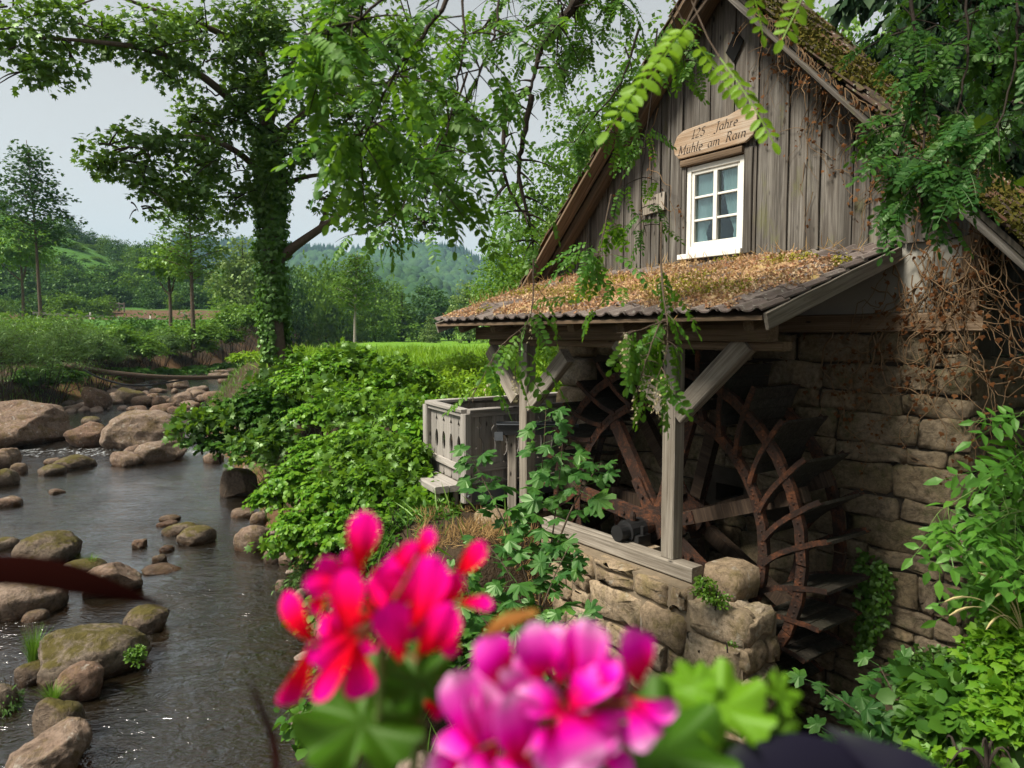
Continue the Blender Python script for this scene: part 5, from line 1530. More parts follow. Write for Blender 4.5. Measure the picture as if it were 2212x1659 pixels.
def crown_shoots(name, clumps, n_shoots, n_leaf, size, tmpl, rs, low=-0.2, droop=0.5, var=0.35):
    """Foliage as many arching shoots with leaves set along them; returns the mesh and the shoots' paths."""
    vol = np.array([np.prod(r) ** (2 / 3.0) for _, r in clumps]); vol = vol / vol.sum()
    Ps, As, Ns, Ss, paths = [], [], [], [], []
    for (c, r), f in zip(clumps, vol):
        for _ in range(max(3, int(n_shoots * f))):
            d = rs.normal(size=3); d[2] = d[2] * 0.9 + 0.35
            d = d / np.linalg.norm(d)
            if d[2] < low: d[2] = -d[2] * 0.5
            a = c + rs.normal(size=3) * r * 0.22 - np.array([0, 0, 0.25]) * r[2]
            e = c + d * r * rs.uniform(0.75, 1.22)
            m = (a + e) / 2 + np.array([0, 0, 0.28]) * np.linalg.norm(e - a)
            e = e - np.array([0, 0, droop * 0.3]) * np.linalg.norm(e - a)
            t = np.linspace(0.22, 1.0, n_leaf)[:, None]
            P = (1 - t) ** 2 * a + 2 * t * (1 - t) * m + t * t * e
            T = unit(2 * (1 - t) * (m - a) + 2 * t * (e - m))
            sd = np.cross(T, UP); sd = unit(sd + 1e-4)
            sg = np.where(np.arange(n_leaf) % 2, 1.0, -1.0)[:, None]; sg[-1] = 0
            A = unit(sd * sg + 0.55 * T + np.array([0, 0, -0.25]) + rs.normal(size=(n_leaf, 3)) * 0.28)
            N = unit(UP * 0.8 + 0.35 * d + rs.normal(size=(n_leaf, 3)) * 0.35)
            Ps.append(P); As.append(A); Ns.append(N); Ss.append(size * rs.uniform(1 - var, 1 + var, n_leaf) * np.linspace(1.1, 0.7, n_leaf) * rs.uniform(0.8, 1.2))
            paths.append((a, m, e))
    P, A, N, S = (np.concatenate(q) for q in (Ps, As, Ns, Ss))
    return leaf_mesh(name, P, A, N, S, tmpl), paths

def limbs(g, base, targets, r0, rs, bend=0.15):
    for t in targets:
        b = np.asarray(base); t = np.asarray(t)
        mid = (b + t) / 2 + rs.normal(size=3) * bend * np.linalg.norm(t - b) * np.array([1, 1, 0.5]) + np.array([0, 0, 0.08 * np.linalg.norm(t - b)])
        pts = bez(b, mid, t, 7)
        g.tube(pts, list(np.linspace(r0, r0 * 0.22, 7)), 5, False)

def simple_tree_meshes(name, h, w, seed, clumps=9, n_sprays=260, n_each=9, size=0.42, tmpl=L_CARD, shape='round', base=0.18, rad=0.9, trunk=0.02):
    """Crown and trunk meshes of a free-standing tree with its foot at the origin."""
    rs = np.random.RandomState(seed)
    cl = []
    for k in range(clumps):
        t = (k + 0.5) / clumps
        z = h * (base + (0.93 - base) * t)
        wr = {'round': math.sin(math.pi * (0.12 + 0.80 * t)) ** 0.7, 'cone': 1.05 - 0.95 * t, 'oval': math.sin(math.pi * (0.2 + 0.7 * t)) ** 0.9, 'dome': 1.0 if t < 0.45 else math.cos((t - 0.45) / 0.55 * 1.35)}[shape] * w / 2
        a = k * 2.4 + rs.uniform(0, 1)
        off = wr * 0.50
        cl.append((np.array([off * math.cos(a), off * math.sin(a), z]), np.array([wr * 0.66, wr * 0.66, h * 0.135 + wr * 0.16])))
        if wr > w * 0.3:
            cl.append((np.array([-off * math.cos(a), -off * math.sin(a), z - 0.05 * h]), np.array([wr * 0.6, wr * 0.6, h * 0.11 + wr * 0.15])))
    crown = crown_mesh(name + "_crown", cl, n_sprays, n_each, rad, size, tmpl, rs, gap=-0.55, gapf=2.2 / w * 2, flat=0.4, up=0.8, jit=0.6)
    g = Geo()
    top = np.array([rs.uniform(-.03, .03) * h, 0, h * 0.9])
    tp = bez((0, 0, -0.5), (rs.uniform(-.03, .03) * h, rs.uniform(-.02, .02) * h, h * 0.5), top, 8)
    g.tube(tp, list(np.linspace(trunk * h, trunk * h * 0.2, 8)), 7)
    for c, r in cl:
        i = int(np.clip((c[2] / h - 0.12) * 8, 1, 6)); limbs(g, tp[i], [c], trunk * h * 0.4 * (1 - i / 9), rs)
    return crown, mesh(name + "_trunk", g.v, g.f, True)

def plant_tree(name, meshes, xyz, s, rot, leafm, barkm, label, cat="tree", group=None, tilt=0.0):
    t = thing(name, label, cat, tuple(xyz), rot, group)
    t.scale = s if isinstance(s, tuple) else (s, s, s)
    cr, tk = meshes
    o = put("crown", cr, None, t); q = put("trunk", tk, None, t)
    for ob, mt in ((o, leafm), (q, barkm)):
        if not ob.data.materials: ob.data.materials.append(mt)
        ob.material_slots[0].link = 'OBJECT'; ob.material_slots[0].material = mt
    return t

ORD = ("leftmost", "second", "third", "fourth", "fifth", "sixth", "seventh", "eighth", "ninth", "tenth", "eleventh", "twelfth", "thirteenth", "fourteenth", "fifteenth", "sixteenth", "seventeenth", "eighteenth", "nineteenth", "twentieth")
def tell_apart(items, zones, noun):
    """Labels for look-alikes: the landmark zone they stand in and their order from the left inside it. ITEMS: [(px, tone, obj)]."""
    by = {}
    for px_, tone, o in items:
        z = next((n for lim, n in zones if px_ < lim), zones[-1][1]); by.setdefault((z, tone), []).append((px_, o))
    for (z, tone), L in by.items():
        L.sort(key=lambda q: q[0])
        for i, (_, o) in enumerate(L):
            o["label"] = f"only {tone} {noun} {z}" if len(L) == 1 else f"{ORD[i]} {tone} {noun} {'from left ' if i else ''}{z}"
# prototypes that far trees share
PT = {
 'round': simple_tree_meshes("round_tree", 10, 9, 31, n_sprays=420, size=0.42, shape='round'),
 'oval': simple_tree_meshes("oval_tree", 12, 7.5, 32, n_sprays=420, size=0.42, shape='oval'),
 'cone': simple_tree_meshes("cone_tree", 12, 6.5, 33, n_sprays=420, size=0.40, shape='cone', base=0.1),
 'dome': simple_tree_meshes("dome_tree", 9, 9, 34, n_sprays=460, size=0.40, shape='dome', base=0.08),
 'bush': simple_tree_meshes("bush", 4, 5.5, 35, clumps=6, n_sprays=260, size=0.30, shape='dome', base=0.02, rad=0.7, trunk=0.015),
 'bush2': simple_tree_meshes("bush_b", 4.5, 5, 36, clumps=6, n_sprays=260, size=0.30, shape='round', base=0.03, rad=0.7, trunk=0.015),
}
rst = np.random.RandomState(40)
# the wooded slope on the left
n_ridge = [(127, 172, 490), (165, 196, 487), (205, 205, 500), (238, 190, 512), (262, 185, 512), (285, 178, 520), (310, 172, 528), (335, 180, 512), (360, 178, 525), (390, 178, 540), (150, 215, 500), (185, 225, 497), (225, 225, 510), (420, 190, 560), (300, 210, 522), (345, 205, 520), (445, 195, 578), (20, 200, 470), (-30, 210, 450), (-80, 215, 440)]
acc = []
for i, (px_, d, ytop) in enumerate(n_ridge):
    x = (px_ - 1106) / 1522 * d; zb = gh(x, d)
    h = max(6.0, at(px_, ytop, d)[2] - zb)
    kind = ('round', 'dome', 'round', 'oval')[i % 4]
    hh = {'round': 10, 'dome': 9, 'oval': 12}[kind]
    q = plant_tree("hillside_tree", PT[kind], (x, d, zb - 0.3), (h / hh * 1.0, h / hh, h / hh), rst.uniform(0, 6.28), G['far_dark'] if i % 3 else G['far_mid'], M['dark_bark'], "one of the dense dark trees crowning the spur of the left hillside", "tree", "dense trees crowning the left hillside spur")
    acc.append((px_, "dark" if i % 3 else "lighter green", q))
tell_apart(acc, [(100, "at the hilltop over the pyramid-shaped tree"), (200, "on the spur's crest just past the pyramid-shaped tree"), (290, "on the sloping middle of the spur"), (600, "low on the spur near the slim tree")], "hill tree")
acc = []
for i in range(58):
    px_ = rst.uniform(-60, 470); d = rst.uniform(119, 148)
    if 215 < px_ < 330 and rst.uniform() < 0.2: continue
    x = (px_ - 1106) / 1522 * d; zb = gh(x, d)
    s_ = rst.uniform(0.7, 1.35) * (1.25 if px_ < 200 else 1.0)
    q = plant_tree("hillside_bush", PT['bush' if i % 2 else 'bush2'], (x, d, zb - 0.3), (s_, s_, s_ * rst.uniform(0.8, 1.2)), rst.uniform(0, 6.28), G[('far_dark', 'far_mid', 'far_dark')[i % 3]], M['dark_bark'], "one of the rounded bushes along the foot of the left hillside", "bush", "rounded bushes along the left hillside's foot")
    acc.append((px_, ("dark", "fresh green", "dark")[i % 3], q))
tell_apart(acc, [(40, "below the hill before the pyramid-shaped tree"), (100, "behind the pyramid-shaped tree's stem"), (170, "just right of the pyramid-shaped tree's stem"), (245, "above the bare earth before the short rail fence"), (300, "behind the short rail fence"), (360, "between the short fence and the slim tree"), (420, "behind the slim tree's stem"), (900, "right of the slim tree's stem")], "slope-foot bush")
for i in range(15):
    px_ = -50 + 20 * i + rst.uniform(-8, 8); d = rst.uniform(106, 116)
    x = (px_ - 1106) / 1522 * d; s_ = rst.uniform(0.55, 0.95)
    plant_tree("verge_bush", PT['bush' if i % 2 else 'bush2'], (x, d, gh(x, d) - 0.3), (s_, s_, s_), rst.uniform(0, 6.28), G['far_mid' if i % 3 else 'far_dark'], M['dark_bark'], ORD[i] + " bush from left on the road verge before the bare earth", "bush", "bushes on the road verge")
acc = []
for i in range(34):
    px_ = rst.uniform(-40, 330); d = rst.uniform(150, 196)
    x = (px_ - 1106) / 1522 * d; zb = gh(x, d); s_ = rst.uniform(0.35, 0.7)
    q = plant_tree("bracken_shrub", PT['bush'], (x, d, zb - 0.3), (s_ * 1.4, s_ * 1.4, s_ * 0.6), rst.uniform(0, 6.28), G['far_mid'], M['dark_bark'], "one of the low green shrubs scattered up the bracken slope", "shrub", "low shrubs scattered up the bracken slope")
    acc.append((px_, "low", q))
tell_apart(acc, [(20, "on the high slope at the picture's edge"), (60, "on the slope before the pyramid-shaped tree"), (110, "on the slope behind the pyramid-shaped tree"), (170, "on the slope under the spur's first trees"), (230, "on the open bracken slope's middle"), (280, "on the lower bracken slope"), (600, "where the bracken slope meets the spur's trees")], "bracken shrub")

# the row of trees beyond the meadow
MT = [
 (628, 95, 563, 746, 84, 'oval', 'far_dark', "tall dark tree standing right behind the ivy-covered trunk"),
 (668, 112, 560, 740, 90, 'round', 'far_mid', "broad mid-green tree between the ivy trunk and the slender white-stemmed tree"),
 (706, 100, 572, 742, 110, 'dome', 'far_mid', "wide light-green tree with branches to the ground beyond the shrubs"),
 (722, 130, 552, 740, 70, 'oval', 'far_mid', "taller feathery tree rising behind the wide light-green one"),
 (812, 104, 622, 740, 88, 'dome', 'far_mid', "low spreading green tree to the slender tree's far side"),
 (800, 125, 590, 738, 90, 'round', 'far_dark', "dark rounded tree behind the slender white-stemmed tree"),
 (866, 112, 618, 738, 92, 'cone', 'far_mid', "pyramid-shaped fresh green tree beyond the meadow"),
 (930, 118, 611, 738, 108, 'round', 'far_dark', "very dark round-headed tree beyond the meadow"),
 (975, 122, 640, 738, 60, 'round', 'far_dark', "smaller dark tree merging with the round-headed one"),
 (931, 98, 680, 742, 48, 'cone', 'far_pale', "small pale conical tree alone at the meadow's edge"),
 (1014, 92, 602, 740, 88, 'oval', 'far_pale', "cream-flowered tree beside the shelter's roof"),
 (1050, 100, 640, 740, 70, 'round', 'far_mid', "green tree peeping over the shelter's far roof end"),
 (590, 100, 580, 745, 60, 'round', 'far_mid', "green tree showing to the stream side of the ivy trunk"),
 (530, 78, 500, 720, 120, 'oval', 'far_pale', "airy pale-green tree behind the ivy trunk's stream side"),
 (500, 84, 560, 715, 80, 'round', 'far_mid', "small-leaved tree over the end of the bank bushes"),
 (560, 88, 556, 725, 70, 'cone', 'far_mid', "narrow tree half hidden behind the ivy trunk"),
 (762, 116, 600, 738, 76, 'dome', 'far_dark', "dark understorey tree behind the white stem"),
 (845, 126, 600, 736, 66, 'round', 'far_mid', "rounded tree filling the gap behind the pyramid-shaped one"),
 (1090, 108, 620, 735, 90, 'dome', 'far_mid', "wide tree hidden largely by the shelter's roof"),
]
HH = {'round': (10, 9), 'oval': (12, 7.5), 'cone': (12, 6.5), 'dome': (9, 9)}
for (px_, d, yt, yb, w_, kind, mt, lab) in MT:
    x = (px_ - 1106) / 1522 * d; zb = gh(x, d) - 0.3
    h = at(px_, yt, d)[2] - zb; W = w_ / 1522 * d
    plant_tree("meadow_tree", PT[kind], (x, d, zb), (W / HH[kind][1], W / HH[kind][1], h / HH[kind][0]), rst.uniform(0, 6.28), G[mt], M['dark_bark'], lab, "tree")
# the slender pale-stemmed tree
rs = np.random.RandomState(61)
def slim_tree(name, px_, d, ytop, ybase, crown_px, crown_lo, label, leafm, barkm, nsp, lean=0, size=0.2, tmpl=L_HAZEL2, tr=0.13, conic=0.5, gap=-0.1):
    x = (px_ - 1106) / 1522 * d
    zb = at(px_, ybase, d)[2] - 0.6; zt = at(px_, ytop, d)[2]; H = zt - zb
    t = thing(name, label, "tree", (x, d, zb))
    g = Geo()
    tp = smooth_path([(0, 0, -1.0), (lean * .2, 0, H * .3), (lean * .5, 0.1, H * .6), (lean, 0, H)], 6)
    g.tube(tp, list(np.linspace(tr, 0.02, len(tp))), 8)
    zc = (at(px_, crown_lo, d)[2] - zb); W = crown_px / 1522 * d
    Ps, As, Ns = [], [], []
    nb = 34
    for k in range(nb):
        tt = (k + 0.5) / nb
        z = zc + (H * 0.97 - zc) * tt
        r = W / 2 * ((1 - tt) ** conic * (0.55 + 0.45 * min(1, tt * 5))) * rs.uniform(0.7, 1.1) + 0.15
        a = k * 2.39996
        s = tp[int(np.clip(z / H * (len(tp) - 1), 0, len(tp) - 1))]
        e = np.array([s[0] + r * math.cos(a), s[1] + r * math.sin(a), z + 0.22 * r])
        pts = bez((s[0], s[1], z - 0.3), ((s[0] + e[0]) / 2, (s[1] + e[1]) / 2, z + 0.1 * r), e, 6)
        g.tube(pts, list(np.linspace(tr * 0.3, 0.012, 6)), 4, False)
        m = max(2, int(nsp / nb * (0.4 + r / W * 2)))
        f = rs.uniform(0.25, 1.0, m) ** 0.7
        c = np.array([pts[int(q * 5)] for q in f]) + rs.normal(size=(m, 3)) * np.array([.3, .3, .15]) * (0.2 + 0.12 * W)
        P, A, N = sprays(c, np.tile(e - s, (m, 1)), 9, 0.16 * W + 0.1, 0.22, 0.35, rs)
        Ps.append(P); As.append(A); Ns.append(N)
    P, A, N = (np.concatenate(q) for q in (Ps, As, Ns))
    put("crown", leaf_mesh("crown", P, A, N, size * rs.uniform(.7, 1.3, len(P)), tmpl), leafm, t)
    g.put("trunk", barkm, t, True)
    return t
slim_tree("slender_tree", 766, 62, 545, 745, 105, 665, "slender young tree with a pale bare stem beyond the bank shrubs", G['far_mid'], M['pale_bark'], 420, lean=0.4, size=0.2, tr=0.16, conic=0.35)
slim_tree("pyramid_tree", 94, 52, 303, 720, 200, 530, "tall pyramid-shaped tree with a bare thin stem behind the bank bushes", G['far_dark'], M['bark'], 430, lean=-0.5, size=0.25, tmpl=L_MAPLE, tr=0.16, conic=0.85)  # its backlit darkness is put into the darker leaf colour
slim_tree("slim_tree", 420, 46, 390, 720, 165, 600, "slim straight tree with a thin leafy crown right of the pyramid-shaped one", G['maple'], M['bark'], 360, lean=-0.1, size=0.20, tmpl=L_MAPLE, tr=0.17, conic=0.25)
# leafy low boughs that both slim trees carry far out
def bough_tree(name, label, spots, d, n, size, mat):
    cl = [(at(x, y, d), np.array([rx, rx, ry]) / 1522 * d) for (x, y, rx, ry) in spots]
    t = thing(name, label, "tree", tuple(cl[0][0] * np.array([1, 1, 0]) + np.array([0, 0, gh(cl[0][0][0], d)])))
    o = np.array(t.location)
    cl = [(c - o, r) for c, r in cl]
    me = crown_mesh("crown", cl, n, 9, 0.5, size, L_HAZEL2, np.random.RandomState(66), gap=-0.5, gapf=0.8)
    put("crown", me, mat, t)
    g = Geo(); tp = bez((0, 0, -.5), cl[0][0] * .5 + np.array([.3, 0, 0]), cl[0][0] + np.array([0, 0, .5]), 8); g.tube(tp, list(np.linspace(.16, .05, 8)), 7)
    limbs(g, tp[4], [c for c, _ in cl], 0.06, np.random.RandomState(3)); g.put("trunk", M['bark'], t, True)
bough_tree("leaning_tree", "yellow-green leafy tree spreading low in front of the hillside's dark trees", [(360, 560, 40, 30), (340, 575, 26, 18), (388, 585, 34, 22), (376, 540, 26, 24)], 49, 150, 0.25, G['bank_bush'])
bough_tree("roadside_tree", "rounded olive-green tree behind the pyramid-shaped tree's stem", [(40, 520, 60, 40), (-10, 540, 50, 40), (70, 545, 36, 26)], 60, 300, 0.3, G['bank_bush'])

# bushes along the left bank
def bush(name, label, cx, base, w, top, d, leafm, n_sprays, n_each, size, tmpl, width=1.0, rad=0.35, seed=0, group=None, cat="bush", nl=7, stems=True, low=-0.35, zb=None, jit=0.6, gap=-0.30, up=0.8, parts=None, mix=None, shoots=None):
    rs = np.random.RandomState(seed + 100)
    c0 = at(cx, base, d); x, y = c0[0], c0[1]
    zb = gh(x, y) if zb is None else zb
    H = at(cx, top, d)[2] - zb; W = w / 1522 * d
    t = thing(name, label, cat, (x, y, zb), 0, group)
    if parts:
        cl = [(at(px_, py_, dd) - np.array([x, y, zb]), np.array([rx, rx * 0.9, ry]) / 1522 * dd) for (px_, py_, rx, ry, dd) in parts]
    else:
        cl = [(np.array([0, 0, H * 0.45]), np.array([W * 0.42, W * 0.36, H * 0.46]))]
        for k in range(nl):
            a = k * 2.4 + rs.uniform(0, .8); q = rs.uniform(0.2, 0.8)
            rr = W * 0.27 * rs.uniform(0.75, 1.2)
            cl.append((np.array([W * 0.34 * math.cos(a), W * 0.26 * math.sin(a), H * (0.22 + 0.52 * q)]), np.array([rr, rr, rr * 0.8])))
    paths = []
    if shoots: me, paths = crown_shoots("foliage", cl, shoots, 16, size, tmpl, rs)
    else: me = crown_mesh("foliage", cl, n_sprays, n_each, rad, size, tmpl, rs, gap=gap, gapf=2.6, low=low, width=width, jit=jit, up=up, shell=0.35, var=0.5)
    put("foliage", me, leafm, t)
    if mix:                                             # other plants grow through it
        m2, t2, fr, s2 = mix
        me2 = crown_mesh("mixed_leaves", [(c + rs.normal(size=3) * r * 0.15, r * 1.06) for c, r in cl], int(n_sprays * fr), n_each, rad * 1.2, s2, t2, rs, gap=0.1, gapf=1.2, low=low, jit=0.7, up=0.6, shell=0.5, var=0.5)
        put("mixed_leaves", me2, m2, t)
    g = Geo()
    for (a, m_, e) in paths[::4]: g.tube(bez(a, m_, e, 5), [0.006, 0.005, 0.004, 0.003, 0.002], 3, False)
    for c, r in cl:
        for _ in range(4):
            e = c + rs.normal(size=3) * r * 0.5; e[2] = max(e[2], 0.2)
            b = np.array([c[0] * 0.6 + rs.normal() * 0.12 * W * .3, c[1] * 0.6, -0.3]) if not parts else np.array([c[0] * 0.85, c[1] * 0.85, max(-0.3, c[2] - 1.1 * r[2])])
            g.tube(bez(b, (b + e) / 2 + np.array([0, 0, .15 * H]), e, 6), list(np.linspace(min(0.024, 0.007 * (1 + H / 2)), 0.003, 6)), 4, False)
    g.put("stems", M['dark_bark'], t, True, kind="stuff")
    return t
bush("willow_bush", "large grey-green willow bush overhanging the huge flat boulder", 30, 885, 330, 630, 30, G['willow'], 1700, 14, 0.15, L_BLADE, 1.0, 0.38, 1, nl=10, shoots=1500)
bush("bank_bush", "dark leafy bush at the water's edge under the grey-green willow", 112, 880, 130, 768, 33, G['dark_shrub'], 800, 12, 0.13, L_HAZEL2, 1, 0.32, 2, shoots=600)
bush("willow_bush", "feathery pale willow bush between the grey-green one and the log's end", 190, 862, 175, 660, 36, G['willow'], 1200, 13, 0.15, L_BLADE, 1, 0.38, 3, nl=8, shoots=850)
bush("bank_bush", "yellow-green alder bush above the log's left end", 255, 815, 175, 684, 40, G['bank_bush'], 1200, 12, 0.16, L_HAZEL2, 1, 0.4, 4, nl=8, shoots=750)
bush("willow_bush", "tall wispy willow bush standing over the middle of the log", 325, 815, 130, 684, 43, G['willow'], 1000, 12, 0.17, L_BLADE, 1, 0.4, 5, shoots=650)
bush("bank_bush", "rounded bright green bush beyond the log's right half", 412, 812, 140, 678, 47, G['bank_bush'], 1200, 12, 0.17, L_HAZEL2, 1, 0.42, 6, nl=8, shoots=750)
bush("bank_bush", "deep green bush at the bend beside the ivy trunk", 498, 798, 150, 618, 54, G['bank_bush'], 1100, 12, 0.18, L_HAZEL2, 1, 0.45, 7, nl=8, shoots=700)
bush("bank_bush", "bush on the slope behind the grey-green willow", 60, 760, 240, 685, 42, G['bank_bush'], 900, 12, 0.18, L_HAZEL2, 1, 0.45, 8, nl=8, gap=-0.5)
bush("bank_bush", "bush filling the dip behind the wispy willow", 330, 770, 220, 716, 58, G['dark_shrub'], 420, 11, 0.22, L_HAZEL2, 1, 0.55, 9)
bush("yellowing_bush", "small yellow-tinged bush at the foot of the ivy trunk", 535, 835, 52, 762, 30, G['bright'], 200, 10, 0.12, L_HAZEL2, 1, 0.25, 10)

bush("bank_undergrowth", "low dark greenery hanging over the stream's far bank behind the log", 380, 812, 330, 780, 41, G['dark_shrub'], 300, 12, 0.17, L_HAZEL2, 1, 0.4, 11, shoots=520, cat="undergrowth", parts=[(240, 806, 40, 16, 37), (300, 806, 40, 16, 39), (360, 806, 40, 16, 41.5), (420, 802, 40, 16, 43.5), (480, 796, 40, 16, 47), (530, 790, 36, 16, 50)])
# ------------------------------------------------------------------ the big ivy-covered maple
D0 = 17.5
rsM = np.random.RandomState(77)
tb = at(592, 845, D0); TX, TY = tb[0], tb[1]; TZB = gh(TX, TY) - 0.3
maple = thing("ivy_maple", "big maple leaning over the stream with a trunk wrapped in ivy", "tree", (TX, TY, TZB))
o0 = np.array([TX, TY, TZB])
def L0(x, y, d=D0): return at(x, y, d) - o0
tr_pts = [(0, 0, -0.4), L0(600, 800), L0(592, 700), L0(588, 600), L0(586, 480), L0(583, 400), L0(580, 320), L0(572, 230), L0(566, 150), L0(560, 60), L0(555, -80)]
tp = smooth_path(tr_pts, 5)
tr_r = np.interp(np.linspace(0, 1, len(tp)), [0, .15, .5, .75, 1], [0.24, 0.22, 0.22, 0.15, 0.05])
g = Geo(); g.tube(tp, list(tr_r), 12)
def wood(path, r0, r1, n=7):
    pts = smooth_path([L0(*p) if len(p) == 3 else L0(*p) for p in path], 5); g.tube(pts, list(np.linspace(r0, r1, len(pts))), n, False); return pts
wood([(604, 560, 17.5), (640, 530, 17.3), (690, 495, 17.0), (740, 460, 16.7), (790, 432, 16.4), (860, 420, 16.2)], 0.13, 0.03)
wood([(690, 495, 17.0), (705, 455, 16.9), (715, 420, 16.8), (730, 395, 16.8)], 0.05, 0.015)
wood([(612, 400, 17.5), (660, 382, 17.2), (720, 375, 17.0), (790, 370, 16.6)], 0.07, 0.02)
wood([(583, 420, 17.5), (540, 350, 17), (450, 300, 16), (330, 300, 15.2), (250, 330, 14.6)], 0.10, 0.02)
wood([(580, 340, 17.5), (520, 240, 17), (430, 160, 16), (330, 110, 15), (200, 90, 14), (60, 80, 13.5)], 0.12, 0.02)
wood([(575, 300, 17.5), (600, 200, 17.2), (650, 110, 17), (700, 20, 17)], 0.12, 0.03)
wood([(578, 330, 17.5), (640, 260, 17), (720, 210, 16.5), (820, 180, 16.3), (920, 190, 16)], 0.10, 0.02)
wood([(560, 120, 17.5), (450, 60, 16.5), (330, 20, 16), (200, -30, 15)], 0.09, 0.02)
g.put("trunk", M['bark'], maple, True)
# crown: clumps seen in the photograph (x, y, radius x, radius y, distance)
CL = [(40, 60, 85, 70, 13.5), (60, 150, 60, 35, 13.5), (150, 40, 80, 60, 14), (20, 20, 70, 50, 14), (240, 75, 80, 40, 14.5), (330, 60, 80, 50, 15), (140, 120, 50, 40, 13.8), (330, 110, 70, 38, 15), (420, 130, 70, 42, 15.5), (430, 60, 80, 50, 16), (500, 60, 80, 70, 16.5), (360, 165, 40, 18, 15),
      (480, 200, 70, 45, 16.5), (540, 160, 70, 70, 17), (560, 260, 90, 60, 17), (480, 280, 70, 45, 16.5), (420, 250, 60, 30, 16), (400, 310, 80, 40, 15.5), (310, 290, 70, 38, 15), (250, 320, 60, 38, 14.6), (300, 350, 70, 40, 14.8), (230, 355, 42, 30, 14.6), (390, 370, 80, 40, 15.3), (320, 410, 48, 40, 14.8), (300, 450, 40, 26, 14.8), (420, 420, 55, 40, 15.6), (480, 350, 70, 55, 16.3), (500, 430, 55, 40, 16.6), (440, 470, 40, 26, 15.8), (540, 370, 50, 50, 16.8),
      (620, 90, 90, 70, 17), (700, 40, 90, 60, 17), (640, 180, 80, 60, 17), (720, 140, 90, 60, 16.6), (800, 90, 90, 60, 16.4), (880, 60, 80, 60, 16.2), (820, 190, 80, 55, 16.3), (640, 330, 60, 45, 17), (610, 380, 40, 40, 16.9), (700, 300, 70, 50, 16.8), (760, 260, 80, 55, 16.5), (790, 340, 70, 45, 16.4), (860, 280, 80, 50, 16.2), (840, 360, 70, 50, 16.2), (900, 350, 60, 60, 16), (820, 430, 70, 45, 16.3), (890, 430, 60, 40, 16), (780, 470, 50, 26, 16.4), (930, 470, 40, 40, 16), (700, 420, 40, 30, 16.8), (920, 200, 70, 60, 16), (960, 300, 40, 70, 16), (560, 20, 90, 60, 17), (770, 20, 90, 60, 16.8)]
cl = [(L0(x, y, d), np.array([rx, (rx + ry) / 2, ry]) / 1522 * d) for (x, y, rx, ry, d) in CL]
me = crown_mesh("crown", cl, 1950, 11, 0.36, 0.125, L_MAPLE, rsM, gap=-0.02, gapf=1.7, flat=0.3, droop=0.5, shell=0.25, jit=0.45, up=0.75)
put("crown", me, G['maple'], maple)
g = Geo()
for (c, r) in cl:                                        # twigs through each clump
    for _ in range(4):
        a = c + rsM.normal(size=3) * r * 0.25; b = c + rsM.normal(size=3) * r * 0.75
        g.tube(bez(a, (a + b) / 2 + np.array([0, 0, 0.1]), b, 5), [0.022, 0.018, 0.014, 0.01, 0.006], 4, False)
g.put("twigs", M['dark_bark'], maple)
# ivy round the trunk, bare on the lower right side
k = 17000
t_ = rsM.uniform(0.02, 0.66, k); a_ = rsM.uniform(0, 2 * math.pi, k)
ip = np.array(tp)[(t_ * (len(tp) - 1)).astype(int)] + rsM.normal(size=(k, 3)) * 0.05
nr = np.stack([np.cos(a_), np.sin(a_), 0 * a_], 1)
zrel = ip[:, 2]
bare = (zrel < L0(600, 690)[2]) & (np.cos(a_ + 0.45) > 0.60) 
rad_ = np.interp(t_, [0, .15, .5, .7], [0.21, 0.24, 0.26, 0.20]) + np.abs(rsM.normal(size=k)) * 0.07 + 0.05 * wobble(ip * 2, 1.0)
P = ip + nr * rad_[:, None]
P, nr2 = P[~bare], nr[~bare]
A = unit(np.array([0, 0, -0.8]) + rsM.normal(size=P.shape) * 0.5); N = unit(nr2 + 0.5 * UP + rsM.normal(size=P.shape) * 0.35)
put("ivy", leaf_mesh("ivy", P, A, N, rsM.uniform(0.08, 0.15, len(P)), L_IVY), G['ivy'], maple)

# ------------------------------------------------------------------ shrubs on the right bank
bush("hazel_shrub", "dark glossy shrub leaning out over the water beneath the ivy maple", 500, 990, 220, 800, 15.5, G['dark_shrub'], 950, 13, 0.11, L_HAZEL, 1, 0.28, 21, shoots=620, mix=(G['maple'], L_MAPLE, 0.25, 0.15), parts=[(500, 900, 70, 60, 15.5), (450, 925, 50, 42, 15.2), (560, 880, 70, 60, 15.8), (470, 965, 50, 36, 15.0), (540, 960, 70, 42, 15), (600, 900, 60, 80, 15.5), (425, 955, 30, 26, 15.1), (580, 960, 60, 50, 14.5), (610, 830, 50, 40, 16.5)])
bush("hazel_shrub", "large bright hazel bush rising in the middle of the right bank", 700, 1000, 260, 740, 13, G['hazel'], 1500, 13, 0.095, L_HAZEL, 1, 0.27, 22, shoots=1050, mix=(G['bank_bush'], L_MAPLE, 0.22, 0.12), parts=[(660, 830, 70, 60, 14), (720, 800, 70, 55, 14.5), (770, 790, 70, 50, 15), (640, 780, 40, 36, 15.5), (700, 900, 80, 60, 12.5), (780, 880, 80, 60, 12.5), (840, 850, 70, 60, 13), (840, 812, 66, 40, 15), (760, 770, 40, 34, 15.5), (890, 812, 56, 36, 15.5), (880, 900, 60, 50, 11.5)])
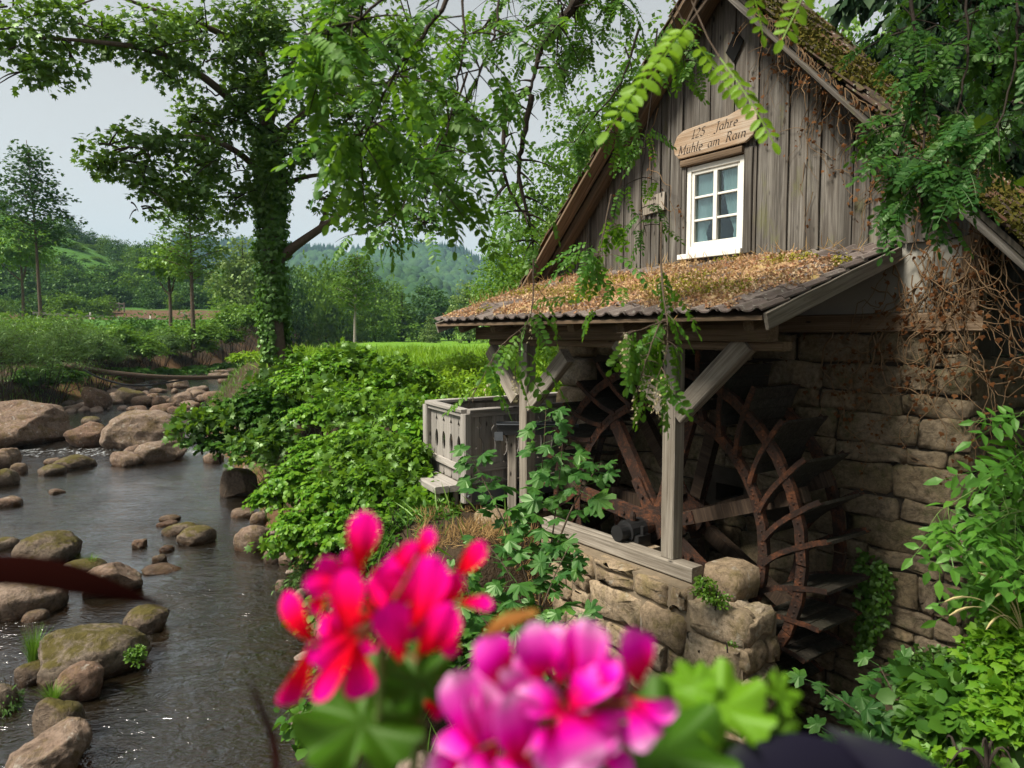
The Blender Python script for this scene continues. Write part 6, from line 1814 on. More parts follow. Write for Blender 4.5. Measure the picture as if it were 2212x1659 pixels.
bush("hazel_shrub", "nearest hazel bush with big pale green leaves spilling down to the water", 720, 1150, 320, 960, 9.5, G['hazel'], 1750, 12, 0.082, L_HAZEL, 1, 0.22, 23, shoots=1150, mix=(G['bank_bush'], L_MAPLE, 0.16, 0.10), parts=[(700, 985, 80, 55, 10.5), (790, 960, 80, 55, 10.5), (640, 1040, 70, 50, 10.2), (590, 1080, 55, 36, 10.3), (720, 1070, 80, 60, 9.6), (810, 1050, 80, 60, 9.6), (660, 1140, 80, 55, 9.4), (620, 1180, 50, 36, 9.6), (740, 1150, 80, 60, 9.0), (830, 1130, 70, 60, 9.0), (880, 1010, 60, 70, 10), (880, 1080, 46, 40, 9.3), (690, 1200, 50, 40, 9.3)])
bush("nettle_patch", "tall weeds with narrow leaves below the plank step", 880, 1200, 160, 1080, 8.6, G['dark_shrub'], 420, 12, 0.085, L_POINT, 1, 0.2, 24, cat="weeds", parts=[(860, 1160, 60, 45, 8.6), (930, 1130, 50, 40, 8.6), (900, 1210, 60, 45, 8.2), (820, 1220, 60, 40, 8.4), (950, 1190, 40, 45, 8.0)])
bush("willow_seedling", "fine-leaved willow seedling at the waterline", 650, 1250, 80, 1180, 9.6, G['willow'], 170, 12, 0.07, L_LANCE, 1, 0.16, 25, cat="seedling")
bush("meadow_herbs", "yellow-green mass of tall herbs between the hazel bushes and the balcony", 960, 860, 240, 740, 17, G['bright'], 1100, 13, 0.10, L_POINT, 1.2, 0.28, 26, cat="herbs", parts=[(930, 820, 70, 34, 18), (1000, 806, 70, 36, 19), (1060, 810, 70, 36, 19), (1120, 820, 60, 36, 18), (960, 840, 60, 40, 16), (1030, 840, 60, 36, 16), (1180, 830, 60, 40, 16), (1090, 850, 60, 30, 15), (900, 835, 40, 30, 16), (1210, 800, 40, 50, 18)])
bush("bramble_bush", "dark bramble filling the ground between the hazel bush and the plank step", 905, 1050, 120, 930, 9.8, G['hazel'], 420, 12, 0.09, L_HAZEL, 1, 0.22, 27, parts=[(905, 960, 36, 50, 10.6), (915, 900, 40, 40, 12), (895, 1060, 36, 40, 9.6), (925, 1080, 40, 30, 9.2)])
bush("bank_undergrowth", "low dark undergrowth at the foot of the retaining wall", 900, 1400, 400, 1300, 6.6, G['dark_shrub'], 600, 12, 0.075, L_HAZEL, 1, 0.2, 28, cat="undergrowth", parts=[(760, 1330, 90, 60, 7.2), (880, 1310, 90, 60, 7.0), (1000, 1330, 90, 60, 6.6), (820, 1450, 110, 70, 5.8), (960, 1450, 110, 70, 5.6), (1110, 1420, 90, 70, 5.6), (700, 1560, 60, 60, 5.4), (1250, 1560, 90, 60, 5.0)])
# meadow grass between herbs and far trees
rsg = np.random.RandomState(88)
k = 12000
gy_ = 19 + 26 * rsg.uniform(0, 1, k) ** 1.7; gp = rsg.uniform(560, 1230, k); gx_ = (gp - 1106) / 1522 * gy_
ok = gx_ > np.interp(gy_, YS, XR) + 1.5
uu_, vv_ = mill_uv(gx_, gy_); ok &= ~((vv_ > 5) & (uu_ > -8.6))
gx_, gy_ = gx_[ok], gy_[ok]
P = np.stack([gx_, gy_, ground_h(gx_, gy_)], 1)
A = unit(UP + rsg.normal(size=P.shape) * 0.35); N = unit(rsg.normal(size=P.shape))
put("meadow_grass", leaf_mesh("meadow_grass", P, A, N, rsg.uniform(0.2, 0.5, len(P)) * (0.6 + gy_ / 60), L_OVAL2, 0.16), G['bright'], kind="stuff")
# dry grass on the shelf before the porch and along the banks
k = 4200
q = np.stack([rsg.uniform(900, 1190, k), rsg.uniform(1075, 1175, k)], 1)
P = np.array([on_level(a, b, 1.33) for a, b in q]); uu_, vv_ = mill_uv(P[:, 0], P[:, 1])
P = P[(vv_ < 4.9) & (wobble(P, 1.5) > -0.35)]; P[:, 2] = ground_h(P[:, 0], P[:, 1])
A = unit(0.7 * UP + rsg.normal(size=P.shape) * 0.6); N = unit(rsg.normal(size=P.shape))
put("dry_grass", leaf_mesh("dry_grass", P, A, N, rsg.uniform(0.06, 0.2, len(P)), L_LANCE, 0.16), M['dry_grass'], kind="stuff")
k = 7000
y_ = rsg.uniform(5, 40, k); sd = rsg.uniform(0, 1, k) < 0.5
x_ = np.where(sd, np.interp(y_, YS, XR) + np.abs(rsg.normal(0.9, 0.7, k)), np.interp(y_, YS, XL) - np.abs(rsg.normal(1.0, 0.9, k)))
P = np.stack([x_, y_, ground_h(x_, y_)], 1)
A = unit(UP + rsg.normal(size=P.shape) * 0.5); N = unit(rsg.normal(size=P.shape))
put("bank_grass", leaf_mesh("bank_grass", P, A, N, rsg.uniform(0.15, 0.5, k), L_BLADE, 0.2), G['grass'], kind="stuff")
for (px_, py_, lab) in ((1005, 1068, "pale stone lying in the dry grass by the step"), (1045, 1082, "white-topped stone in the dry grass below the balcony"), (985, 1102, "grey stone half buried in dry grass near the herbs"), (1095, 1118, "large pale block of rock where the retaining wall starts")):
    p = on_level(px_ - 30, py_ + 10, 1.33); r = 0.22 if py_ > 1110 else 0.11
    put("rock", rock_mesh("rock", (r * 1.2, r, r * 0.7), px_, 3), M['low_stone'], None, lab, "rock", loc=(p[0], p[1], gh(p[0], p[1]) + 0.03))
# grass tufts on boulders
def tuft(px_, py_, d, n, L, label, spread=0.5, mat='grass'):
    p = at(px_, py_, d); rs = np.random.RandomState(px_)
    t = thing("grass_tuft", label, "grass tuft", tuple(p))
    g = Geo()
    V, Fc = [], []
    for _ in range(n):
        a = rs.uniform(0, 6.28); l = L * rs.uniform(0.6, 1.15); s = rs.uniform(0.05, spread)
        b = np.array([math.cos(a), math.sin(a), 0]) * rs.uniform(0, 0.05); sd_ = np.array([-math.sin(a), math.cos(a), 0]) * 0.004
        q = len(V)
        for j in range(4):
            t_ = j / 3; c = b + np.array([math.cos(a) * s, math.sin(a) * s, 0]) * l * t_ ** 1.8 + UP * l * (t_ - 0.25 * s * t_ ** 2)
            w = (1 - t_) + 0.05
            V += [c - sd_ * w, c + sd_ * w]
        Fc += [(q + 2 * j, q + 2 * j + 1, q + 2 * j + 3, q + 2 * j + 2) for j in range(3)]
    put("blades", mesh("blades", V, Fc), G[mat], t)
def dz(px_, py_): return on_level(px_, py_, 0.0)[1]
tuft(74, 1440, dz(74, 1480) + 0.2, 260, 0.42, "tall rush tuft on the root mound in the water", 0.45)
tuft(195, 1226, dz(195, 1245) + 0.2, 160, 0.22, "grass tuft on the low stone beside the olive-mossed boulder", 0.9)
tuft(116, 1522, dz(130, 1600) + 0.15, 220, 0.20, "bright green grass tuft on the mossy brown boulder", 0.8)
bush("boulder_plant", "small bright green plant on the end of the broad mossy boulder", 291, 1440, 44, 1400, dz(291, 1462) + 0.2, G['bank_bush'], 60, 9, 0.03, L_HAZEL2, 1, 0.06, 31, cat="plant", zb=0.1, parts=[(291, 1420, 16, 20, dz(291, 1462) + 0.1), (296, 1405, 12, 12, dz(291, 1462) + 0.1)])
bush("willow_sprig", "thin willow sprig hanging over the stones at the picture's edge", 20, 1490, 60, 1440, dz(20, 1530), G['willow'], 40, 9, 0.055, L_LANCE, 1, 0.10, 32, cat="plant", zb=0.1, parts=[(15, 1520, 22, 30, dz(20, 1530))])
# ------------------------------------------------------------------ far woods
rsf = np.random.RandomState(99)
def merged(name, tmpl, pts, sc, rot, mat, smooth=False):
    V, Fc = tmpl; n = len(pts)
    c, s = np.cos(rot)[:, None], np.sin(rot)[:, None]
    X = (V[None, :, 0] * c - V[None, :, 1] * s) * sc[:, 0:1]; Y = (V[None, :, 0] * s + V[None, :, 1] * c) * sc[:, 0:1]; Z = V[None, :, 2] * sc[:, 1:2]
    P = np.stack([X, Y, Z], -1) + pts[:, None, :]
    F_ = (Fc[None] + (np.arange(n) * len(V))[:, None, None]).reshape(-1, 3)
    return put(name, tri_mesh(name, P.reshape(-1, 3), F_, smooth), mat, kind="stuff")
def spruce_tmpl():
    V, Fc = [], []
    for k in range(5):
        z0 = 0.06 + 0.18 * k; r = 0.22 * (1 - 0.17 * k) + 0.012; n = 7; q = len(V)
        V.append((0, 0, z0 + 0.30))
        for i in range(2 * n):
            a = math.pi * i / n + k; rr = r * (1.0 if i % 2 else 0.62); V.append((rr * math.cos(a), rr * math.sin(a), z0 - (0.03 if i % 2 else 0)))
        Fc += [(q, q + 1 + i, q + 1 + (i + 1) % (2 * n)) for i in range(2 * n)]
    return np.array(V, float), np.array(Fc)
def ball_tmpl():
    V, Fc = ICO[2]
    V = V * (1 + 0.22 * wobble(V, 2.3, 1.0)[:, None] + 0.12 * wobble(V, 5.0, 2.0)[:, None])
    return V * np.array([0.5, 0.5, 0.5]) + np.array([0, 0, 0.45]), Fc
k = 3700
d = rsf.uniform(820, 1330, k); px_ = rsf.uniform(380, 1150, k)
x = (px_ - 1106) / 1522 * d; z = ground_h(x, d)
con = (wobble(np.stack([x, d, 0 * x], 1), 0.004, 3) + (d - 1080) / 330) > 0.0
P = np.stack([x, d, z - 1], 1)
hh = rsf.uniform(16, 29, k)
merged("far_conifer_forest", spruce_tmpl(), P[con], np.stack([hh, hh], 1)[con], rsf.uniform(0, 6.28, con.sum()), G['far_conifer'])
hb_ = rsf.uniform(13, 22, k)
merged("far_broadleaf_forest", ball_tmpl(), P[~con], np.stack([hb_ * 0.9, hb_], 1)[~con], rsf.uniform(0, 6.28, (~con).sum()), G['far_broadleaf'])
k = 1100
d = rsf.uniform(400, 760, k); px_ = rsf.uniform(400, 1200, k); ok = ~((d < 580) & (px_ > 438) & (px_ < 522)); d, px_ = d[ok], px_[ok]
x = (px_ - 1106) / 1522 * d; hb_ = rsf.uniform(9, 17, len(d))
merged("valley_forest", ball_tmpl(), np.stack([x, d, ground_h(x, d) - 1], 1), np.stack([hb_ * 0.95, hb_], 1), rsf.uniform(0, 6.28, len(d)), G['far_broadleaf'])

# ------------------------------------------------------------------ trees behind and beside the mill
PT['fine'] = simple_tree_meshes("fine_tree", 12, 7, 51, clumps=11, n_sprays=1500, n_each=9, size=0.20, tmpl=L_HAZEL2, shape='oval', base=0.05, rad=0.55)
PT['fine2'] = simple_tree_meshes("fine_tree_b", 10, 7, 52, clumps=9, n_sprays=1200, n_each=9, size=0.19, tmpl=L_HAZEL2, shape='round', base=0.05, rad=0.5)
def tree_at(px_, d, ytop, W, kind, mt, lab, name="tree", base=None, kindh=12, kindw=7):
    x = (px_ - 1106) / 1522 * d; zb = gh(x, d) - 0.3; h = at(px_, ytop, d)[2] - zb
    return plant_tree(name, PT[kind], (x, d, zb), (W / kindw, W / kindw, h / kindh), rst.uniform(0, 6.28), G[mt], M['dark_bark'], lab, "tree")
tree_at(1250, 34, 185, 6.5, 'fine', 'far_mid', "tall dense green tree behind the mill's far eaves")
tree_at(1120, 40, 410, 5.0, 'fine', 'bank_bush', "sunlit yellow-green tree between the valley and the mill's eaves")
tree_at(1290, 27, 330, 4.2, 'fine2', 'far_pale', "pale flowering tree close behind the mill's far roof edge", kindh=10)
tree_at(1180, 28, 470, 5.0, 'fine2', 'far_mid', "bushy tree low behind the shelter roof's far end", kindh=10)
tree_at(1400, 30, 40, 7.5, 'fine', 'far_mid', "tall tree showing above the mill's far roof slope")
tree_at(1800, 26, -40, 6.0, 'fine', 'bank_bush', "sunlit yellow-green treetop above the mill's ridge")
tree_at(1660, 32, 30, 6.0, 'fine', 'bank_bush', "second sunlit treetop peeping over the mill's gable peak")
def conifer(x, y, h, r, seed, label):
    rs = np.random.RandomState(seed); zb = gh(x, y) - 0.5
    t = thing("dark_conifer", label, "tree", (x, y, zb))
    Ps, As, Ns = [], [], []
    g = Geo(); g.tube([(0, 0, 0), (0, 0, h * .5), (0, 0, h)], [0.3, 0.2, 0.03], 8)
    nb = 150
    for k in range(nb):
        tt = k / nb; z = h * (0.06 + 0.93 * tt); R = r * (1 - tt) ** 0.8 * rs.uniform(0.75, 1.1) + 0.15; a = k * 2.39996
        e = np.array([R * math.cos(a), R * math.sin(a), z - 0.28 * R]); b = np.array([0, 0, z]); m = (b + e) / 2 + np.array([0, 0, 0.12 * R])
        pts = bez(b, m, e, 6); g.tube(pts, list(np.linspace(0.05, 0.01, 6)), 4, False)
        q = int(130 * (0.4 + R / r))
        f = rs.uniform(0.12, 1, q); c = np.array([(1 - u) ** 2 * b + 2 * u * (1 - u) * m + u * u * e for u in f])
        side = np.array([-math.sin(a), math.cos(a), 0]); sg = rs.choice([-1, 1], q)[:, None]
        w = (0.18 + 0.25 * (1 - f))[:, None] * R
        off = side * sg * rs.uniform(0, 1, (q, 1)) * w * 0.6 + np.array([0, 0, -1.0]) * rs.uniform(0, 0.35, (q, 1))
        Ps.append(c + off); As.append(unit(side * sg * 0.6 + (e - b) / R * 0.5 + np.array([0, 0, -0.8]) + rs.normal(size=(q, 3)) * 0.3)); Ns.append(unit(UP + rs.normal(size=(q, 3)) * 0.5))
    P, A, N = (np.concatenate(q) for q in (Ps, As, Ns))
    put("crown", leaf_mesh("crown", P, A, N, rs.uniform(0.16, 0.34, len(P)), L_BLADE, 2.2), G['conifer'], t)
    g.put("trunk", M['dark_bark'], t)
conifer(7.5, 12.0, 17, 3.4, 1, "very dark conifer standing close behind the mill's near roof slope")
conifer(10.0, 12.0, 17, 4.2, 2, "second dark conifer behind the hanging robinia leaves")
# the trees that keep this corner in shade
plant_tree("shade_tree", PT['fine'], (8.4, 3.2, gh(8.4, 3.2)), (1.15, 1.15, 0.95), 1.0, G['far_mid'], M['dark_bark'], "broad tree beyond the mill's near corner keeping the wall in shade", "tree")

# the robinia whose boughs hang over the bridge end: its unseen crown, clumps placed to shade wall, wheel and bank
zb = gh(3.4, 0.6)
rob = thing("robinia_tree", "unseen robinia above the hanging boughs, its crown placed to shade wall and wheel", "tree", (3.4, 0.6, zb))
g = Geo(); o0 = np.array([3.4, 0.6, zb]); tp = smooth_path([(0, 0, -.5), (-.2, .1, 3), (-1.2, .7, 6), (-3.2, 1.9, 8.0), (-5.0, 3.0, 9.0)], 5); g.tube(tp, list(np.linspace(0.22, 0.06, len(tp))), 9)
cl = [(np.array(c) - o0, np.array(r)) for c, r in (((-2.0, 2.6, 9.4), (1.8, 1.5, 1.2)), ((0.5, 4.6, 6.75), (1.1, 0.9, 0.55)), ((1.7, 4.2, 6.9), (1.1, 0.9, 0.55)), ((0.2, 1.9, 6.6), (1.3, 0.9, 0.6)), ((1.6, 2.2, 8.4), (1.8, 1.6, 1.3)))]
limbs(g, tp[14], [c for c, _ in cl], 0.09, np.random.RandomState(8)); g.put("trunk", M['dark_bark'], rob, True)
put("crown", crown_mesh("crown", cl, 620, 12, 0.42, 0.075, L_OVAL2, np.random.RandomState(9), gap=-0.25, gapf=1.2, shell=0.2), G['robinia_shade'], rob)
# ------------------------------------------------------------------ robinia boughs
def compound(name, L, pairs, ll, tmpl, seed, curve=0.25, wl=1.0):
    """A feathered leaf along +y: rachis, PAIRS of leaflets and one at the tip."""
    rs = np.random.RandomState(seed)
    P, A, N, S = [], [], [], []
    g = Geo()
    path = []
    for i in range(pairs + 1):
        t = (i + 1.2) / (pairs + 1.2)
        c = np.array([0, L * t, -curve * L * t * t]); path.append(c)
        if i == pairs:
            P.append(c); A.append((0.05, 1, -curve)); N.append((0, 0.2, 1)); S.append(ll)
        else:
            for s in (-1, 1):
                P.append(c + np.array([s * 0.002, rs.uniform(-.004, .004), 0])); A.append((s, 0.38 + rs.uniform(-.2, .2), -0.18 + rs.uniform(-.3, .15))); N.append((rs.uniform(-.35, .35), rs.uniform(-.35, .35), 1)); S.append(ll * rs.uniform(0.82, 1.08) * (0.8 + 0.2 * math.sin(t * 3)))
    lm = leaf_mesh(name, np.array(P), np.array(A), np.array(N), np.array(S), tmpl, wl)
    g.tube([(0, 0, 0)] + path, [0.0016] * (len(path) + 1), 3, False)
    n = len(lm.vertices)
    V = np.empty(n * 3, np.float32); lm.vertices.foreach_get("co", V)
    Vv = np.concatenate([V.reshape(-1, 3), np.array(g.v)])
    Fl = [tuple(p.vertices) for p in lm.polygons] + [tuple(i + n for i in f) for f in g.f]
    me = mesh(name, Vv, Fl); me.materials.append(None)
    bpy.data.meshes.remove(lm)
    return me
ROB = [compound("leaf", rnd.uniform(0.17, 0.24), rnd.choice((6, 7, 8)), 0.042, L_OVAL, 200 + k, rnd.uniform(0.05, 0.5)) for k in range(6)]
ASH = [compound("leaf", rnd.uniform(0.2, 0.28), rnd.choice((3, 4, 4)), 0.085, L_POINT, 220 + k, rnd.uniform(0.1, 0.45), 1.15) for k in range(5)]
def axes(y, zhint):
    y = Vector(y).normalized(); z = Vector(zhint); z = (z - y * z.dot(y))
    if z.length < 1e-4: z = y.orthogonal()
    z.normalize(); x = y.cross(z)
    return Matrix((x, y, z)).transposed().to_4x4()
def place_leaf(me, mat, parent, pos, y, z, s):
    o = put("leaf", me, None, parent)
    o.material_slots[0].link = 'OBJECT'; o.material_slots[0].material = mat
    o.matrix_local = Matrix.Translation(Vector(pos)) @ axes(y, z) @ Matrix.Scale(s, 4)
    return o
def bough(name, label, stems, n_leaves, mat, variants, spread, seed, r0=0.012, twigs=10, scale=1.0, down=0.5, cat="branch", bark='dark_bark', face=0.4, flowers=0):
    rs = np.random.RandomState(seed)
    o0 = at(*stems[0][0])
    t = thing(name, label, cat, tuple(o0))
    g = Geo(); tips = []
    for si, path in enumerate(stems):
        pts = smooth_path([at(*p) - o0 for p in path], 6)
        pts = [p + rs.normal(size=3) * spread * 0.012 for p in pts]
        g.tube(pts, list(np.linspace(r0 if si == 0 else r0 * 0.6, r0 * 0.18, len(pts))), 6, False)
        for k in range(twigs):
            i = int(rs.uniform(0.12, 1.0) * (len(pts) - 1)); s = pts[i]
            dirn = unit(rs.normal(size=3) * np.array([1, 1, 0.7]) + np.array([0, 0, -down * 0.6])); ln = spread * rs.uniform(0.35, 1.0)
            e = s + dirn * ln + np.array([0, 0, -down * 0.3 * ln]); tw = bez(s, s + dirn * ln * 0.55 + np.array([0, 0, .06 * ln]), e, 7)
            g.tube(tw, list(np.linspace(r0 * 0.22 + 0.0012, 0.0012, 7)), 4, False); tips.append((tw, dirn))
    g.put("twig", M[bark], t, True)
    for k in range(min(n_leaves, 300)):
        tw, dirn = tips[k % len(tips)]
        f = rs.uniform(0.1, 1.0); p = tw[int(f * 6)]
        sd = np.cross(dirn, UP); sd = sd / (np.linalg.norm(sd) + 1e-6) * (1 if k % 2 else -1)
        y = unit(sd * 0.8 + dirn * 0.55 + rs.normal(size=3) * 0.3 + np.array([0, 0, -down])); z = unit(UP * 0.9 + np.array([0, -face, 0]) + rs.normal(size=3) * 0.35)
        place_leaf(variants[rs.randint(len(variants))], mat, t, p, y, z, scale * rs.uniform(0.75, 1.15))
    if flowers:
        P, A = [], []
        for k in range(flowers):
            tw, dirn = tips[rs.randint(len(tips))]
            p = tw[4]
            for j in range(16):
                P.append(p + np.array([0, 0, -0.008 * j]) + rs.normal(size=3) * 0.007); A.append(rs.normal(size=3) * 0.5 + np.array([0, 0, -1]))
        put("blossom", leaf_mesh("blossom", np.array(P), np.array(A), rs.normal(size=(len(P), 3)), 0.014, L_OVAL2, 1.2), M['blossom'], t)
    return t
M['blossom'] = leaf_mat('blossom', [(0.62, 0.58, 0.42), (0.5, 0.4, 0.22), (0.7, 0.68, 0.55)], (0.6, 0.55, 0.35), 0.3, 0.0)
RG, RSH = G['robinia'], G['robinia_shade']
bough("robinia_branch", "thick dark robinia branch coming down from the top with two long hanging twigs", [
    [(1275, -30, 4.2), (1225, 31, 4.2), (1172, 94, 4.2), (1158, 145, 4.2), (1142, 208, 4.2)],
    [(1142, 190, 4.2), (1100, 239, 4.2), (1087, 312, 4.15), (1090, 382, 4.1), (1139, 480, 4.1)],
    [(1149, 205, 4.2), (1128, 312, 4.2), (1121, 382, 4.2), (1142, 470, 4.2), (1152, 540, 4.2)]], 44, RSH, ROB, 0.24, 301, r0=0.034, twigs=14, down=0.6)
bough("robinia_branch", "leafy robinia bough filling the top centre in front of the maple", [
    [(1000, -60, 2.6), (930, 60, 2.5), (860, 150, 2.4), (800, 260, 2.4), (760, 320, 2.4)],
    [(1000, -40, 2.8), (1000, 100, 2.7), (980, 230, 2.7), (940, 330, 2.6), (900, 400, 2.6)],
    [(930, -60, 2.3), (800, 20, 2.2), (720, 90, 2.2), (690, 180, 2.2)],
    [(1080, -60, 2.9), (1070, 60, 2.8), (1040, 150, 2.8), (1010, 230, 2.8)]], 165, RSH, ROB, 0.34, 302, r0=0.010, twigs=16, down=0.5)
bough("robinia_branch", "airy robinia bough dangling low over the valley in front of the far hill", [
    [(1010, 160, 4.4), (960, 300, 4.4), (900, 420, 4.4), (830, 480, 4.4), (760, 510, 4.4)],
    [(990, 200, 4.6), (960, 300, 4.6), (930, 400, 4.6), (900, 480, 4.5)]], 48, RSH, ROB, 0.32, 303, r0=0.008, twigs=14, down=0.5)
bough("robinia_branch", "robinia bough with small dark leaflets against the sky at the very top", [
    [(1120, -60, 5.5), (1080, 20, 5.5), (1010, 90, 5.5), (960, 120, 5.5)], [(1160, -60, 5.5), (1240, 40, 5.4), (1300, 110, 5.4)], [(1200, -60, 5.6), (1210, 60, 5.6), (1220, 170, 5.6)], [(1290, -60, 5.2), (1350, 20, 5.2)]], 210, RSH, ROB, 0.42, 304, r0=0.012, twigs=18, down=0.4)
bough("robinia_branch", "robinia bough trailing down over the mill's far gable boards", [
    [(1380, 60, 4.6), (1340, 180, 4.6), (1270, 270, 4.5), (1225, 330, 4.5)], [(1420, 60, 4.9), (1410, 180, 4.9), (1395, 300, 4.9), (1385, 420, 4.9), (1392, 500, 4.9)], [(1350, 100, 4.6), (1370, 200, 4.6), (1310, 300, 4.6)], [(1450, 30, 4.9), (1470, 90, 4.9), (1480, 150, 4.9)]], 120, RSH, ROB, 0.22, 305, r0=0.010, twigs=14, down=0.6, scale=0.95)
def near_sprig(label, leaves, seed):
    """Single feathered leaves close to the camera, each from its stalk's base to its tip."""
    (b0, e0) = leaves[0]; o0 = at(*b0); t = thing("robinia_sprig", label, "sprig", tuple(o0)); rs = np.random.RandomState(seed); g = Geo()
    for (b_, e_) in leaves:
        B_, E_ = at(*b_) - o0, at(*e_) - o0; L_ = np.linalg.norm(E_ - B_)
        me = compound("leaf", L_ * 0.9, max(4, int(L_ / 0.026)), 0.035, L_OVAL, seed, 0.12)
        place_leaf(me, G['robinia_near'], t, B_, E_ - B_, UP * 0.7 + np.array([rs.uniform(-.3, .3), -0.6, 0]), 1.0)
        g.tube([B_ + (B_ - E_) * 0.5 + UP * 0.05, B_ + (B_ - E_) * 0.2 + UP * 0.01, B_], 0.0018, 5, False)
    g.put("twig", M['bark'], t, True)
near_sprig("very near bright yellow-green robinia leaf crossing the gable's far roof edge", [((1490, 50, 1.45), (1285, 268, 1.3)), ((1480, 55, 1.5), (1390, 185, 1.4))], 306)
near_sprig("near robinia leaf whose leaflets overlap the end of the wooden sign", [((1555, 125, 1.75), (1695, 302, 1.6)), ((1500, 90, 1.8), (1605, 208, 1.75))], 307)
near_sprig("near robinia leaf dangling over the mill's near roof edge by the vent", [((1750, -40, 1.6), (1690, 85, 1.55)), ((1620, -30, 1.9), (1660, 75, 1.85))], 316)
bough("robinia_branch", "robinia twig with pale blossom hanging in front of the near porch post", [
    [(1428, 480, 2.9), (1430, 600, 2.8), (1440, 690, 2.7), (1440, 760, 2.65), (1415, 830, 2.6)], [(1440, 690, 2.7), (1375, 715, 2.6), (1330, 720, 2.6)], [(1425, 700, 2.65), (1395, 780, 2.6), (1380, 840, 2.6)]], 36, RG, ROB, 0.085, 308, r0=0.005, twigs=8, down=1.1, bark='bark', flowers=16, scale=0.84)
bough("robinia_branch", "robinia twig hanging in front of the far porch post and eaves", [
    [(1152, 560, 3.2), (1150, 660, 3.1), (1130, 720, 3.0), (1110, 800, 3.0)], [(1140, 700, 3.0), (1085, 745, 3.0), (1050, 800, 2.9), (1010, 880, 2.9)]], 14, RG, ROB, 0.08, 309, r0=0.005, twigs=8, down=0.8, bark='bark', flowers=5)
bough("robinia_sprig", "small robinia sprig dangling above the shelter's mossy tiles", [
    [(1320, 420, 4.0), (1300, 520, 3.9), (1290, 600, 3.9), (1310, 660, 3.9)], [(1300, 540, 3.9), (1260, 560, 3.9)]], 26, RG, ROB, 0.22, 310, r0=0.005, twigs=7, down=0.4, bark='bark')
bough("robinia_branch", "big curtain of robinia leaves hanging over the mill's near roof slope", [
    [(1960, -60, 4.0), (1980, 90, 3.9), (2000, 230, 3.8), (1990, 370, 3.7), (1990, 470, 3.7)],
    [(2080, -60, 3.8), (2090, 100, 3.7), (2070, 240, 3.6), (2040, 380, 3.5), (2010, 500, 3.5)],
    [(2190, -60, 3.6), (2200, 60, 3.5), (2180, 200, 3.5), (2130, 330, 3.4), (2090, 430, 3.4)],
    [(2020, 120, 3.9), (1960, 250, 3.8), (1940, 340, 3.8), (1935, 400, 3.8)]], 260, G['robinia_shaded'], ROB, 0.34, 311, r0=0.012, twigs=17, down=0.6, flowers=8)
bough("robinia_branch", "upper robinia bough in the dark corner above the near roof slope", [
    [(2230, -40, 4.4), (2120, 20, 4.4), (2020, 60, 4.4), (1930, 60, 4.4)], [(2240, 60, 4.2), (2150, 130, 4.2), (2080, 170, 4.2)], [(2250, 200, 4.0), (2190, 260, 4.0), (2140, 300, 3.9)]], 80, G['robinia_shaded'], ROB, 0.4, 312, r0=0.010, twigs=12, down=0.5)

# ------------------------------------------------------------------ sycamore saplings, ash and ivy round the mill
def syc_leaf(seed):
    T, Fc = L_SYC
    rs = np.random.RandomState(seed)
    V = T.copy(); V[:, 0] *= rs.uniform(0.9, 1.1); V[:, 2] += 0.05 * np.sin(V[:, 0] * 9) + rs.uniform(-.25, .05) * (V[:, 1] - .2) ** 2
    V = np.concatenate([V + np.array([0, 0.55, 0]), [(-.012, 0, 0.1), (.012, 0, 0.1), (.012, 0.66, 0.0), (-.012, 0.66, 0.0)]])
    n = len(T)
    me = mesh("leaf", V, [tuple(f) for f in Fc] + [(n, n + 1, n + 2), (n, n + 2, n + 3)]); me.materials.append(None)
    return me
SYC = [syc_leaf(400 + k) for k in range(5)]
def sapling(name, label, stems, size, seed, step=5, cat="sapling", mat=None, face=0.5, r0=0.010, skip=0):
    rs = np.random.RandomState(seed); mat = mat or G['sycamore']
    o0 = at(*stems[0][0]); t = thing(name, label, cat, tuple(o0)); g = Geo()
    for path in stems:
        pts = smooth_path([at(*p) - o0 for p in path], step)
        g.tube(pts, list(np.linspace(r0, 0.003, len(pts))), 5, False)
        for i, p in enumerate(pts):
            if i < skip * len(pts): continue
            a = rs.uniform(0, 6.28) if i % 2 else rs.uniform(0, 1.5) + 1.57
            for s in (0, math.pi):
                if rs.uniform() < 0.12: continue
                y = unit(np.array([math.cos(a + s), math.sin(a + s), rs.uniform(-0.25, 0.5)])); z = unit(UP + np.array([0, -face, 0]) + rs.normal(size=3) * 0.3 + 0.4 * y * np.array([1, 1, 0]))
                fsz = size * rs.uniform(0.6, 1.2) * (0.6 + 0.4 * (1 - i / len(pts)))
                place_leaf(SYC[rs.randint(5)], mat, t, p, y, z, fsz)
    g.put("stem", M['bark'], t, True)
    return t
sapling("sycamore_sapling", "sycamore sapling with lobed leaves growing in front of the far porch post", [
    [(1165, 1340, 5.6), (1168, 1200, 5.6), (1165, 1080, 5.6), (1175, 960, 5.6), (1180, 880, 5.6)],
    [(1165, 1300, 5.6), (1190, 1180, 5.5), (1205, 1060, 5.5), (1215, 960, 5.5)],
    [(1160, 1320, 5.6), (1120, 1200, 5.6), (1080, 1110, 5.6), (1040, 1030, 5.7), (1020, 990, 5.7)],
    [(1180, 1240, 5.5), (1230, 1110, 5.4), (1270, 1040, 5.4), (1300, 1000, 5.4)]], 0.235, 501, step=5, skip=0.15)
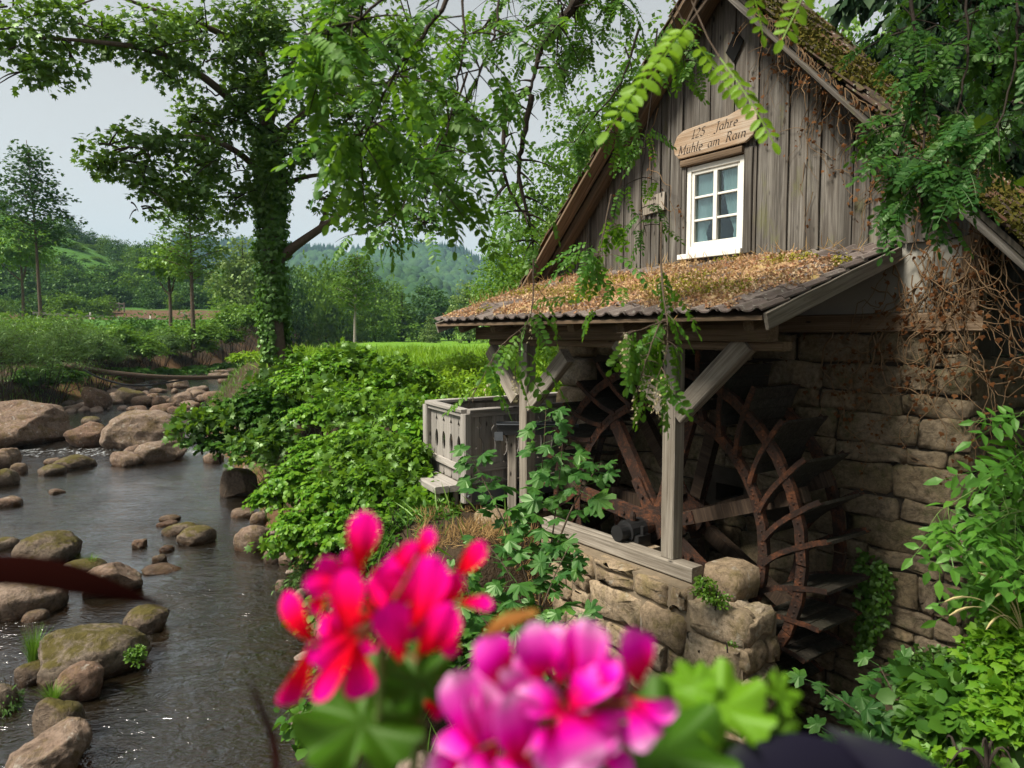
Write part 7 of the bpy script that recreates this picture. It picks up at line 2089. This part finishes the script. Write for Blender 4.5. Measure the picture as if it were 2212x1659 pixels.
sapling("sycamore_sapling", "bushier sycamore sapling low against the left end of the retaining wall", [
    [(1140, 1420, 5.2), (1130, 1320, 5.2), (1100, 1240, 5.2), (1050, 1170, 5.3)],
    [(1145, 1420, 5.2), (1170, 1320, 5.1), (1200, 1240, 5.1), (1230, 1180, 5.1)],
    [(1130, 1440, 5.1), (1070, 1370, 5.1), (1020, 1300, 5.2), (1000, 1230, 5.3)],
    [(1150, 1440, 5.0), (1190, 1380, 4.9), (1240, 1330, 4.9)]], 0.225, 502, step=5, skip=0.1)
sapling("sycamore_sapling", "dark sycamore sapling below the rusty wheel at the wall's foot", [
    [(1980, 1690, 3.7), (1920, 1600, 3.7), (1840, 1530, 3.7), (1770, 1480, 3.8)],
    [(1980, 1690, 3.7), (1960, 1590, 3.7), (1930, 1500, 3.7), (1900, 1440, 3.8)],
    [(1960, 1690, 3.5), (1880, 1640, 3.5), (1800, 1590, 3.6)],
    [(2000, 1690, 3.7), (2010, 1580, 3.7), (2000, 1480, 3.8), (1990, 1440, 3.8)]], 0.19, 503, step=4, face=0.6, skip=0.12)
bough("ash_branch", "ash branch with long pointed leaflets in front of the mill's stone corner", [
    [(2260, 1000, 3.4), (2180, 1010, 3.4), (2100, 1060, 3.4), (2020, 1110, 3.4)], [(2260, 1100, 3.4), (2180, 1110, 3.3), (2110, 1150, 3.3), (2040, 1180, 3.3)], [(2250, 1180, 3.3), (2190, 1210, 3.2), (2140, 1240, 3.2)], [(2260, 1050, 3.6), (2200, 1080, 3.6), (2150, 1120, 3.6)]], 74, G['ash'], ASH, 0.20, 504, r0=0.006, twigs=7, down=0.35, face=0.7, bark='green_stem')
bough("ash_branch", "upper ash twig with bright pointed leaflets beside the shaded wall", [
    [(2260, 860, 3.3), (2210, 890, 3.3), (2170, 930, 3.3)], [(2260, 980, 3.2), (2200, 960, 3.2)]], 12, G['ash'], ASH, 0.14, 505, r0=0.004, twigs=4, down=0.3, face=0.7, bark='green_stem')
bush("climber_thicket", "bright green climber thicket spilling over the bank below the ash branch", 2150, 1640, 160, 1330, 3.0, G['hazel'], 500, 11, 0.05, L_IVY, 1, 0.12, 506, cat="climber", parts=[(2180, 1420, 50, 70, 3.2), (2200, 1540, 60, 80, 3.0), (2130, 1620, 70, 50, 2.8), (2060, 1640, 50, 40, 2.9), (2210, 1340, 30, 50, 3.3)])
bush("bramble_shoots", "young shoots with paired pale leaves between the sapling and the climber", 2030, 1600, 160, 1480, 3.2, G['dark_shrub'], 130, 9, 0.065, L_HAZEL, 1, 0.14, 507, cat="plant", parts=[(2050, 1500, 50, 50, 3.3), (2000, 1570, 40, 40, 3.2), (2090, 1560, 50, 50, 3.1)])
rsi = np.random.RandomState(515)
def wall_leaves(name, label, fn, n, size, mat, cat, tmpl=L_IVY):
    P = fn(n); nv = np.array([-VX, -VY, 0])
    t = thing(name, label, cat, tuple(P.mean(0)))
    o0 = P.mean(0)
    A = unit(np.array([0, 0, -0.7]) + rsi.normal(size=P.shape) * 0.6); N = unit(nv + 0.5 * UP + rsi.normal(size=P.shape) * 0.4)
    put("leaves", leaf_mesh("leaves", P - o0, A, N, size * rsi.uniform(0.6, 1.3, len(P)), tmpl), mat, t)
    return t, o0
def ivy_pts(n):
    u_ = rsi.uniform(-3.35, -2.38, n * 4); z_ = rsi.uniform(0.0, 1.75, n * 4)
    P = np.stack([u_ * UX + (WV - .09) * VX, u_ * UY + (WV - .09) * VY, z_], 1)
    k = wobble(P, 2.3, 5) + (0.9 - z_) * 0.55 > 0.12
    P = P[k][:n]; return P + np.array([-VX, -VY, 0]) * np.abs(rsi.normal(0, 0.05, (len(P), 1)))
wall_leaves("wall_ivy", "dark green ivy climbing the stone wall right of the wheel", ivy_pts, 1500, 0.055, G['ivy'], "ivy")
def ivy_pts2(n):
    v_ = rsi.uniform(WV - 0.1, WV + 1.3, n); z_ = rsi.uniform(0.2, 2.5, n)
    k = z_ < 2.5 - (v_ - WV) * 0.4 + 0.3 * rsi.normal(size=n)
    v_, z_ = v_[k], z_[k]; u_ = -2.44 + np.abs(rsi.normal(0, 0.07, len(v_)))
    return np.stack([u_ * UX + v_ * VX, u_ * UY + v_ * VY, z_], 1)
wall_leaves("corner_ivy", "thick dark ivy hanging round the mill's near stone corner", ivy_pts2, 1700, 0.06, G['ivy'], "ivy")
# withered climber on the wall and along the barge board
def vine(name, label, starts, seed, leafn, leafsz):
    rs = np.random.RandomState(seed); t = mill_root(name, label, "withered climber"); g = Geo(); pts_all = []
    for (u, v, z, L, r) in starts:
        p = np.array([u, v, z]); path = [p.copy()]; h = rs.uniform(-0.5, 0.5)
        for _ in range(int(L / 0.09)):
            h = 0.82 * h + rs.normal() * 0.45
            p = p + np.array([0.075 * math.sin(h), 0.012 * rs.normal(), -0.085 * math.cos(h)]); p[1] = min(max(p[1], v - 0.10), v + 0.02); path.append(p.copy())
        g.tube(path, list(np.linspace(r, r * 0.35, len(path))), 4, False); pts_all += path[1:]
    g.put("stem", M['dry_stem'], t, True)
    pa = np.array(pts_all); P = pa[rs.randint(len(pa), size=leafn)] + rs.normal(size=(leafn, 3)) * np.array([.04, .015, .04]) + np.array([0, -0.02, 0])
    A = unit(np.array([0, 0, -0.8]) + rs.normal(size=P.shape) * 0.6); N = unit(np.array([0, -1, 0.2]) + rs.normal(size=P.shape) * 0.6)
    put("dead_leaves", leaf_mesh("dead_leaves", P, A, N, leafsz * rs.uniform(.5, 1.3, leafn), L_IVY), M['dead_leaf'], t)
rsv = np.random.RandomState(31)
st = []
for _ in range(75):
    u = -2.5 - abs(rsv.normal(0, 0.5)); st.append((max(u, -3.7), WV - 0.06, rsv.uniform(3.9, 4.45) if u > -3.2 else rsv.uniform(3.3, 4.2), rsv.uniform(0.5, 2.4), rsv.uniform(0.004, 0.009)))
for _ in range(26): st.append((rsv.uniform(-2.5, -2.2), WV - rsv.uniform(0.0, 0.35), rsv.uniform(4.2, 4.6), rsv.uniform(0.5, 1.6), rsv.uniform(0.004, 0.008)))
vine("withered_creeper", "withered brown creeper hanging over the plaster and stones at the near corner", st, 32, 700, 0.045)
st = []
for _ in range(80):
    u = rsv.uniform(-4.6, -2.7); st.append((u, WV - 0.075, roof_z(u) - rsv.uniform(0.12, 0.3), rsv.uniform(0.2, 1.1) * (1.3 if -3.9 < u < -3.1 else 0.7), rsv.uniform(0.003, 0.006)))
for _ in range(90):
    u = rsv.uniform(-4.5, -2.6); st.append((u, 6.17, roof_z(u) + 0.02, rsv.uniform(0.2, 0.6), rsv.uniform(0.003, 0.007)))
vine("withered_creeper", "withered creeper trailing from the gable's near roof edge over the boards", st, 33, 420, 0.045)
st = [(-5.95, WV - 0.12, 6.3, 1.9, 0.008), (-6.05, WV - 0.12, 6.0, 1.6, 0.006), (-5.9, WV - 0.1, 5.2, 0.8, 0.004), (-4.05, WV - 0.08, 5.3, 0.7, 0.005), (-3.95, WV - 0.08, 5.0, 0.45, 0.004), (-6.2, WV - 0.12, 5.9, 1.4, 0.005)]
vine("withered_creeper", "bare thin creeper stems on the boards between plaque and window", st, 34, 26, 0.04)
# small plants on the retaining wall
bush("wall_fern", "small bright plants growing on the retaining wall's stepped end", 1530, 1275, 60, 1245, 5.6, G['bank_bush'], 80, 9, 0.028, L_HAZEL2, 1, 0.07, 508, cat="plant", zb=1.25, parts=[(1525, 1278, 26, 14, 5.85), (1548, 1298, 22, 16, 5.8), (1520, 1256, 14, 18, 5.85)])
bush("wall_fern", "tiny green plant rooted in a joint of the retaining wall's corner", 1572, 1390, 30, 1370, 5.5, G['bank_bush'], 30, 9, 0.024, L_HAZEL2, 1, 0.05, 509, cat="plant", zb=0.9, parts=[(1572, 1392, 12, 16, 5.58)])
rsq = np.random.RandomState(520)
t = thing("seed_grass", "arching straw-coloured grass heads in front of the ivy-covered corner", "grass tuft", tuple(at(2215, 1330, 3.2))); g = Geo(); o0 = at(2215, 1330, 3.2)
for (ex, ey) in ((2040, 1300), (2050, 1330), (2110, 1215), (2100, 1240), (2150, 1290), (2130, 1360), (2160, 1250)):
    e = at(ex, ey, 3.1) - o0; g.tube(bez((0, 0, -.1), e * 0.55 + np.array([0, 0, 0.12]), e, 10), [0.002] * 7 + [0.005, 0.006, 0.002], 5, False)
g.put("stalks", plain_mat("straw", (0.45, 0.38, 0.18), 0.8, 0.2), t)
# ------------------------------------------------------------------ pelargoniums close to the camera
def petal_mat(name, stops, tf=0.35):
    m, nt, out = new_mat(name)
    a = ND(nt, "ShaderNodeVertexColor"); a.layer_name = "along"
    s = ND(nt, "ShaderNodeSeparateColor"); nt.links.new(a.outputs[0], s.inputs[0])
    n = noise(nt, coords(nt), 40, 3, 0.5)
    oi = ND(nt, "ShaderNodeObjectInfo")
    f = math_n(nt, 'ADD', s.outputs[0], math_n(nt, 'MULTIPLY_ADD', n, 0.2, math_n(nt, 'MULTIPLY_ADD', oi.outputs["Random"], 0.36, -0.28)))
    c = ramp(nt, f, stops)
    d = ND(nt, "ShaderNodeBsdfDiffuse"); nt.links.new(c, d.inputs[0])
    t = ND(nt, "ShaderNodeBsdfTranslucent"); nt.links.new(c, t.inputs[0])
    x = ND(nt, "ShaderNodeMixShader"); x.inputs[0].default_value = tf
    nt.links.new(d.outputs[0], x.inputs[1]); nt.links.new(t.outputs[0], x.inputs[2]); nt.links.new(x.outputs[0], out.inputs[0])
    return m
M['magenta'] = petal_mat('magenta_petal', [(0.0, (0.60, 0.004, 0.012)), (0.35, (0.85, 0.004, 0.03)), (0.6, (0.88, 0.004, 0.16)), (1.0, (0.90, 0.006, 0.36))])
M['pink'] = petal_mat('pink_petal', [(0.0, (0.45, 0.003, 0.02)), (0.25, (0.74, 0.004, 0.10)), (0.55, (0.84, 0.006, 0.46)), (0.85, (0.88, 0.10, 0.60)), (1.0, (0.90, 0.38, 0.74))])
M['bud_green'] = leaf_mat('pelargonium_green', [(0.025, 0.080, 0.006), (0.050, 0.130, 0.008)], (0.13, 0.26, 0.02), 0.35, 0.02)
M['fresh_green'] = leaf_mat('pelargonium_fresh_green', [(0.09, 0.22, 0.012), (0.14, 0.30, 0.014)], (0.28, 0.48, 0.02), 0.4, 0.02)
M['stalk_red'] = plain_mat('stalk_red', (0.16, 0.05, 0.02), 0.6, 0.3)
rsp = np.random.RandomState(600)
def petal(parent, base, tip, wpx, mat, curl=0.25, cup=0.25, tilt=0.0):
    """A petal from BASE to TIP (points in space); width in metres."""
    base, tip = np.asarray(base), np.asarray(tip)
    ax = tip - base; L = np.linalg.norm(ax); ax = ax / L
    toc = unit(np.array([0, 0, EYE]) - (base + tip) / 2)
    nrm = unit(toc - ax * (toc @ ax) + 1e-6); sd = np.cross(ax, nrm)
    nrm, sd = nrm * math.cos(tilt) + sd * math.sin(tilt), sd * math.cos(tilt) - nrm * math.sin(tilt)
    V, Fc, al = [], [], []
    nt_, ns = 9, 7
    for i in range(nt_):
        t = i / (nt_ - 1); w = wpx * 0.5 * (0.16 + 0.84 * math.sin(min(1, t * 1.25 + 0.0) * math.pi / 2) ** 1.3) * (1 if t < 0.72 else math.sqrt(max(0.02, 1 - ((t - 0.72) / 0.29) ** 2)))
        for j in range(ns):
            s = j / (ns - 1) * 2 - 1
            p = base + ax * L * t + sd * w * s + nrm * (-curl * L * (t - 0.5) ** 2 * 2 + cup * w * (s * s) + 0.03 * L * math.sin(5 * s + 3 * t))
            V.append(p); al.append(t)
    for i in range(nt_ - 1):
        for j in range(ns - 1):
            q = i * ns + j; Fc.append((q, q + 1, q + ns + 1, q + ns))
    me = mesh("petal", np.array(V) - np.array(parent.location), Fc, True)
    c = me.color_attributes.new("along", 'FLOAT_COLOR', 'POINT'); al = np.array(al)
    c.data.foreach_set("color", np.stack([al, al, al, np.ones_like(al)], 1).astype(np.float32).ravel())
    return put("petal", me, mat, parent)
def cA(X, Y): return 518.4 + X * 0.3645, 1065.6 + Y * 0.3645
def cB(X, Y): return 1209.6 + X * 0.3576, 1065.6 + Y * 0.3576
def flower(label, centre, petals, mat, d0, stemlow):
    c = at(*centre, d0 + 0.01); t = thing("pelargonium", label, "flower", tuple(c))
    g = Geo(); lo = at(*stemlow, d0 + 0.03) - c
    g.tube(bez(lo, lo * 0.5 + np.array([0.004, 0, 0]), (0, 0, 0), 7), 0.0022, 7); g.put("stem", M['green_stem'], t, True)
    for (b, e, w, f, dd) in petals:
        (bx, by), (ex, ey) = f(*b), f(*e); db = d0 + dd + rsp.uniform(-.008, .008); de = db + rsp.uniform(-.012, .006)
        B_, E_ = at(bx, by, db), at(ex, ey, de); k = 0.3645 if f is cA else 0.3576
        petal(t, B_, E_, 1.22 * w * k / FPX * db, mat, rsp.uniform(-.05, .45), rsp.uniform(-.1, .4), rsp.uniform(-.5, .5))
        g = Geo(); g.tube(bez((0, 0, 0), (B_ - c) * 0.5 + np.array([0, 0, -.004]), B_ - c, 5), 0.0011, 5, False); g.put("pedicel", M['stalk_red'], t, True)
    return t
def filler(t, centre, d0, n, rx, ry, mat, seed):
    rs = np.random.RandomState(seed)
    for k in range(n):
        a_ = k * 2.39996; q = math.sqrt((k + 0.5) / n)
        bx, by = centre[0] + rx * q * 0.55 * math.cos(a_), centre[1] + ry * q * 0.55 * math.sin(a_); ex, ey = centre[0] + rx * (q * 0.75 + 0.35) * math.cos(a_ + rs.normal() * .3), centre[1] + ry * (q * 0.75 + 0.35) * math.sin(a_ + rs.normal() * .3)
        petal(t, at(bx, by, d0 + 0.014 + rs.uniform(0, .012)), at(ex, ey, d0 + 0.012 + rs.uniform(0, .012)), rs.uniform(52, 74) / FPX * d0, mat, rs.uniform(-.1, .5), rs.uniform(0, .4), rs.uniform(-.6, .6))
a = cA
fm = flower("magenta-red pelargonium head out of focus close to the camera", (825, 1330), [
    ((690, 470), (745, 130), 165, a, 0), ((610, 540), (375, 545), 135, a, 0), ((640, 830), (650, 450), 200, a, -.01), ((420, 910), (250, 600), 125, a, 0), ((430, 920), (250, 1300), 120, a, 0), ((690, 890), (440, 1230), 125, a, -.01), ((690, 890), (710, 1225), 170, a, -.012), ((700, 840), (400, 1000), 180, a, 0), ((1000, 770), (950, 350), 270, a, .012), ((1030, 790), (1180, 380), 210, a, -.005), ((960, 1000), (880, 650), 210, a, -.015), ((1050, 1000), (1260, 700), 190, a, -.015), ((1060, 370), (1140, 215), 95, a, .012), ((1270, 500), (1450, 300), 110, a, .01), ((1300, 640), (1500, 665), 85, a, .01), ((500, 620), (410, 700), 90, a, .005), ((620, 620), (480, 380), 120, a, .01), ((1180, 720), (1290, 480), 120, a, .01), ((900, 760), (800, 480), 150, a, .012), ((760, 760), (830, 560), 110, a, .01), ((560, 900), (600, 720), 110, a, .01), ((1230, 760), (1250, 980), 100, a, .008)], M['magenta'], 0.35, (800, 1700))
flower("dark red pelargonium bud cluster half hidden under the magenta head", (905, 1500), [
    ((1060, 1200), (1260, 1170), 150, a, .02), ((1090, 1230), (1230, 1290), 120, a, .02), ((1040, 1260), (960, 1470), 120, a, .02), ((1060, 1260), (1040, 1480), 110, a, .025)], M['magenta'], 0.37, (880, 1720))
b = cB
fp = flower("pink pelargonium head out of focus at the bottom", (1230, 1520), [
    ((1600, 1160), (1460, 880), 240, a, 0), ((1790, 1130), (1760, 800), 240, a, .005), ((1900, 1150), (1880, 790), 170, a, .01), ((2010, 1130), (2070, 760), 230, a, 0), ((1930, 1290), (2200, 980), 220, a, -.01), ((1930, 1300), (1650, 1170), 180, a, -.01), ((1400, 1520), (1270, 1060), 230, a, -.005), ((1500, 1620), (1420, 1130), 250, a, -.01), ((1650, 1620), (1610, 1180), 270, a, -.015), ((1900, 1370), (1720, 1640), 230, a, -.012), ((1920, 1330), (2110, 1640), 290, a, -.015), ((1970, 1320), (2220, 1440), 190, a, -.01), ((1360, 1350), (1220, 1610), 220, a, 0), ((1520, 1480), (1380, 1690), 220, a, -.01), ((1300, 1600), (1100, 1660), 190, a, 0), ((1750, 1300), (1560, 1050), 170, a, .01), ((1700, 1560), (1640, 1720), 300, a, -.012), ((1380, 1300), (1450, 1060), 170, a, .01),
    ((490, 1190), (430, 830), 200, b, .0), ((420, 1250), (715, 1330), 130, b, -.008), ((430, 1280), (525, 1560), 150, b, -.008), ((420, 1290), (640, 1420), 140, b, -.004), ((90, 1220), (180, 770), 240, b, -.005), ((60, 1340), (360, 1470), 220, b, -.012), ((20, 1320), (160, 1660), 300, b, -.014), ((120, 1180), (330, 980), 200, b, 0), ((370, 1260), (300, 1020), 170, b, .005)], M['pink'], 0.33, (1240, 1760))
filler(fm, (800, 1310), 0.35, 12, 120, 120, M['magenta'], 1)
filler(fp, (1190, 1560), 0.33, 22, 200, 150, M['pink'], 2)
# leaves of the pelargoniums
def pel_leaf(label, px_, py_, d, r, facing, seed, mat=None, cat="leaf", lobes=7, amp=0.24):
    rs = np.random.RandomState(seed)
    c = at(px_, py_, d); t = thing("pelargonium_leaf", label, cat, tuple(c))
    n, m = 60, 5; V = [(0, 0, 0)]; Fc = []
    f = unit(np.array(facing, float)); sx = unit(np.cross(f, UP + 0.01)); sy = np.cross(sx, f)
    for j in range(1, m + 1):
        for i in range(n):
            th = 2 * math.pi * i / n; q = j / m
            rr = r * q * (1 + amp * q * abs(math.cos(lobes * th / 2)) ** 0.7 - amp * 0.6 * q + 0.05 * q * math.sin(23 * th)) * (1 - 0.5 * max(0, 1 - abs(th - math.pi * 1.5) / 0.3) * q)
            V.append(sx * rr * math.cos(th) + sy * rr * math.sin(th) + f * (0.22 * r * q * q * math.cos(lobes * th) + 0.10 * r * q * q))
    for i in range(n): Fc.append((0, 1 + i, 1 + (i + 1) % n))
    for j in range(m - 1):
        for i in range(n):
            A_, B_ = 1 + j * n, 1 + (j + 1) * n; Fc.append((A_ + i, B_ + i, B_ + (i + 1) % n, A_ + (i + 1) % n))
    put("blade", mesh("blade", V, Fc, True), mat or M['bud_green'], t)
    g = Geo(); g.tube(bez((0, 0, 0), (0, 0.01, -.03), (0.01, 0.02, -.13), 6), 0.0016, 6, False); g.put("stalk", M['green_stem'], t, True)
pel_leaf("blurred green pelargonium leaf under the magenta head", 780, 1560, 0.37, 0.033, (0.1, -0.5, 0.9), 1)
pel_leaf("blurred green leaf edge between the magenta and pink heads", 905, 1475, 0.38, 0.020, (0.3, -0.5, 0.8), 2)
pel_leaf("bright blurred lobed leaf right of the pink head", 1560, 1530, 0.40, 0.027, (0.0, -0.45, 0.9), 3, M['fresh_green'])
pel_leaf("blurred green leaf along the bottom under the pink head's right side", 1430, 1625, 0.37, 0.036, (0.1, -0.5, 0.85), 4)
pel_leaf("small bright folded leaf at the tip of the upright shoot", 1690, 1500, 0.41, 0.013, (0.6, -0.5, 0.6), 5, M['fresh_green'])
pel_leaf("bright young leaf cluster at the foot of the upright shoot", 1680, 1585, 0.41, 0.013, (0.0, -0.7, 0.6), 6, M['fresh_green'])
pel_leaf("bright small leaf on the shaded side of the lobed leaf", 1490, 1490, 0.41, 0.016, (-0.4, -0.5, 0.7), 7, M['fresh_green'])
pel_leaf("green leaf filling the gap at the bottom edge", 1500, 1600, 0.42, 0.024, (0.2, -0.5, 0.8), 8)
t = thing("green_shoot", "upright pale green shoot at the flower box's far end", "shoot", tuple(at(1690, 1600, 0.41))); g = Geo(); o0 = np.array(t.location)
g.tube(bez(at(1680, 1600, .41) - o0, at(1668, 1540, .41) - o0, at(1695, 1500, .41) - o0, 6), 0.0014, 6, False); g.tube(bez(at(1672, 1600, .41) - o0, at(1640, 1580, .41) - o0, at(1620, 1555, .41) - o0, 6), 0.0013, 6, False)
g.tube(bez(at(1680, 1600, .41) - o0, at(1690, 1640, .41) - o0, at(1690, 1720, .42) - o0, 6), 0.0014, 6, False)
g.put("stem", M['bud_green'], t, True)
def blade(name, label, pts, w, mat, cat="leaf"):
    P = smooth_path([at(*p) for p in pts], 6); o0 = P[0]; t = thing(name, label, cat, tuple(o0)); V, Fc = [], []
    for i, p in enumerate(P):
        t_ = i / (len(P) - 1); ax = unit(P[min(i + 1, len(P) - 1)] - P[max(i - 1, 0)]); toc = unit(np.array([0, 0, EYE]) - p); sd = np.cross(ax, toc)
        ww = np.interp(t_, np.linspace(0, 1, len(w)), w) * 0.5
        V += [p - o0 - sd * ww, p - o0 + toc * ww * 0.25, p - o0 + sd * ww]
    for i in range(len(P) - 1):
        q = 3 * i; Fc += [(q, q + 1, q + 4, q + 3), (q + 1, q + 2, q + 5, q + 4)]
    put("blade", mesh("blade", V, Fc, True), mat, t); return t
M['purple_leaf'] = leaf_mat('purple_leaf', [(0.007, 0.006, 0.014), (0.010, 0.008, 0.019)], (0.02, 0.008, 0.015), 0.06, 0.008)
M['maroon_leaf'] = leaf_mat('maroon_leaf', [(0.014, 0.0035, 0.003), (0.016, 0.004, 0.003)], (0.02, 0.004, 0.003), 0.1, 0.0)
blade("maroon_reed", "dark maroon grass blade blurred across the stream's left side", [(-60, 1228, .42), (80, 1236, .43), (200, 1262, .44), (290, 1288, .45), (360, 1310, .46)], [0.018, 0.019, 0.017, 0.011, 0.005, 0.0008], M['maroon_leaf'])
blade("maroon_reed", "thin maroon grass blade blurred upright over the dark ripples", [(600, 1690, .36), (590, 1600, .37), (560, 1520, .37), (540, 1470, .37)], [0.004, 0.004, 0.003, 0.001], M['maroon_leaf'])
blade("purple_leaf", "nearly black purple leaf blurred along the bottom", [(1540, 1680, .38), (1650, 1640, .38), (1800, 1640, .38), (1990, 1690, .38)], [0.012, 0.022, 0.026, 0.02, 0.006], M['purple_leaf'])
blade("purple_leaf", "pointed purple-black leaf blurred in the bottom right part", [(2020, 1720, .36), (1930, 1660, .37), (1850, 1610, .38), (1785, 1572, .39)], [0.03, 0.03, 0.018, 0.009, 0.002], M['purple_leaf'])
blade("bract", "blurred orange curled leaf between the two flower heads", [(1040, 1420, .37), (1060, 1370, .37), (1100, 1338, .37), (1160, 1322, .37)], [0.004, 0.007, 0.008, 0.007, 0.003], leaf_mat('orange_leaf', [(0.42, 0.17, 0.035), (0.5, 0.22, 0.05)], (0.5, 0.2, 0.04), 0.3, 0.03))
# ------------------------------------------------------------------ the air of the valley
g = Geo(); g.box((-2640, -70, -4), (2640, 2680, 330))
m, nt, out = new_mat("haze_air")
pv = ND(nt, "ShaderNodeVolumePrincipled")
pv.inputs["Color"].default_value = (0.50, 0.78, 1.0, 1)
pv.inputs["Density"].default_value = 0.00022
pv.inputs["Anisotropy"].default_value = 0.1
nt.links.new(pv.outputs[0], out.inputs["Volume"])
put("haze", mesh("haze", g.v, g.f), m, kind="stuff")
